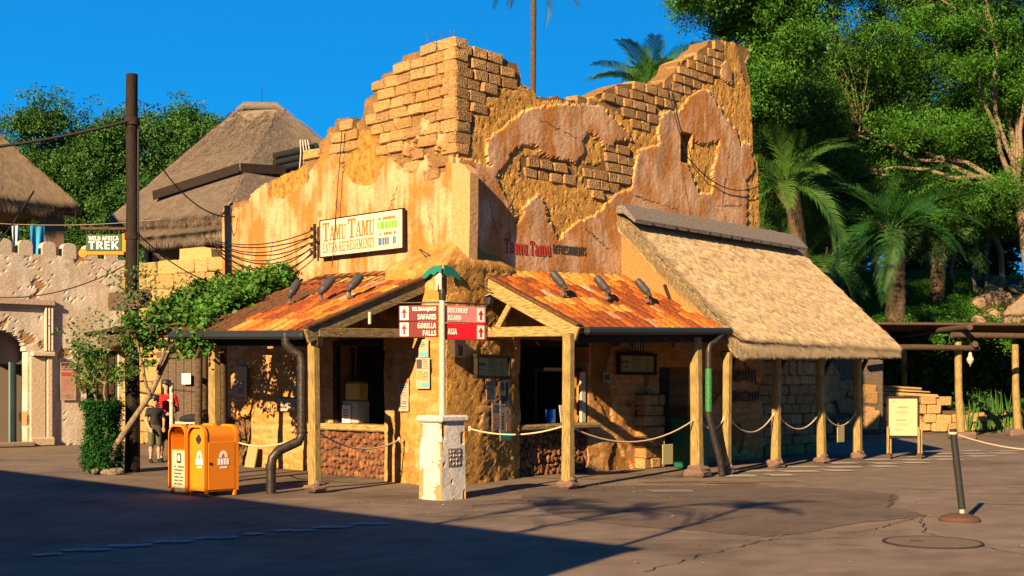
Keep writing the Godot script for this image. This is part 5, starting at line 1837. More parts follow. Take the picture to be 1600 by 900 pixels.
func build_posters() -> void:
	var red := Color(0.45, 0.10, 0.05)
	var blk := Color(0.07, 0.06, 0.06)
	var teal := Color(0.12, 0.35, 0.38)
	var org := Color(0.55, 0.25, 0.09)
	# on the pier, left face
	var pf := func(s: float, t: float, y: float, ang: float) -> Transform3D: return BT * Transform3D(Basis(UPV, ang), Vector3(s, y, -t))
	var la := -PI / 2
	poster("wall_poster", "torn poster with red and black print low beside the left serving window", pf.call(-0.815, 0.43, 1.62, la), 0.26, 0.34, [[0, 0.36, 0.9, 0.2, red], [0, 0.05, 0.8, 0.34, blk, 1, 3], [0, -0.3, 0.85, 0.3, red, 1, 4]])
	poster("wall_poster", "small black printed bill below the red poster on the pier", pf.call(-0.815, 0.43, 1.34, la), 0.25, 0.21, [[0, 0.2, 0.8, 0.3, blk, 1, 2], [0, -0.2, 0.7, 0.3, blk, 1, 2]])
	poster("wall_poster", "white and blue bill at the top of the pier under the red direction signs", pf.call(-0.835, -0.10, 2.30, la), 0.24, 0.30, [[0, -0.33, 0.95, 0.24, teal], [-0.1, 0.2, 0.6, 0.3, blk, 1, 3]])
	poster("wall_poster", "tall faded poster with brown pictures and teal corner on the pier", pf.call(-0.835, -0.08, 1.88, la), 0.34, 0.52, [[-0.25, 0.3, 0.4, 0.3, blk], [0.22, 0.3, 0.4, 0.34, red, 1, 6], [-0.22, -0.05, 0.45, 0.28, org], [0.22, -0.1, 0.4, 0.3, red, 1, 5], [0.2, -0.38, 0.5, 0.16, teal]])
	# on the pier, right face: a ragged cluster
	var ra := 0.224
	poster("wall_poster", "grey printed bill with dark heading under the framed menu", pf.call(0.36, -0.50, 1.58, ra), 0.30, 0.34, [[0, 0.38, 0.98, 0.22, Color(0.2, 0.19, 0.19)], [0, -0.1, 0.85, 0.66, blk, 1, 7]])
	poster("wall_poster", "peeling brown and black illustrated poster near the right serving window", pf.call(0.79, -0.41, 1.54, ra), 0.30, 0.46, [[-0.2, 0.25, 0.45, 0.3, Color(0.25, 0.06, 0.05)], [0.25, 0.05, 0.3, 0.7, blk], [-0.15, -0.25, 0.5, 0.3, Color(0.12, 0.06, 0.05)], [0.0, 0.0, 0.1, 0.9, Color(0.6, 0.55, 0.5)]])
	poster("wall_poster", "orange text bill overlapped by other posters beside the window", pf.call(0.53, -0.465, 1.14, ra), 0.28, 0.46, [[0, 0.28, 0.85, 0.3, blk, 1, 4], [0, -0.2, 0.9, 0.45, org, 1, 8]])
	poster("wall_poster", "brown text poster with teal strip at its torn lower edge", pf.call(0.83, -0.40, 1.0, ra), 0.38, 0.60, [[0.2, 0.25, 0.55, 0.4, org, 1, 9], [-0.3, 0.1, 0.2, 0.5, blk, 1, 6], [0.25, -0.1, 0.4, 0.25, org], [0, -0.36, 0.95, 0.22, Color(0.08, 0.30, 0.24)]])
	# on the wall under the left porch
	poster("wall_poster", "faded poster with brown pictures on the shaded wall behind the yellow bins", on_wall(0, 6.35, 1.75, 0.12), 0.42, 0.62, [[0, 0.25, 0.6, 0.3, org], [0, -0.1, 0.8, 0.2, blk, 1, 3], [0, -0.3, 0.5, 0.2, red]])
	poster("wall_poster", "wide black and red bill on the wall behind the downpipe", on_wall(0, 4.72, 1.28, 0.11), 0.75, 0.24, [[-0.2, 0, 0.5, 0.7, blk, 1, 2], [0.3, 0, 0.3, 0.5, red, 1, 2]])
	poster("wall_poster", "pale torn bill high on the wall beside the downpipe", on_wall(0, 4.42, 1.66, 0.11), 0.30, 0.40, [[0, 0.2, 0.8, 0.2, org], [0, -0.2, 0.8, 0.3, red, 1, 3]])
	poster("wall_poster", "small dark blue card on the rough wall right of the orange shutter", on_wall(1, 3.95, 1.83, 0.12), 0.22, 0.18, [[0, 0, 0.8, 0.7, Color(0.06, 0.08, 0.11)]])

func menu_board(label: String, xf: Transform3D, w: float, h: float, lit: Color) -> void:
	var o := thing("menu_board", label, "menu board", xf)
	var m := MB.new()
	for q in [[0, h * 0.5, w + 0.1, 0.06], [0, -h * 0.5, w + 0.1, 0.06]]:
		box(m, T(Vector3(q[0], q[1], 0)), Vector3(q[2], q[3], 0.08), 0.008)
	for q in [-w * 0.5, w * 0.5]:
		box(m, T(Vector3(q, 0, 0)), Vector3(0.06, h - 0.06, 0.078), 0.008)
	part(o, "frame", m, M.darkwood)
	m = MB.new()
	box(m, T(Vector3(0, 0, -0.015)), Vector3(w, h, 0.03), 0.0, lit)
	part(o, "panel", m, M.paper)
	m = MB.new()
	var ink := Color(0.12, 0.09, 0.05)
	scribble(m, T(Vector3(-w * 0.33, h * 0.1, 0.003)), w * 0.24, h * 0.18, 1, ink, 0.8)
	scribble(m, T(Vector3(-w * 0.33, -h * 0.15, 0.003)), w * 0.24, h * 0.12, 1, ink, 0.6)
	scribble(m, T(Vector3(0.0, 0.02, 0.003)), w * 0.3, h * 0.7, 7, ink, 0.35)
	scribble(m, T(Vector3(w * 0.3, 0.0, 0.003)), w * 0.16, h * 0.6, 6, ink, 0.35)
	part(o, "print", m, M.print)

func roof_lamp(label: String, base: Vector3, aim: Vector3) -> void:
	var o := thing("roof_floodlight", label, "floodlight", T(base), "floodlights on the tiled porches")
	var m := MB.new()
	box(m, T(Vector3(0, 0.05, 0), Basis(UPV, 0.6)), Vector3(0.1, 0.07, 0.1), 0.02)
	part(o, "base", m, M.footing)
	m = MB.new()
	tube(m, [Vector3(0, 0.08, 0), Vector3(0.0, 0.2, 0)], [0.025], 8)
	part(o, "stem", m, M.lamp_grey)
	m = MB.new()
	var z := aim.normalized()
	var x := UPV.cross(z).normalized()
	var y := z.cross(x)
	lathe(m, Transform3D(Basis(x, z, -y), Vector3(0, 0.2, 0) - z * 0.06), [Vector2(0.0, -0.02), Vector2(0.04, 0.0), Vector2(0.05, 0.06), Vector2(0.07, 0.10), Vector2(0.078, 0.26), Vector2(0.066, 0.37), Vector2(0.045, 0.39), Vector2(0.0, 0.34)], 14)
	part(o, "housing", m, M.lamp_grey)

func cable(label: String, a: Vector3, e: Vector3, sag: float, r := 0.012, m0: Material = null) -> void:
	var o := thing("overhead_cable", label, "cable")
	var m := MB.new()
	var pts := []
	for i in 17:
		var f := i / 16.0
		pts.append(a.lerp(e, f) - UPV * sag * 4.0 * f * (1.0 - f))
	tube(m, pts, [r], 5, false)
	part(o, "line", m, m0 if m0 else M.cable)

func rope(label: String, a: Vector3, e: Vector3, sag: float) -> void:
	var o := thing("rope_barrier", label, "rope", Transform3D.IDENTITY, "ropes strung between the posts")
	var m := MB.new()
	var pts := []
	for i in 15:
		var f := i / 14.0
		pts.append(a.lerp(e, f) - UPV * sag * 4.0 * f * (1.0 - f))
	tube(m, pts, [0.0145], 6, true)
	part(o, "cord", m, M.rope)
	m = MB.new()
	for p in [a, e]:
		lathe(m, T(p + Vector3(0, -0.05, 0)), [Vector2(0.0, 0.0), Vector2(0.022, 0.01), Vector2(0.03, 0.05), Vector2(0.022, 0.09), Vector2(0.0, 0.1)], 7)
	part(o, "knot", m, M.rope)

func bin(label: String, t0: float, t1: float, open_front: bool) -> void:
	var w := t1 - t0
	var h := 1.08
	var dp := 0.55
	var o := thing("recycling_bin", label, "bin", BT * T(Vector3(-4.58 + dp * 0.5, 0, -(t0 + t1) * 0.5)), "yellow bins in front of the porch")
	# own axes: x depth (front at -x), z across
	var yel := paint(0.68, 0.20, 0.008, 0.5)
	var prof := []
	var hw := w * 0.5
	var r := 0.16
	prof.append(Vector2(-hw, 0.08)); prof.append(Vector2(-hw, h - r))
	for i in 7:
		var a := PI - PI * 0.5 * i / 6.0
		prof.append(Vector2(-hw + r + cos(a) * r, h - r + sin(a) * r))
	for i in 7:
		var a := PI * 0.5 - PI * 0.5 * i / 6.0
		prof.append(Vector2(hw - r + cos(a) * r, h - r + sin(a) * r))
	prof.append(Vector2(hw, h - r)); prof.append(Vector2(hw, 0.08))
	var pp := PackedVector2Array(prof)
	# across is -z so that the profile's x runs along the front face
	var fr := Transform3D(Basis(Vector3(0, 0, 1), UPV, Vector3(-1, 0, 0)), Vector3.ZERO)
	var inner := PackedVector2Array()
	for q in pp: inner.append(Vector2(q.x * 0.955, 0.08 + (q.y - 0.08) * 0.972))
	var m := MB.new()
	if open_front:
		box(m, T(Vector3(0.0, 0.385, 0)), Vector3(dp - 0.06, 0.61, w * 0.955), 0.004)
		for i in inner.size() - 1:
			var a: Vector2 = inner[i]
			var b: Vector2 = inner[i + 1]
			if a.y < 0.6 and b.y < 0.6: continue
			for th in [1.0, 0.95]:
				m.quad_out(fr * Vector3(a.x * th, a.y * (0.5 + th * 0.5), -dp * 0.5 + 0.03), fr * Vector3(b.x * th, b.y * (0.5 + th * 0.5), -dp * 0.5 + 0.03), fr * Vector3(b.x * th, b.y * (0.5 + th * 0.5), dp * 0.5 - 0.03), fr * Vector3(a.x * th, a.y * (0.5 + th * 0.5), dp * 0.5 - 0.03), UPV)
		box(m, T(Vector3(dp * 0.5 - 0.04, 0.85, 0)), Vector3(0.02, 0.34, w * 0.9))
	else:
		prism(m, fr * T(Vector3(0, 0, -dp * 0.5 + 0.03)), inner, dp - 0.06)
	part(o, "body", m, yel)
	for e in [-1, 1]:
		m = MB.new()
		for i in pp.size() - 1:
			var a: Vector2 = pp[i]
			var b: Vector2 = pp[i + 1]
			var z0: float = e * dp * 0.5 - 0.028
			var A := fr * Vector3(a.x, a.y, z0); var B := fr * Vector3(b.x, b.y, z0)
			var C := fr * Vector3(b.x, b.y, z0 + 0.056); var D := fr * Vector3(a.x, a.y, z0 + 0.056)
			var mid := fr.basis * Vector3((a.x + b.x), (a.y + b.y) - h, 0)
			m.quad_out(A, B, C, D, mid)
			var ai := a * 0.93 + Vector2(0, 0.04); var bi := b * 0.93 + Vector2(0, 0.04)
			for zz in [z0, z0 + 0.056]:
				m.quad_out(fr * Vector3(a.x, a.y, zz), fr * Vector3(b.x, b.y, zz), fr * Vector3(bi.x, bi.y, zz), fr * Vector3(ai.x, ai.y, zz), fr.basis * Vector3(0, 0, 1 if zz > z0 else -1))
		part(o, "rim", m, yel)
	for q in [[-1, -1], [1, -1], [-1, 1], [1, 1]]:
		m = MB.new()
		box(m, T(Vector3(q[0] * (dp * 0.5 - 0.03), 0.05, q[1] * (hw - 0.03))), Vector3(0.05, 0.1, 0.05), 0.008)
		part(o, "foot", m, yel)
	# door on the long side, with its seam and lock
	m = MB.new()
	box(m, T(Vector3(0, 0.46, hw - 0.006)), Vector3(dp - 0.08, 0.72, 0.016), 0.004)
	var dr := part(o, "door", m, paint(0.66, 0.19, 0.008, 0.52))
	m = MB.new()
	lathe(m, Transform3D(Basis(Vector3(1, 0, 0), Vector3(0, 0, 1), Vector3(0, -1, 0)), Vector3(-0.2, 0.5, hw)), [Vector2(0.022, 0.0), Vector2(0.022, 0.012), Vector2(0.0, 0.014)], 10)
	part(dr, "lock", m, M.pipe)
	var emblem := func(xf: Transform3D, s: float) -> MB:
		var g := MB.new()
		var wc := Color(0.8, 0.76, 0.68)
		var arc := PackedVector2Array()
		for i in 9: arc.append(Vector2(cos(PI * i / 8.0) * 0.06, 0.02 + sin(PI * i / 8.0) * 0.085) * s)
		for i in 9: arc.append(Vector2(-cos(PI * i / 8.0) * 0.025, 0.02 + sin(PI * i / 8.0) * 0.045) * s)
		prism(g, xf, arc, 0.004, wc)
		for k in 4:
			box(g, xf * T(Vector3((-0.062 + k * 0.041) * s, -0.03 * s, 0.002)), Vector3(0.031 * s, 0.075 * s, 0.004), 0.0, wc)
		box(g, xf * T(Vector3(0, -0.10 * s, 0.002)), Vector3(0.10 * s, 0.022 * s, 0.004), 0.0, wc)
		return g
	if open_front:
		m = MB.new()
		box(m, fr * T(Vector3(0, 0.38, dp * 0.5 - 0.022)), Vector3(w - 0.07, 0.58, 0.016), 0.004, Color(0.78, 0.72, 0.58))
		var nb := part(o, "notice_panel", m, M.paper)
		m = MB.new()
		var inkc := Color(0.05, 0.05, 0.04)
		box(m, fr * T(Vector3(0.0, 0.555, dp * 0.5 - 0.012)), Vector3(0.12, 0.15, 0.004), 0.0, inkc)
		box(m, fr * T(Vector3(0.0, 0.56, dp * 0.5 - 0.010)), Vector3(0.06, 0.09, 0.004), 0.0, Color(0.75, 0.7, 0.58))
		scribble(m, fr * T(Vector3(0.0, 0.29, dp * 0.5 - 0.012)), 0.28, 0.32, 6, inkc, 0.4)
		part(nb, "print", m, M.print)
	else:
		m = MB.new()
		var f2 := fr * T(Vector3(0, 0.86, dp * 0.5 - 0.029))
		for q in [[-0.035, 0], [0.035, 0], [0, 0.035], [0, -0.035]]:  # darkness of the clover opening, put in as solid black discs; no hole
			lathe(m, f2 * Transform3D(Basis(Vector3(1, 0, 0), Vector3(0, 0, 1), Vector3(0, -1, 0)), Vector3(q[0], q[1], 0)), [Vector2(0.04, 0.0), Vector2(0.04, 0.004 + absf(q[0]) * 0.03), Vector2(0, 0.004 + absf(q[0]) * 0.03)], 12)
		part(o, "clover_shade_discs", m, M.metal_black)
		part(o, "recycling_mark", emblem.call(fr * T(Vector3(0.02, 0.56, dp * 0.5 - 0.029)), 1.2), M.print)
		part(o, "recycling_mark", emblem.call(T(Vector3(0.03, 0.56, hw + 0.003)), 1.25), M.print)

func sign_pillar() -> void:
	var ctr := Vector3(-2.55 + 0.26, 0, 2.37 - 0.24)
	var o := thing("stone_pillar", "white peeling square pillar with a carved plaque, in front of the corner", "pillar", BT * T(ctr))
	var m := MB.new()
	# chipped white render over an orange core
	var hw := 0.235
	var rows := 40
	var cols := 16
	for side in 4:
		var bs := Basis(UPV, side * PI / 2)
		var P := []
		for j in rows + 1:
			var line := []
			for i in cols + 1:
				var x := (float(i) / cols * 2.0 - 1.0) * hw * (1.04 - 0.06 * j / rows)
				var y := 1.14 * j / rows
				var q := fb(x * 30.0 + side * 20.0, y * 14.0, 111.0)
				var edge: float = absf(x) / hw
				var chip := q + (0.30 if edge > 0.7 else 0.0) + (0.12 if y < 0.55 else -0.12) > 0.42
				var d := 0.0 if not chip or edge > 0.97 else -0.022
				line.append([bs * Vector3(x, y, hw * (1.04 - 0.06 * j / rows) + d), Color(0.56, 0.29, 0.11) if chip else Color(0.66, 0.60, 0.49) * (1.0 + fb(x * 40.0, y * 12.0, side + 3.0) * 0.3)])
			P.append(line)
		for j in rows:
			for i in cols:
				var a: Array = P[j][i]; var b: Array = P[j][i + 1]; var c: Array = P[j + 1][i + 1]; var d2: Array = P[j + 1][i]
				m.quad_out(a[0], b[0], c[0], d2[0], bs * Vector3(0, 0, 1), Color(a[1].r, a[1].g, a[1].b))
	part(o, "shaft", m, M.wall)
	m = MB.new()
	box(m, T(Vector3(0, 1.19, 0)), Vector3(0.56, 0.10, 0.56), 0.025, Color(0.66, 0.60, 0.5))
	part(o, "capstone", m, M.wall)
	m = MB.new()
	var pf := T(Vector3(0.02, 0.62, hw + 0.006))
	box(m, pf, Vector3(0.26, 0.27, 0.015), 0.004, Color(0.16, 0.13, 0.10))
	for i in 4:
		for j in 4:
			if (i * 3 + j * 5) % 7 != 0:
				box(m, pf * T(Vector3(-0.09 + i * 0.06, -0.09 + j * 0.06, 0.012), Basis(Vector3(0, 0, 1), (i * 7 + j * 3) % 5 * 0.4)), Vector3(0.04, 0.016, 0.012), 0.003, Color(0.5, 0.45, 0.36))
	part(o, "carved_plaque", m, M.print)
	# the post with its four boards
	var p := thing("direction_signpost", "pale post with four red direction boards standing on the white pillar", "signpost", BT * T(ctr + Vector3(-0.02, 1.24, 0.02)))
	m = MB.new()
	tube(m, [Vector3(0, 0, 0), Vector3(0, 1.0, 0), Vector3(0, 1.78, 0)], [0.048, 0.046, 0.044], 12)
	part(p, "post", m, M.white_paint)
	m = MB.new()
	lathe(m, T(Vector3(0, 1.70, 0)), [Vector2(0.056, 0.0), Vector2(0.058, 0.1), Vector2(0.045, 0.15), Vector2(0.0, 0.165)], 12)
	part(p, "cap", m, M.metal_black)
	var inv := (BT.basis).inverse()
	var dirs := [inv * Vector3(-0.985, 0, -0.17), inv * Vector3(0.80, 0, -0.60)]
	var spec := [[0, 1.51, Color(0.15, 0.009, 0.026), ["KILIMANJARO", "SAFARIS"]], [0, 1.27, Color(0.14, 0.008, 0.008), ["GORILLA", "FALLS"]], [1, 1.50, Color(0.62, 0.20, 0.20), ["DISCOVERY", "ISLAND"]], [1, 1.24, Color(0.60, 0.012, 0.02), ["ASIA"]]]  # shade on the two left boards is put into their darker red
	for k in 2:
		m = MB.new()
		var d: Vector3 = dirs[k]
		tube(m, [Vector3(0, 1.665, 0), Vector3(0, 1.665, 0) + d * (0.66 if k == 0 else 0.78)], [0.014, 0.012], 7)
		part(p, "hanger_rod", m, M.pipe)
	for q in spec:
		var d: Vector3 = dirs[q[0]]
		var ln := 0.60 if q[0] == 0 else 0.72
		var x := -d if q[0] == 0 else d
		var z := x.cross(UPV)
		var bs := Basis(x, UPV, z)
		var fr := Transform3D(bs, Vector3(0, q[1], 0) + d * (0.06 + ln * 0.5))
		m = MB.new()
		box(m, fr, Vector3(ln, 0.235 if q[0] == 0 else 0.245, 0.03), 0.006)
		var pn := part(p, "board", m, paint(q[2].r, q[2].g, q[2].b, 0.55))
		var cream := paint(0.78, 0.70, 0.56, 0.7)
		var ex := -ln * 0.5 + 0.085 if q[0] == 0 else ln * 0.5 - 0.095
		m = MB.new()
		box(m, fr * T(Vector3(ex, 0, 0.017)), Vector3(0.13, 0.20, 0.006), 0.0)
		part(pn, "arrow_panel", m, cream)
		m = MB.new()
		prism(m, fr * T(Vector3(ex, 0, 0.02)), poly([-0.016, -0.075, 0.016, -0.075, 0.016, 0.005, 0.048, 0.0, 0.0, 0.078, -0.048, 0.0, -0.016, 0.005]), 0.004)
		part(pn, "arrow", m, paint(0.30, 0.03, 0.02, 0.7))
		var cx := 0.09 if q[0] == 0 else -0.15
		var lines: Array = q[3]
		for i in lines.size():
			var yy := 0.0 if lines.size() == 1 else (0.055 - i * 0.11)
			var wd: float = min(0.040 * lines[i].length(), 0.36)
			var off := (0.18 - wd * 0.5) if q[0] == 0 else (-0.18 + wd * 0.5)
			lettering(pn, "lettering", lines[i], fr * T(Vector3(cx + off, yy, 0.018)), wd, 0.078 if lines.size() > 1 else 0.09, cream, "Droid Sans", 700)

func sandwich_board() -> void:
	var xf := T(W(8.88, 28.35), Basis(UPV, -0.12))
	var o := thing("notice_board", "cream notice board in a dark frame on short timber feet", "notice board", xf)
	var m := MB.new()
	for q in [[0, 1.40, 0.72, 0.06], [0, 0.50, 0.72, 0.06]]:
		box(m, T(Vector3(q[0], q[1], 0)), Vector3(q[2], q[3], 0.06), 0.01)
	for sx in [-0.34, 0.34]:
		box(m, T(Vector3(sx, 0.95, 0)), Vector3(0.05, 0.86, 0.058), 0.01)
	part(o, "frame", m, M.darkwood)
	m = MB.new()
	box(m, T(Vector3(0, 0.95, -0.005)), Vector3(0.65, 0.86, 0.03), 0.0, Color(0.78, 0.70, 0.48))
	var pn := part(o, "panel", m, M.paper)
	m = MB.new()
	var ink := Color(0.25, 0.2, 0.12)
	scribble(m, T(Vector3(0.0, 1.17, 0.012)), 0.24, 0.05, 1, ink, 0.8)
	scribble(m, T(Vector3(-0.03, 1.05, 0.012)), 0.3, 0.09, 3, ink, 0.4)
	scribble(m, T(Vector3(-0.04, 0.88, 0.012)), 0.22, 0.05, 1, ink, 0.7)
	scribble(m, T(Vector3(0.0, 0.78, 0.012)), 0.36, 0.06, 2, ink, 0.3)
	scribble(m, T(Vector3(-0.1, 0.66, 0.012)), 0.2, 0.05, 2, ink, 0.3)
	scribble(m, T(Vector3(-0.2, 1.30, 0.012)), 0.05, 0.05, 1, ink, 0.8)
	part(pn, "print", m, M.print)
	for sx in [-0.32, 0.36]:
		m = MB.new()
		box(m, T(Vector3(sx - 0.02, 0.40, 0.045)), Vector3(0.055, 0.66, 0.05), 0.01)
		box(m, T(Vector3(sx + 0.05, 0.36, -0.04)), Vector3(0.05, 0.62, 0.05), 0.01)
		part(o, "leg", m, M.post)
		m = MB.new()
		tube(m, [Vector3(sx - 0.06, 0.07, 0.28), Vector3(sx + 0.08, 0.07, -0.3)], [0.07, 0.065], 8)
		part(o, "foot", m, M.log)

func stanchion() -> void:
	var o := thing("barrier_post", "leaning dark barrier post on a round rusty base on the plaza", "post", T(W(5.56, 15.5)))
	var m := MB.new()
	lathe(m, T(Vector3(0, 0, 0)), [Vector2(0.25, 0.0), Vector2(0.255, 0.02), Vector2(0.22, 0.055), Vector2(0.13, 0.085), Vector2(0.06, 0.095), Vector2(0.0, 0.1)], 28)
	part(o, "base", m, mat("rust", lin(0.15, 0.075, 0.042), 0.8, TX.fine, TX.bump, Vector3(3, 3, 3), 0.5))
	m = MB.new()
	tube(m, [Vector3(0.03, 0.08, 0), Vector3(0.028, 0.16, 0)], [0.032], 10)
	part(o, "collar", m, M.white_paint)
	m = MB.new()
	tube(m, [Vector3(0.03, 0.15, 0), Vector3(-0.085, 1.14, 0)], [0.044, 0.042], 12)
	part(o, "shaft", m, M.metal_black)
	var r := thing("barrier_rope", "pale rope tied to the leaning barrier post", "rope")
	m = MB.new()
	var a := W(5.475, 15.5, 1.09)
	var e := W(8.2, 16.4, 1.05)
	var pts := []
	for i in 13:
		var f := i / 12.0
		pts.append(a.lerp(e, f) - UPV * 0.22 * 4.0 * f * (1.0 - f))
	tube(m, pts, [0.011], 6)
	lathe(m, T(a - UPV * 0.015), [Vector2(0.05, 0.0), Vector2(0.055, 0.015), Vector2(0.05, 0.03)], 12)
	part(r, "cord", m, M.rope)

func build_props() -> void:
	shop_sign()
	build_posters()
	var cr := Color(0.56, 0.53, 0.28)
	menu_board("framed pale green menu on the pier between the two serving windows", BT * Transform3D(Basis(UPV, 0.224), Vector3(0.36, 2.0, 0.55)), 1.05, 0.36, cr)
	menu_board("framed menu in the shade right of the serving window", on_wall(1, 4.9, 2.10, 0.12), 1.15, 0.38, cr)
	var o := thing("electrical_box", "small brown metal box on the pier under the red direction boards", "box", BT * Transform3D(Basis(UPV, 0.1), Vector3(-0.52, 2.28, 0.60)))
	var m := MB.new()
	box(m, T(Vector3(0, 0, 0)), Vector3(0.3, 0.32, 0.12), 0.012)
	part(o, "case", m, M.log)
	m = MB.new()
	box(m, T(Vector3(-0.05, 0, 0.065)), Vector3(0.08, 0.16, 0.015), 0.004)
	part(o, "latch", m, M.darkwood)
	# floodlights on the tiles
	roof_lamp("grey floodlight half hidden in the vine on the porch tiles", L(-1.95, 2.1, 3.06), BT.basis * Vector3(0.5, 0.55, -0.15))
	roof_lamp("middle grey floodlight of the three on the sunlit porch tiles", L(-1.85, 1.35, 3.08), BT.basis * Vector3(0.5, 0.5, 0.0))
	roof_lamp("grey floodlight nearest the rake on the sunlit porch tiles", L(-1.75, 0.72, 3.10), BT.basis * Vector3(0.5, 0.5, 0.05))
	roof_lamp("grey floodlight on the right porch tiles nearest the corner pier", L(1.35, -1.30, 3.20), BT.basis * Vector3(-0.25, 0.6, -0.45))
	roof_lamp("middle grey floodlight on the right porch tiles", L(2.42, -1.40, 3.18), BT.basis * Vector3(-0.25, 0.6, -0.45))
	roof_lamp("grey floodlight on the right porch tiles nearest the thatch", L(3.5, -1.48, 3.18), BT.basis * Vector3(-0.25, 0.6, -0.45))
	o = thing("spotlight", "small black spotlight under the right porch gable", "spotlight", BT * T(Vector3(0.36, 3.12, 0.42)))
	m = MB.new()
	box(m, T(Vector3(0, 0, 0), Basis(Vector3(0, 0, 1), -0.3)), Vector3(0.14, 0.17, 0.2), 0.03)
	part(o, "housing", m, M.metal_black)
	m = MB.new()
	bar(m, Vector3(-0.02, 0.06, -0.12), Vector3(0.0, 0.12, 0.1), 0.16, 0.015)
	part(o, "hood", m, M.white_paint)
	# hanging lanterns
	for q in [["square metal lantern hanging in front of the right serving window", Vector3(1.95, 2.30, 0.9)], ["square metal lantern on the shaded wall above the framed menu", Vector3(4.75, 2.48, 0.25)]]:
		o = thing("lantern", q[0], "lantern", BT * T(q[1]), "lanterns under the right porch")
		m = MB.new()
		box(m, T(Vector3(0, 0.14, 0)), Vector3(0.2, 0.03, 0.2), 0.008)
		box(m, T(Vector3(0, -0.14, 0)), Vector3(0.17, 0.03, 0.17), 0.008)
		for sx in [-0.075, 0.0, 0.075]:
			for sz in [-0.075, 0.075]:
				box(m, T(Vector3(sx, 0, sz)), Vector3(0.014, 0.26, 0.014))
				box(m, T(Vector3(sz, 0, sx * 0.98)), Vector3(0.013, 0.258, 0.013))
		tube(m, [Vector3(0, 0.15, 0), Vector3(0, 0.45, 0)], [0.008], 5)
		part(o, "frame", m, M.metal_black)
		m = MB.new()
		box(m, T(Vector3(0, 0, 0)), Vector3(0.12, 0.24, 0.12), 0.01, Color(0.5, 0.48, 0.42))
		part(o, "glass", m, M.print)
	# things on the counters
	o = thing("juice_dispenser", "drink dispenser with a yellow tank and a menu card on the left counter", "dispenser", on_wall(0, 2.72, 0.965, 0.0))
	m = MB.new()
	box(m, T(Vector3(0, 0.21, 0)), Vector3(0.46, 0.42, 0.3), 0.02)
	part(o, "body", m, M.white_paint)
	m = MB.new()
	box(m, T(Vector3(0.02, 0.60, 0)), Vector3(0.42, 0.36, 0.26), 0.04)
	part(o, "tank", m, paint(0.62, 0.36, 0.02, 0.3))
	m = MB.new()
	box(m, T(Vector3(-0.08, 0.17, 0.17)), Vector3(0.24, 0.33, 0.012), 0.0, Color(0.78, 0.74, 0.62))
	scribble(m, T(Vector3(-0.08, 0.17, 0.178)), 0.16, 0.2, 4, Color(0.3, 0.25, 0.15), 0.5)
	part(o, "menu_card", m, M.print)
	o = thing("bottle", "blue bottle standing on the left counter", "bottle", on_wall(0, 1.72, 0.965, 0.05))
	m = MB.new()
	lathe(m, T(Vector3.ZERO), [Vector2(0.0, 0.0), Vector2(0.06, 0.0), Vector2(0.065, 0.2), Vector2(0.04, 0.26), Vector2(0.03, 0.32), Vector2(0.0, 0.33)], 14)
	part(o, "glass", m, paint(0.02, 0.13, 0.5, 0.3))
	for q in [["white cup stack on the left counter beside the blue bottle", 1.58, 0.0, 0.045, 0.2, Color(0.7, 0.68, 0.62)], ["cream paper roll on the left counter near the pier", 1.45, 0.05, 0.05, 0.26, Color(0.72, 0.66, 0.55)]]:
		o = thing("cup_stack", q[0], "cups", on_wall(0, q[1], 0.965, q[2]))
		m = MB.new()
		lathe(m, T(Vector3.ZERO), [Vector2(0.0, 0.0), Vector2(q[3], 0.0), Vector2(q[3] * 1.1, q[4] * 0.5), Vector2(q[3] * 1.05, q[4] * 0.52), Vector2(q[3] * 1.15, q[4]), Vector2(0.0, q[4])], 12)
		part(o, "cups", m, paint(q[5].r, q[5].g, q[5].b, 0.6))
	o = thing("tissue_box", "small blue carton on the right counter", "carton", on_wall(1, 2.5, 0.965, -0.05))
	m = MB.new()
	box(m, T(Vector3(0, 0.13, 0)), Vector3(0.16, 0.26, 0.12), 0.01)
	part(o, "carton", m, paint(0.03, 0.12, 0.42, 0.5))
	o = thing("price_stand", "tilted picture card on the right counter", "card", on_wall(1, 2.86, 0.965, -0.02))
	m = MB.new()
	box(m, T(Vector3(0, 0.17, 0), Basis(Vector3(1, 0, 0), -0.15)), Vector3(0.26, 0.33, 0.015), 0.003, Color(0.5, 0.40, 0.30))
	scribble(m, T(Vector3(0, 0.17, 0.012), Basis(Vector3(1, 0, 0), -0.15)), 0.2, 0.25, 5, Color(0.12, 0.08, 0.06), 0.5)
	part(o, "card", m, M.print)
	o = thing("room_sign", "narrow pale strip sign inside the dark left serving window", "sign", on_wall(0, 2.1, 1.98, -2.0))
	m = MB.new()
	box(m, T(Vector3.ZERO), Vector3(0.36, 0.08, 0.02), 0.003, Color(0.6, 0.58, 0.5))
	scribble(m, T(Vector3(0, 0, 0.012)), 0.3, 0.05, 1, Color(0.1, 0.1, 0.1), 0.6)
	part(o, "strip", m, M.print)
	# ropes between posts
	rope("rope from the porch post with the downpipe towards the white pillar", L(-3.0, 0.0, 0.98), L(-0.9, 0.45, 0.75), 0.22)
	rope("rope running behind the yellow bins to the downpipe post", L(-3.0, 0.1, 0.98), L(-2.98, 2.75, 0.86), 0.24)
	rope("rope from the corner pier to the first right porch post", L(-0.3, -0.66, 0.95), L(0.3, -2.24, 1.02), 0.12)
	rope("long slack rope between the two right porch posts", L(0.38, -2.32, 1.0), L(3.78, -2.32, 1.05), 0.32)
	rope("short rope beside the green streaked downpipe", L(3.95, -2.32, 1.05), L(4.66, -2.36, 1.05), 0.18)
	rope("rope between the first and second thatch posts", L(4.8, -2.36, 1.08), L(6.94, -2.0, 1.08), 0.32)
	rope("rope between the second and third thatch posts", L(7.1, -2.0, 1.08), L(8.92, -1.9, 1.08), 0.32)
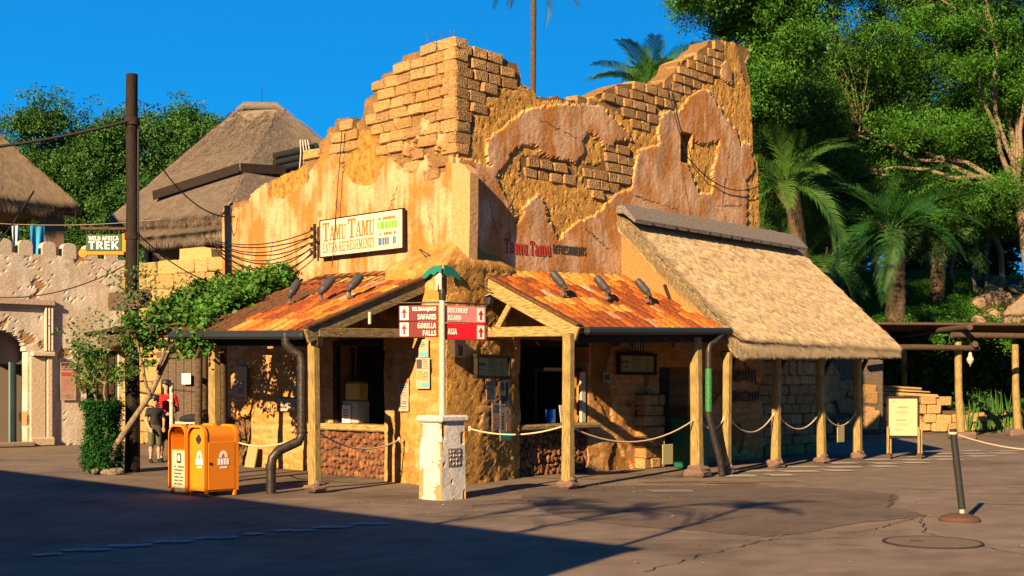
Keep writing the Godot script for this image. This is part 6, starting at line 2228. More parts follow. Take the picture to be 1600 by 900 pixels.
	rope("rope between the third and last thatch posts with a tag", L(9.08, -1.9, 1.08), L(10.68, -1.8, 1.08), 0.3)
	for q in [["olive tag hanging from the last thatch rope", L(9.9, -1.85, 0.60), 0.42], ["pair of pale tags hanging from the rope by the doorway", L(3.0, -2.30, 0.45), 0.3]]:
		o = thing("rope_tag", q[0], "tag", T(q[1], BT.basis))
		m = MB.new()
		box(m, T(Vector3.ZERO), Vector3(0.3, 0.36, 0.02), 0.006, Color(0.34, 0.28, 0.12))
		tube(m, [Vector3(-0.1, 0.17, 0), Vector3(-0.1, 0.24, 0)], [0.006], 5, true, Color(0.34, 0.28, 0.12))
		part(o, "plate", m, M.print)
	bin("yellow bin with black clover discs for a dark opening and white recycling marks", 0.61, 1.10, false)
	bin("yellow bin with open dark mouth and cream notice panel", 1.14, 1.63, true)
	sign_pillar()
	sandwich_board()
	stanchion()
	# olive board leaning on the wall under the porch
	o = thing("leaning_board", "small olive board leaning against the porch wall behind the bins", "board", on_wall(0, 5.82, 0.0, 0.22))
	m = MB.new()
	box(m, T(Vector3(0, 0.21, 0), Basis(Vector3(1, 0, 0), -0.22)), Vector3(0.34, 0.44, 0.03), 0.005, Color(0.26, 0.24, 0.10))
	part(o, "panel", m, M.print)
	# green bin by the doorway
	o = thing("waste_bin", "dark green plastic bin standing in the shaded doorway", "bin", BT * T(Vector3(5.85, 0, 0.75)))
	m = MB.new()
	var gp := paint(0.01, 0.10, 0.055, 0.45)
	for k in 4:
		var bs := Basis(UPV, k * PI / 2)
		m.quad_out(bs * Vector3(-0.24, 0.02, 0.24), bs * Vector3(0.24, 0.02, 0.24), bs * Vector3(0.28, 0.95, 0.28), bs * Vector3(-0.28, 0.95, 0.28), bs * Vector3(0, 0, 1))
	part(o, "tub", m, gp)
	m = MB.new()
	box(m, T(Vector3(0, 0.98, 0)), Vector3(0.62, 0.07, 0.62), 0.02)
	part(o, "lid", m, gp)
	# insulators and wires on the sunlit wall
	o = thing("cable_bracket", "rusty bracket with dark insulators beside the long cream sign", "bracket", on_wall(0, 3.88, 4.45, 0.05))
	m = MB.new()
	box(m, T(Vector3(0.05, 0.02, 0.08)), Vector3(0.05, 0.66, 0.05), 0.008)
	box(m, T(Vector3(0.05, 0.0, 0.03)), Vector3(0.05, 0.05, 0.1), 0.004)
	part(o, "bar", m, M.darkwood)
	for k in 4:
		m = MB.new()
		lathe(m, T(Vector3(-0.02, -0.24 + k * 0.15, 0.1)), [Vector2(0.0, 0.0), Vector2(0.035, 0.01), Vector2(0.022, 0.03), Vector2(0.038, 0.045), Vector2(0.022, 0.065), Vector2(0.03, 0.08), Vector2(0.0, 0.09)], 9)
		part(o, "insulator", m, M.metal_black)
	var pole_top := W(-7.31, 24.0, 4.9)
	for k in 5:
		var lab: String = ["topmost", "second", "middle", "fourth", "lowest"][k]
		cable("%s of the black cables strung from the bracket along the sunlit wall" % lab, L(-0.16, 3.92, 4.66 - k * 0.11), L(-0.12, 7.3, 4.75 - k * 0.05), 0.16 + k * 0.09)
	cable("thin black wire hanging down the sunlit wall over the cream sign", L(-0.10, 3.02, 6.5), L(-0.20, 3.2, 3.9), 0.0, 0.009)
	cable("thick black cable running left from the top of the dark pole", W(-7.31, 23.9, 6.75), W(-12.5, 22.5, 5.9), 0.25, 0.03)
	cable("black cable from the dark pole across the thatched hut roof", W(-7.25, 24.0, 6.7), L(-0.1, 6.6, 5.2), 0.5, 0.014)
	cable("lower black cable from the dark pole to the end of the sunlit wall", W(-7.25, 24.0, 4.65), L(-0.1, 6.6, 3.75), 0.25, 0.013)
	cable("thin wire from the upper corner of the pier to the porch gable", L(-0.62, 0.25, 4.0), L(-0.10, -0.66, 2.85), 0.0, 0.010)
	cable("second thin wire draped over the corner pier to the right rake", L(-0.62, 0.22, 4.0), L(0.25, -0.62, 3.3), 0.03, 0.010)
	cable("drooping black wire below the small high window", L(6.62, -0.09, 6.5), L(9.4, -0.1, 6.2), 0.35, 0.012)
	cable("black wire dropping down to the small high window", L(5.95, -0.09, 7.9), L(6.62, -0.09, 6.55), 0.1, 0.010)

# ---------- plants ----------
func leaf_clump(n: int, spread: float, size: float, thin := 0.55, fold := true) -> ArrayMesh:
	var m := MB.new()
	for i in n:
		var p := Vector3(rng.randfn(0, 0.5), rng.randfn(0, 0.42), rng.randfn(0, 0.5)) * spread
		var d := Vector3(rng.randf_range(-1, 1), rng.randf_range(-0.9, 0.6), rng.randf_range(-1, 1)).normalized()
		var up := (UPV + Vector3(rng.randf_range(-0.8, 0.8), 0, rng.randf_range(-0.8, 0.8))).normalized()
		var x := d.cross(up)
		if x.length() < 0.1: x = Vector3.RIGHT
		x = x.normalized()
		var s := size * rng.randf_range(0.7, 1.25)
		var tip := p + d * s
		var mid := p + d * s * 0.48
		var dn := x.cross(d).normalized() * (s * 0.10 if fold else 0.0)
		var k := rng.randf_range(0.8, 1.2)
		var c := Color(k, k, k)
		m.tri(p, mid + x * s * thin * 0.5 + dn, tip, c)
		m.tri(p, tip, mid - x * s * thin * 0.5 + dn, c)
	return m.mesh()

# leafy masses: blobs of [x, y, z, r]; shells broken up by noise so that gaps remain
func crown(parent: Node, called: String, blobs: Array, clump: Mesh, per_m2: float, base: Color, flat := 0.75, gap := -0.15, sz := Vector2(0.7, 1.3), fuzzy := false) -> void:
	var xfs := []
	var cols := []
	for b in blobs:
		var c := Vector3(b[0], b[1], b[2])
		var r: float = b[3]
		for i in int(per_m2 * r * r * 12.0):
			var d := Vector3(rng.randfn(), rng.randfn(), rng.randfn()).normalized()
			var rr := r * pow(rng.randf(), 0.45)
			rr *= 1.0 + 0.35 * fb(d.x * 9.0 + c.x * 5.0, d.y * 9.0 + c.y * 5.0, d.z * 9.0)
			var p := c + Vector3(d.x, d.y * flat, d.z) * rr
			if fuzzy: p = c + Vector3(rng.randfn(0, 0.62), rng.randfn(0, 0.62) * flat, rng.randfn(0, 0.62)) * r
			if fb(p.x * 9.0, p.y * 14.0, p.z * 9.0) < gap: continue
			var bs := Basis.from_euler(Vector3(rng.randf_range(-0.6, 0.6), rng.randf() * TAU, rng.randf_range(-0.6, 0.6))).scaled(Vector3.ONE * rng.randf_range(sz.x, sz.y))
			xfs.append(Transform3D(bs, p))
			var k := rng.randf_range(0.65, 1.25)
			var w := rng.randf_range(0.85, 1.25)
			cols.append(Color(base.r * k * w, base.g * k, base.b * k))
	many(parent, called, clump, M.leaf, xfs, cols)

func limb(m: MB, a: Vector3, e: Vector3, r0: float, r1: float, bend := 0.25, sides := 7) -> Array:
	var pts := []
	var rad := []
	var off := Vector3(rng.randf_range(-1, 1), rng.randf_range(-0.4, 0.8), rng.randf_range(-1, 1)) * (e - a).length() * bend
	for i in 7:
		var f := i / 6.0
		pts.append(a.lerp(e, f) + off * f * (1.0 - f) + Vector3(rng.randf_range(-1, 1), rng.randf_range(-1, 1), rng.randf_range(-1, 1)) * 0.03 * (e - a).length() * (1.0 if i > 0 and i < 6 else 0.0))
		rad.append(lerp(r0, r1, f))
	tube(m, pts, rad, sides, false)
	return pts

func tree(label: String, base: Vector3, fork: Vector3, r: float, blobs: Array, clump: Mesh, dens: float, col: Color, flat := 0.75, gap := -0.15, bark := "bark", group := "", twigs := true) -> Node3D:
	var o := thing("tree", label, "tree", T(base), group)
	var m := MB.new()
	var f := fork - base
	limb(m, Vector3.ZERO, f, r, r * 0.65, 0.06, 10)
	part(o, "trunk", m, M[bark])
	var loc := []
	m = MB.new()
	# a few main limbs end in hubs; every pad of leaves hangs on the hub nearest to it
	var hubs := []
	var nh: int = clampi(blobs.size() / 7, 3, 14)
	for i in nh:
		var b: Array = blobs[(i * blobs.size()) / nh]
		var hub: Vector3 = f.lerp(Vector3(b[0], b[1], b[2]) - base, 0.72)
		var pts := limb(m, f, hub, r * 0.40, r * 0.16, 0.22, 7)
		hubs.append(hub)
		hubs.append(pts[4])
	for b in blobs:
		var c := Vector3(b[0], b[1], b[2]) - base
		loc.append([c.x, c.y, c.z, b[3]])
		var near: Vector3 = hubs[0]
		for h in hubs:
			if h.distance_to(c) < near.distance_to(c): near = h
		var pts := limb(m, near, c, r * 0.13, r * 0.05, 0.25, 5)
		if twigs:
			for k in 2:
				var d: Vector3 = Vector3(rng.randf_range(-1, 1), rng.randf_range(-0.5, 0.6), rng.randf_range(-1, 1)).normalized() * b[3] * 0.9
				limb(m, pts[rng.randi_range(3, 6)], c + d, r * 0.06, 0.008, 0.3, 4)
	part(o, "limbs", m, M[bark])
	crown(o, "crown", loc, clump, dens, col, flat, gap, Vector2(0.7, 1.3), twigs)
	return o

func frond_mesh(l: float, droop: float, n: int, leaf: float, stiff := 0.5) -> ArrayMesh:
	var m := MB.new()
	var pts := []
	for i in 13:
		var f := i / 12.0
		pts.append(Vector3(0, 0.55 * l * f * (1.0 - f * 0.55) - droop * l * f * f, l * f * (1.0 - 0.25 * f * droop)))
	var rc := Color(0.9, 0.95, 0.55)
	tube(m, pts, [0.035, 0.028, 0.022, 0.018, 0.015, 0.012, 0.01, 0.008, 0.007, 0.006, 0.005, 0.004, 0.003], 5, false, rc)
	for i in n:
		var f := 0.12 + 0.88 * i / n
		var x := f * 12.0
		var k: int = min(int(x), 11)
		var p: Vector3 = pts[k].lerp(pts[k + 1], x - k)
		var t: Vector3 = (pts[k + 1] - pts[k]).normalized()
		var ll := leaf * (0.45 + 1.1 * sin(PI * clamp(f * 0.86 + 0.1, 0.0, 1.0))) * rng.randf_range(0.85, 1.1)
		for s in [-1, 1]:
			var side := Vector3(s, 0, 0)
			var up: Vector3 = t.cross(side) * s
			if up.y < 0: up = -up
			var d: Vector3 = (side * 0.8 + t * (0.55 + 0.5 * f) + up * stiff * rng.randf_range(0.4, 0.9)).normalized()
			var e := p + d * ll * 0.6
			var tip := p + d * ll + Vector3(0, -0.22 * ll, 0) + t * 0.1 * ll
			var w := t * 0.013 * (1.0 + leaf)
			var kk := rng.randf_range(0.8, 1.2)
			var c := Color(kk, kk, kk)
			m.tri(p - w * 0.6, e - w, e + w, c); m.tri(p - w * 0.6, e + w, p + w * 0.6, c)
			m.tri(e - w, tip, e + w, c)
	return m.mesh()

func palm(label: String, base: Vector3, top: Vector3, r: float, n: int, l: float, col: Color, group := "palms") -> void:
	var o := thing("palm_tree", label, "palm tree", T(base), group)
	var m := MB.new()
	var pts := []
	var rad := []
	var h := top - base
	for i in 41:
		var f := i / 40.0
		pts.append(h * f + Vector3(sin(f * 2.0) * 0.15, 0, 0))
		rad.append(r * (1.15 - 0.25 * f) * (1.0 + (0.07 if i % 2 else -0.03)))
	tube(m, pts, rad, 11, true, WHITE, 0.1)
	part(o, "trunk", m, M.bark)
	m = MB.new()
	for i in 18:
		var a := rng.randf() * TAU
		var d := Vector3(cos(a), 0.9, sin(a)).normalized()
		tube(m, [h + d * 0.02 - UPV * rng.randf_range(0.1, 0.5), h + Vector3(d.x * r * 1.9, rng.randf_range(-0.1, 0.5), d.z * r * 1.9)], [0.06, 0.02], 5)
	part(o, "leaf_bases", m, M.bark)
	var ms := [frond_mesh(l, 0.25, 56, l * 0.16), frond_mesh(l, 0.5, 56, l * 0.15), frond_mesh(l * 0.95, 0.8, 54, l * 0.15)]
	var lm := [mat("frond%d" % taken.size(), lin(col.r, col.g, col.b), 0.5), mat("frondb%d" % taken.size(), lin(col.r * 1.35, col.g * 1.12, col.b), 0.5)]
	for x in lm:
		x.backlight_enabled = true
		x.backlight = lin(col.r * 0.5, col.g * 0.5, col.b * 0.3)
	for i in n:
		var a := i * 2.39996
		var tilt := rng.randf_range(-0.45, 0.85) * (0.4 + 0.6 * i / n)
		if i < n * 0.3: tilt = rng.randf_range(-1.0, -0.5)
		var q := 0 if tilt < 0.0 else (1 if tilt < 0.35 else 2)
		var b := Basis(UPV, a) * Basis(Vector3(1, 0, 0), tilt * 0.8) * Basis(Vector3(0, 0, 1), rng.randf_range(-0.5, 0.5))
		partm(o, "frond", ms[q], lm[rng.randi() % 2], Transform3D(b.scaled_local(Vector3.ONE * rng.randf_range(0.85, 1.1)), h + Vector3(0, 0.1, 0)))

const BACKS := [[15.2, 11.9, 2.7], [18.6, 11.9, 3.0], [21.6, 11.9, 2.7], [24.7, 11.6, 2.8], [28.1, 11.6, 3.0], [30.7, 11.9, 3.0], [15.9, 15.7, 2.7], [19.7, 15.0, 3.0], [23.5, 14.6, 3.0], [27.3, 14.6, 3.2], [30.4, 15.4, 3.0], [17.5, 9.3, 1.9], [20.1, 8.9, 1.9], [25.0, 8.5, 1.7], [28.8, 8.5, 1.9], [17.1, 19.5, 2.7], [22.8, 19.5, 3.0], [28.5, 19.2, 3.0]]

func build_trees() -> void:
	var fine := leaf_clump(30, 0.36, 0.16, 0.5)
	var feather := leaf_clump(46, 0.34, 0.12, 0.42)
	var big := leaf_clump(26, 0.55, 0.26, 0.6)
	var g1 := Color(0.052, 0.175, 0.014)
	var g2 := Color(0.045, 0.135, 0.02)
	var g3 := Color(0.028, 0.085, 0.015)
	# big spreading tree at the right: many thin pads of foliage in layers
	var bl := []
	while bl.size() < 170:
		var p := Vector3(rng.randf_range(10.0, 24.0), rng.randf_range(8.4, 21.0), -rng.randf_range(48.0, 57.0))
		if fb(p.x * 4.0, p.y * 7.0, p.z * 2.0) < -0.16: continue
		bl.append([p.x, p.y, p.z, rng.randf_range(0.7, 1.7)])
	tree("huge feathery green tree with pale tangled limbs above the right pergola", Vector3(21.3, 0, -50), Vector3(20.2, 9.6, -50), 0.3, bl, feather, 13.0, g1, 0.42, 0.09, "bark_pale")
	bl = []
	while bl.size() < 46:
		var p := Vector3(rng.randf_range(4.2, 9.6), rng.randf_range(10.8, 16.5), -rng.randf_range(40.5, 44.0))
		if p.y > 12.0 + (p.x - 3.9) * 1.3: continue
		bl.append([p.x, p.y, p.z, rng.randf_range(0.5, 0.95)])
	tree("green tree rising behind the stepped top of the ruin", Vector3(7.3, 0, -42), Vector3(7.2, 9.5, -42), 0.2, bl, feather, 30.0, g1, 0.5, -0.08, "bark_pale")
	# dark wood behind
	for k in 6:
		bl = []
		for i in BACKS.size():
			if i % 6 == k:
				var b: Array = BACKS[i]
				bl.append([b[0], b[1], -74.0 + rng.randf_range(-4, 4), b[2] * 1.1])
		var cx: float = bl[0][0]
		var side: String = ["nearest the ruin", "behind the tall leaning palm", "behind the middle palm", "between the middle palm and the leaning trunk", "behind the leaning trunk", "at the far right edge"][k]
		tree("dark dense tree in the wood, %s" % side, Vector3(cx, 3, -74), Vector3(cx, 9.0, -74), 0.35, bl, big, 5.5, g3, 0.9, -0.4, "bark", "dark trees of the wood", false)
	# trees behind the huts at the left
	for k in 4:
		bl = []
		var cx: float = [-25.2, -22.2, -18.9, -15.7][k]
		var tp: float = [13.2, 14.4, 14.2, 14.6][k]
		while bl.size() < 42:
			var p := Vector3(cx + rng.randfn(0, 1.8), rng.randf_range(6.5, tp), -62.0 + rng.randf_range(-2.5, 2.5))
			if absf(p.x - cx) > 3.2 * sqrt(maxf(0.02, (tp + 0.3 - p.y) / 4.5)) + 0.3: continue
			bl.append([p.x, p.y, p.z, rng.randf_range(0.6, 1.2)])
		var nm: String = ["rising over the crenellated wall", "behind the clothes line", "behind the dark pole", "showing beside the big thatched roof"][k]
		tree("dark green broadleaf tree %s" % nm, Vector3(cx, 0, -62), Vector3(cx, 8.0, -62), 0.25, bl, fine, 16.0, g2, 0.85, -0.15, "bark", "trees behind the huts")
	# thin pale trunks in the wood
	for q in [[21.7, 0.1], [22.9, 0.14], [20.6, 0.09], [22.3, 0.07]]:
		var o := thing("slender_tree", "slender pale trunk in the dark wood above the rocks", "tree", T(Vector3(q[0], 5.5, -58.5)), "slender pale trunks in the wood")
		var m := MB.new()
		limb(m, Vector3(0, -0.3, 0), Vector3(rng.randf_range(-0.4, 0.4), 5.0, 0), q[1], q[1] * 0.7, 0.06, 8)
		part(o, "trunk", m, M.bark_pale)
	palm("stout palm with spreading fronds in front of the dark wood", Vector3(14.0, 0.5, -46), Vector3(14.0, 7.3, -46), 0.34, 28, 3.5, Color(0.02, 0.085, 0.016))
	palm("tall leaning palm with sunlit fronds beside the ruin", Vector3(9.6, 0, -39), Vector3(8.6, 7.7, -39), 0.26, 24, 2.6, Color(0.045, 0.12, 0.02))
	palm("palm whose fronds show over the ruin's broken top", Vector3(4.4, 0, -36), Vector3(3.95, 10.0, -36), 0.2, 18, 2.1, Color(0.05, 0.16, 0.03))
	palm("very tall thin palm trunk standing up behind the ruin", Vector3(0.75, 0, -60), Vector3(0.9, 21.2, -60), 0.14, 18, 3.0, Color(0.05, 0.12, 0.02))
	palm("dark palm in the wood between the leaning palm and the stout palm", Vector3(14.6, 4.0, -57), Vector3(14.6, 9.8, -57), 0.3, 24, 4.4, Color(0.02, 0.075, 0.015))
	palm("dark palm in the wood right of the stout palm", Vector3(19.0, 4.0, -56), Vector3(19.0, 9.2, -56), 0.3, 24, 4.2, Color(0.022, 0.08, 0.015))
	palm("low dark palm beside the leaning palm's trunk", Vector3(11.4, 2.0, -49), Vector3(11.4, 6.4, -49), 0.28, 24, 3.6, Color(0.025, 0.085, 0.015))
	# green slope and its rocks
	var m := MB.new()
	var P := []
	var hy := func(x: float, d: float) -> float: return smoothstep(45.5, 52.0, d) * 4.0 + smoothstep(51.0, 64.0, d) * 3.2 + fb(x * 4.0, d * 4.0, 201.0) * 0.35
	for j in 31:
		var line := []
		for i in 41:
			var x := 8.0 + i * 1.0
			var d := 45.2 + j * 1.2
			line.append(Vector3(x, hy.call(x, d) - (0.3 if j == 0 else 0.0), -d))
		P.append(line)
	for j in 30:
		for i in 40:
			var k := 0.8 + 0.4 * fb(i * 9.0, j * 9.0, 202.0)
			m.quad_out(P[j][i], P[j][i + 1], P[j + 1][i + 1], P[j + 1][i], UPV, Color(0.16 * k, 0.105 * k, 0.05 * k))
	struct("hillside", m, mat("soil", WHITE, 0.95, TX.fine, TX.rough, Vector3(0.5, 0.5, 0.5), 1.0))
	var xfs := []
	var cols := []
	var gc := leaf_clump(34, 0.4, 0.15, 0.4)
	for i in 9000:
		var x := rng.randf_range(11.0, 27.0)
		var d := rng.randf_range(46.5, 62.0)
		var px := x / d
		if px > 0.365 and d > 51.0 and rng.randf() < 0.93: continue
		if fb(x * 6.0, d * 6.0, 205.0) < -0.45: continue
		var k := rng.randf_range(0.7, 1.3)
		xfs.append(Transform3D(Basis(UPV, rng.randf() * TAU).scaled(Vector3.ONE * rng.randf_range(0.6, 1.2)), Vector3(x, hy.call(x, d) + 0.14, -d)))
		cols.append(Color(0.06 * k * rng.randf_range(0.8, 1.5), 0.225 * k, 0.016 * k))
	var o := many(self, "ground_cover", gc, M.leaf, xfs, cols)
	o.set_meta("label", "bright green low plants covering the slope above the pergola")
	o.set_meta("category", "ground cover")
	for i in 26:
		var d := rng.randf_range(50.5, 60.0)
		var x := d * rng.randf_range(0.370, 0.415)
		o = null
		var r := thing("boulder", "tan boulder lying on the slope above the right pergola", "boulder", T(Vector3(x, hy.call(x, d) + 0.1, -d)), "tan boulders on the slope")
		m = MB.new()
		var s := rng.randf_range(0.35, 0.85)
		box(m, Transform3D(Basis.from_euler(Vector3(rng.randf(), rng.randf() * 3.0, rng.randf())), Vector3.ZERO), Vector3(s, s * 0.8, s * 0.9), s * 0.25, Color(0.50, 0.34, 0.20), s * 0.09)
		part(r, "rock", m, M.brick)

func build_vine_and_shrubs() -> void:
	# logs that carry the vine left of the tiles
	var o := thing("vine_pergola", "rough log pergola carrying the vine beside the left porch", "pergola", BT)
	var m: MB
	for q in [[Vector3(-2.9, 2.62, -3.5), Vector3(-2.5, 2.75, -7.4)], [Vector3(-1.4, 2.95, -3.6), Vector3(-1.3, 2.95, -7.4)], [Vector3(-0.2, 3.2, -3.6), Vector3(-0.2, 3.15, -7.4)]]:
		m = MB.new()
		tube(m, [q[0], q[1]], [0.07, 0.06], 8)
		part(o, "beam", m, M.log)
	for k in 5:
		m = MB.new()
		tube(m, [Vector3(-3.1, 2.66, -4.0 - k * 0.8), Vector3(0.1, 3.3, -4.0 - k * 0.8)], [0.05, 0.045], 7)
		part(o, "rafter", m, M.log)
	for q in [[-0.4, -7.3, 3.1], [-1.7, -4.6, 3.45]]:
		m = MB.new()
		tube(m, [Vector3(q[0], 0, q[1]), Vector3(q[0], q[2], q[1])], [0.09, 0.08], 9)
		part(o, "post", m, M.log)
	var v := thing("vine", "leafy green vine sprawling over the pergola and the porch tiles", "vine", BT)
	m = MB.new()
	for i in 26:
		var a := Vector3(rng.randf_range(-3.0, -0.4), 0, -rng.randf_range(3.6, 6.2))
		a.y = 2.75 + (a.x + 3.0) * 0.28
		var e := a + Vector3(rng.randf_range(-0.8, 0.8), 0.05, rng.randf_range(-1.2, 1.2))
		limb(m, a, e, 0.018, 0.008, 0.15, 5)
	part(v, "stem", m, M.bark)
	var cl := leaf_clump(14, 0.16, 0.105, 0.85)
	var xfs := []
	var cols := []
	for i in 4200:
		var t := rng.randf_range(2.6, 7.6)
		var s := rng.randf_range(-3.1, -0.1)
		var edge: float = lerp(2.9, 4.5, (s + 3.1) / 3.0)   # how far the vine has crept over the tiles
		if t < edge + fb(s * 12.0, t * 12.0, 301.0) * 0.8: continue
		if t > 5.9 + (s + 2.5) * 0.6: continue
		if t > 3.7 and s < -2.2 and rng.randf() < 0.5: continue
		if t > 4.0 and rng.randf() < 0.35: continue
		if fb(s * 14.0, t * 14.0, 303.0) < -0.14: continue
		var y: float = 2.60 + (s + 3.1) * 0.37 + rng.randf_range(0.06, 0.28) + 0.22 * fb(s * 14.0, t * 14.0, 305.0)
		if t > 3.7 and rng.randf() < 0.12: y -= rng.randf_range(0.1, 0.6)
		xfs.append(Transform3D(Basis.from_euler(Vector3(rng.randf_range(-0.5, 0.5), rng.randf() * TAU, rng.randf_range(-0.5, 0.5))).scaled(Vector3.ONE * rng.randf_range(0.7, 1.25)), Vector3(s, y, -t)))
		var k := rng.randf_range(0.6, 1.35)
		cols.append(Color(0.045 * k * rng.randf_range(0.8, 1.6), 0.15 * k, 0.014 * k))
	# trailing strands round the pole and the porch edge
	for q in [[-3.1, 3.5, 2.5], [-3.1, 2.9, 2.6], [-2.6, 5.9, 2.5]]:
		for i in 24:
			xfs.append(Transform3D(Basis.from_euler(Vector3(rng.randf(), rng.randf() * TAU, rng.randf())).scaled(Vector3.ONE * rng.randf_range(0.6, 1.0)), Vector3(q[0] + rng.randfn(0, 0.12), q[2] + rng.randfn(0, 0.16), -q[1] + rng.randfn(0, 0.14))))
			var k := rng.randf_range(0.7, 1.3)
			cols.append(Color(0.05 * k, 0.15 * k, 0.014 * k))
	many(v, "leaves", cl, M.leaf, xfs, cols)
	# clipped shrub at the foot of the pole
	var base := W(-7.78, 23.7)
	o = thing("clipped_shrub", "narrow dark green shrub at the foot of the dark pole", "shrub", T(base))
	m = MB.new()
	for k in 5:
		limb(m, Vector3(rng.randf_range(-0.1, 0.1), 0, rng.randf_range(-0.1, 0.1)), Vector3(rng.randf_range(-0.2, 0.2), 1.1, rng.randf_range(-0.2, 0.2)), 0.025, 0.01, 0.1, 5)
	part(o, "stem", m, M.bark)
	cl = leaf_clump(22, 0.085, 0.055, 0.6)
	xfs = []; cols = []
	for i in 1900:
		var y := rng.randf_range(0.08, 1.38)
		var w := 0.27 + 0.05 * sin(y * 5.0) + 0.06 * y
		var a := rng.randf() * TAU
		var rr := w * sqrt(rng.randf_range(0.25, 1.0)) * (1.0 + 0.3 * fb(cos(a) * 12.0, y * 14.0, sin(a) * 12.0))
		xfs.append(Transform3D(Basis(UPV, rng.randf() * TAU).scaled(Vector3.ONE * rng.randf_range(0.7, 1.2)), Vector3(cos(a) * rr, y, sin(a) * rr)))
		var k := rng.randf_range(0.6, 1.3)
		cols.append(Color(0.02 * k, 0.10 * k, 0.015 * k))
	many(o, "foliage", cl, M.leaf, xfs, cols)
	for i in 9:
		var r := thing("stone", "small stone at the foot of the clipped shrub", "stone", T(base + Vector3(rng.randf_range(-0.5, 0.5), 0.05, rng.randf_range(0.1, 0.45))), "small stones round the shrub")
		m = MB.new()
		box(m, Transform3D(Basis(UPV, rng.randf() * 3.0), Vector3.ZERO), Vector3(0.16, 0.12, 0.14) * rng.randf_range(0.6, 1.3), 0.04, Color(0.32, 0.25, 0.19), 0.015)
		part(r, "pebble", m, M.brick)
	# small open tree whose trunk leans into the vine
	o = thing("small_tree", "small open tree with a leaning pale trunk beside the dark pole", "tree", T(W(-7.55, 23.55)))
	m = MB.new()
	tube(m, [Vector3(0.05, 0.5, 0.0), Vector3(0.35, 0.95, 0), Vector3(0.72, 1.5, -0.05), Vector3(0.95, 2.05, -0.1), Vector3(1.1, 2.35, -0.15), Vector3(1.55, 2.6, -0.3)], [0.06, 0.055, 0.05, 0.045, 0.038, 0.026], 9, true, WHITE, 0.1)
	tube(m, [Vector3(-0.1, 0.0, 0.0), Vector3(0.05, 0.5, 0.0)], [0.08, 0.075], 9)
	part(o, "trunk", m, M.bark_pale)
	m = MB.new()
	var tips := []
	for q in [[Vector3(-0.1, 0.5, 0), Vector3(-0.35, 1.6, 0)], [Vector3(-0.1, 0.6, 0), Vector3(-0.1, 1.7, 0.1)], [Vector3(0.72, 1.5, 0), Vector3(0.5, 2.4, 0)], [Vector3(0.85, 1.9, 0), Vector3(1.1, 2.6, 0)]]:
		limb(m, q[0], q[1], 0.035, 0.018, 0.1, 6)
		for k in 7:
			var e: Vector3 = q[1] + Vector3(rng.randf_range(-0.55, 0.45), rng.randf_range(0.1, 1.3), rng.randf_range(-0.3, 0.3))
			limb(m, q[1], e, 0.014, 0.005, 0.15, 5)
			tips.append(e)
			tips.append(q[1].lerp(e, 0.6))
	part(o, "branches", m, M.bark_pale)
	cl = leaf_clump(12, 0.14, 0.085, 0.5)
	xfs = []; cols = []
	for e in tips:
		for i in 7:
			xfs.append(Transform3D(Basis(UPV, rng.randf() * TAU).scaled(Vector3.ONE * rng.randf_range(0.6, 1.1)), e + Vector3(rng.randfn(0, 0.09), rng.randfn(0, 0.09), rng.randfn(0, 0.09))))
			var k := rng.randf_range(0.7, 1.3)
			cols.append(Color(0.07 * k, 0.17 * k, 0.02 * k))
	many(o, "leaves", cl, M.leaf, xfs, cols)

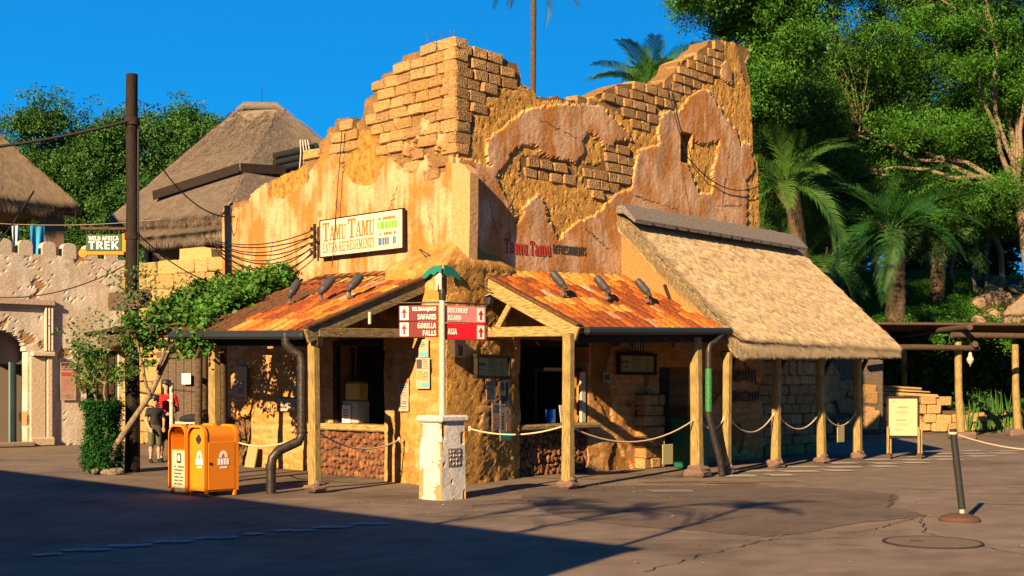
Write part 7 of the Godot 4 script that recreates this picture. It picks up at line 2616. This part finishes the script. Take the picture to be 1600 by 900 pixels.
# ---------- people: distance fields of tapered bones, meshed as surface nets ----------
func net(m: MB, bones: Array, cell: float, k: float) -> void:
	var lo := Vector3(1e9, 1e9, 1e9)
	var hi := -lo
	for b in bones:
		var r: float = max(b[2], b[3]) + cell * 3.0
		lo = lo.min(b[0].min(b[1]) - Vector3.ONE * r)
		hi = hi.max(b[0].max(b[1]) + Vector3.ONE * r)
	var n := Vector3i(((hi - lo) / cell).ceil()) + Vector3i.ONE
	var field := PackedFloat32Array()
	var who := PackedInt32Array()
	var best := PackedFloat32Array()
	field.resize(n.x * n.y * n.z); field.fill(0.3)
	best.resize(n.x * n.y * n.z); best.fill(9.0)
	who.resize(n.x * n.y * n.z)
	for bi in bones.size():
		var b: Array = bones[bi]
		var A: Vector3 = b[0]
		var B: Vector3 = b[1]
		var r0: float = b[2]
		var r1: float = b[3]
		var pad: float = max(r0, r1) + k + cell * 2.0
		var i0 := Vector3i(((A.min(B) - Vector3.ONE * pad - lo) / cell).floor()).clamp(Vector3i.ZERO, n - Vector3i.ONE)
		var i1 := Vector3i(((A.max(B) + Vector3.ONE * pad - lo) / cell).ceil()).clamp(Vector3i.ZERO, n - Vector3i.ONE)
		var ab := B - A
		var l2: float = max(ab.length_squared(), 1e-9)
		for z in range(i0.z, i1.z + 1):
			for y in range(i0.y, i1.y + 1):
				for x in range(i0.x, i1.x + 1):
					var p := lo + Vector3(x, y, z) * cell
					var t: float = clamp((p - A).dot(ab) / l2, 0.0, 1.0)
					var d := (p - A - ab * t).length() - lerpf(r0, r1, t)
					var id := (z * n.y + y) * n.x + x
					if d < best[id]:
						best[id] = d
						who[id] = bi
					var h: float = max(k - absf(d - field[id]), 0.0) / k
					field[id] = min(d, field[id]) - h * h * k * 0.25
	var vid := PackedInt32Array()
	vid.resize(n.x * n.y * n.z); vid.fill(-1)
	var vs := []
	var cs := []
	for z in n.z - 1:
		for y in n.y - 1:
			for x in n.x - 1:
				var id := (z * n.y + y) * n.x + x
				var f0 := field[id]
				if absf(f0) > cell * 2.0: continue
				var cnt := 0
				var sum := Vector3.ZERO
				var v := []
				for q in 8:
					v.append(field[id + (q & 1) + ((q >> 1) & 1) * n.x + ((q >> 2) & 1) * n.x * n.y])
				for e in [[0, 1], [2, 3], [4, 5], [6, 7], [0, 2], [1, 3], [4, 6], [5, 7], [0, 4], [1, 5], [2, 6], [3, 7]]:
					var a: float = v[e[0]]
					var b: float = v[e[1]]
					if (a < 0.0) != (b < 0.0):
						var t := a / (a - b)
						var pa := Vector3(e[0] & 1, (e[0] >> 1) & 1, (e[0] >> 2) & 1)
						var pb := Vector3(e[1] & 1, (e[1] >> 1) & 1, (e[1] >> 2) & 1)
						sum += pa.lerp(pb, t)
						cnt += 1
				if cnt > 0:
					vid[id] = vs.size()
					vs.append(lo + (Vector3(x, y, z) + sum / cnt) * cell)
					cs.append(bones[who[id]][4])
	var ns := []
	for p in vs:
		var q := Vector3i(((p - lo) / cell).round()).clamp(Vector3i.ONE, n - Vector3i(2, 2, 2))
		var id := (q.z * n.y + q.y) * n.x + q.x
		ns.append(Vector3(field[id + 1] - field[id - 1], field[id + n.x] - field[id - n.x], field[id + n.x * n.y] - field[id - n.x * n.y]).normalized())
	var st := [1, n.x, n.x * n.y]
	for z in range(1, n.z - 1):
		for y in range(1, n.y - 1):
			for x in range(1, n.x - 1):
				var id := (z * n.y + y) * n.x + x
				if vid[id] < 0 and absf(field[id]) > cell * 2.0: continue
				for ax in 3:
					if (field[id] < 0.0) == (field[id + st[ax]] < 0.0): continue
					var u: int = st[(ax + 1) % 3]
					var w: int = st[(ax + 2) % 3]
					var q := [vid[id - u - w], vid[id - w], vid[id], vid[id - u]]
					if q.min() < 0: continue
					var o: Vector3 = ns[q[0]]
					var order := [0, 1, 2, 0, 2, 3]
					var fn: Vector3 = (vs[q[2]] - vs[q[0]]).cross(vs[q[1]] - vs[q[0]])
					if fn.dot(o) < 0: order = [0, 2, 1, 0, 3, 2]
					for r in order:
						m.v.append(vs[q[r]]); m.n.append(ns[q[r]]); m.c.append(cs[q[0]])

func hand(bones: Array, wrist: Vector3, dir: Vector3, side: Vector3, s: float, skin: Color) -> void:
	var palm := wrist + dir * 0.075 * s
	for k in 4:
		var base: Vector3 = palm + side * (0.03 - 0.02 * k) * s
		bones.append([wrist + side * (0.018 - 0.012 * k) * s, base, 0.014 * s, 0.013 * s, skin])
		var l: float = [0.07, 0.08, 0.075, 0.058][k] * s
		var dn := (dir + Vector3(0, -0.5, 0)).normalized()
		bones.append([base, base + dir * l * 0.5, 0.0095 * s, 0.009 * s, skin])
		bones.append([base + dir * l * 0.5, base + dir * l * 0.5 + dn * l * 0.5, 0.009 * s, 0.008 * s, skin])
	var tb := wrist + dir * 0.03 * s + side * 0.03 * s
	bones.append([tb, tb + (dir + side * 0.9).normalized() * 0.05 * s, 0.012 * s, 0.009 * s, skin])

func person(label: String, at: Vector3, turn: float, h: float, skin: Color, shirt: Color, pants: Color, hair: Color, shoe: Color, adult: bool) -> void:
	var o := thing("person", label, "person", T(at, Basis(UPV, turn)), "visitors beside the white post")
	var s := h / 1.74
	var P := func(x: float, y: float, z: float) -> Vector3: return Vector3(x, y, z) * s
	var m := MB.new()
	var B := []
	# legs: bare below the knee, shorts above
	for e in [-1.0, 1.0]:
		var hip: Vector3 = P.call(0.085 * e, 0.90, 0)
		var knee: Vector3 = P.call(0.10 * e, 0.49, 0.03)
		var ank: Vector3 = P.call(0.11 * e, 0.09, -0.01)
		var mid: Vector3 = hip.lerp(knee, 0.97)
		B.append([hip, mid, 0.098 * s, 0.092 * s, pants])
		B.append([hip.lerp(knee, 0.8), knee, 0.064 * s, 0.056 * s, skin])
		B.append([knee, knee.lerp(ank, 0.4), 0.054 * s, 0.056 * s, skin])
		B.append([knee.lerp(ank, 0.4), ank, 0.054 * s, 0.036 * s, skin])
		B.append([P.call(0.11 * e, 0.045, -0.04), P.call(0.125 * e, 0.04, 0.15), 0.046 * s, 0.042 * s, shoe])
	B.append([P.call(-0.06, 0.93, 0), P.call(0.06, 0.93, 0), 0.115 * s, 0.115 * s, pants])
	# trunk
	B.append([P.call(-0.05, 1.04, 0.0), P.call(0.05, 1.04, 0.0), 0.115 * s, 0.115 * s, shirt])
	B.append([P.call(0, 1.05, 0.0), P.call(0, 1.3, 0.0), 0.125 * s, 0.13 * s, shirt])
	B.append([P.call(-0.08, 1.33, 0.0), P.call(0.08, 1.33, 0.0), 0.105 * s, 0.105 * s, shirt])
	B.append([P.call(-0.15, 1.40, -0.01), P.call(0.15, 1.40, -0.01), 0.06 * s, 0.06 * s, shirt])
	B.append([P.call(0, 1.42, -0.01), P.call(0, 1.54, 0.015), 0.052 * s, 0.05 * s, skin])
	# arms: sleeves, bare forearms
	var wr := []
	for e in [-1.0, 1.0]:
		var sh: Vector3 = P.call(0.18 * e, 1.39, -0.01)
		var el: Vector3 = P.call(0.235 * e, 1.12, 0.02)
		var ha: Vector3 = P.call(0.10 * e, 1.06, 0.24) if adult else P.call(0.19 * e, 0.93, 0.16)
		B.append([sh, sh.lerp(el, 0.62), 0.058 * s, 0.056 * s, shirt])
		B.append([sh.lerp(el, 0.5), el, 0.042 * s, 0.038 * s, skin])
		B.append([el, ha, 0.038 * s, 0.026 * s, skin])
		wr.append([ha, (ha - el).normalized(), e])
	net(m, B, 0.016, 0.035 * s)
	for w in wr:
		var hb := []
		var sd: Vector3 = Vector3(-w[2], 0.3, 0).normalized()
		hand(hb, w[0], w[1], sd, s, skin)
		net(m, hb, 0.0055, 0.008)
	# head with a face
	var H := []
	var hs := s if adult else s * 1.12
	var c: Vector3 = P.call(0, 1.635, 0.015)
	var Q := func(x: float, y: float, z: float) -> Vector3: return c + Vector3(x, y, z) * hs
	H.append([Q.call(0, 0.03, -0.015), Q.call(0, 0.02, 0.005), 0.088 * hs, 0.085 * hs, skin])
	H.append([Q.call(0, -0.03, 0.03), Q.call(0, -0.07, 0.045), 0.062 * hs, 0.04 * hs, skin])
	H.append([Q.call(0, 0.02, 0.09), Q.call(0, -0.012, 0.108), 0.011 * hs, 0.015 * hs, skin])
	H.append([Q.call(-0.022, -0.047, 0.086), Q.call(0.022, -0.047, 0.086), 0.008 * hs, 0.008 * hs, skin.lerp(Color(0.4, 0.08, 0.06), 0.5)])
	for e in [-1.0, 1.0]:
		H.append([Q.call(0.032 * e, 0.018, 0.082), Q.call(0.036 * e, 0.018, 0.082), 0.011 * hs, 0.010 * hs, Color(0.03, 0.025, 0.02)])
		H.append([Q.call(0.088 * e, 0.015, -0.005), Q.call(0.09 * e, -0.02, 0.0), 0.016 * hs, 0.011 * hs, skin])
	net(m, H, 0.0075, 0.012)
	part(o, "body", m, mat("skin_cloth%d" % taken.size(), WHITE, 0.8))
	# hair and cap
	m = MB.new()
	var R := []
	R.append([Q.call(0, 0.045, -0.03), Q.call(0, 0.03, -0.04), 0.098 * hs, 0.095 * hs, hair])
	if adult:
		for e in [-1.0, 1.0]: R.append([Q.call(0.075 * e, 0.0, -0.02), Q.call(0.085 * e, -0.16, 0.0), 0.04 * hs, 0.03 * hs, hair])
		R.append([Q.call(0, -0.03, -0.07), Q.call(0, -0.17, -0.07), 0.06 * hs, 0.05 * hs, hair])
	net(m, R, 0.011, 0.02)
	part(o, "hair", m, mat("hair%d" % taken.size(), WHITE, 0.6))
	m = MB.new()
	lathe(m, T(Q.call(0, 0.055, -0.012)), [Vector2(0.104 * hs, -0.005), Vector2(0.107 * hs, 0.02), Vector2(0.097 * hs, 0.06), Vector2(0.06 * hs, 0.09), Vector2(0.0, 0.1)], 18)
	box(m, T(Q.call(0, 0.055, 0.125), Basis(Vector3(1, 0, 0), 0.22)), Vector3(0.155, 0.012, 0.12) * hs, 0.006)
	part(o, "cap", m, M.metal_black)
	if not adult:
		m = MB.new()
		box(m, T(Q.call(0, 0.018, 0.10)), Vector3(0.15, 0.038, 0.02) * hs, 0.008)
		part(o, "sunglasses", m, M.metal_black)
		m = MB.new()
		for i in 40:
			var a := rng.randf() * TAU
			var yy := rng.randf_range(0.52, 0.92)
			var e := -1.0 if rng.randf() < 0.5 else 1.0
			var ctr: Vector3 = P.call(0.095 * e, yy, 0.012) 
			var nrm := Vector3(cos(a), 0, sin(a))
			var xx := nrm.cross(UPV)
			var pt := PackedVector2Array()
			for k in 6: pt.append(Vector2(cos(k * TAU / 6), sin(k * TAU / 6)) * rng.randf_range(0.012, 0.026) * s)
			prism(m, Transform3D(Basis(-xx, UPV, nrm), ctr + nrm * 0.093 * s), pt, 0.006, [Color(0.03, 0.035, 0.02), Color(0.14, 0.13, 0.07), Color(0.06, 0.07, 0.03)][i % 3])
		part(o, "camouflage_patches", m, M.print)
	else:
		m = MB.new()
		box(m, T(P.call(0.05, 1.32, 0.128)), Vector3(0.09, 0.05, 0.01) * s, 0.003, Color(0.7, 0.66, 0.6))
		part(o, "shirt_badge", m, M.print)

func build_people() -> void:
	person("adult in a red t-shirt and black cap standing behind the child by the white post", W(-7.62, 27.5), 0.45, 1.76, Color(0.48, 0.27, 0.17), Color(0.55, 0.018, 0.02), Color(0.05, 0.05, 0.06), Color(0.02, 0.014, 0.01), Color(0.5, 0.46, 0.4), true)
	person("child in a black shirt, camouflage shorts and black cap in front of the adult", W(-7.74, 27.05), 0.55, 1.42, Color(0.50, 0.28, 0.18), Color(0.02, 0.02, 0.022), Color(0.085, 0.085, 0.05), Color(0.03, 0.02, 0.014), Color(0.02, 0.02, 0.02), false)
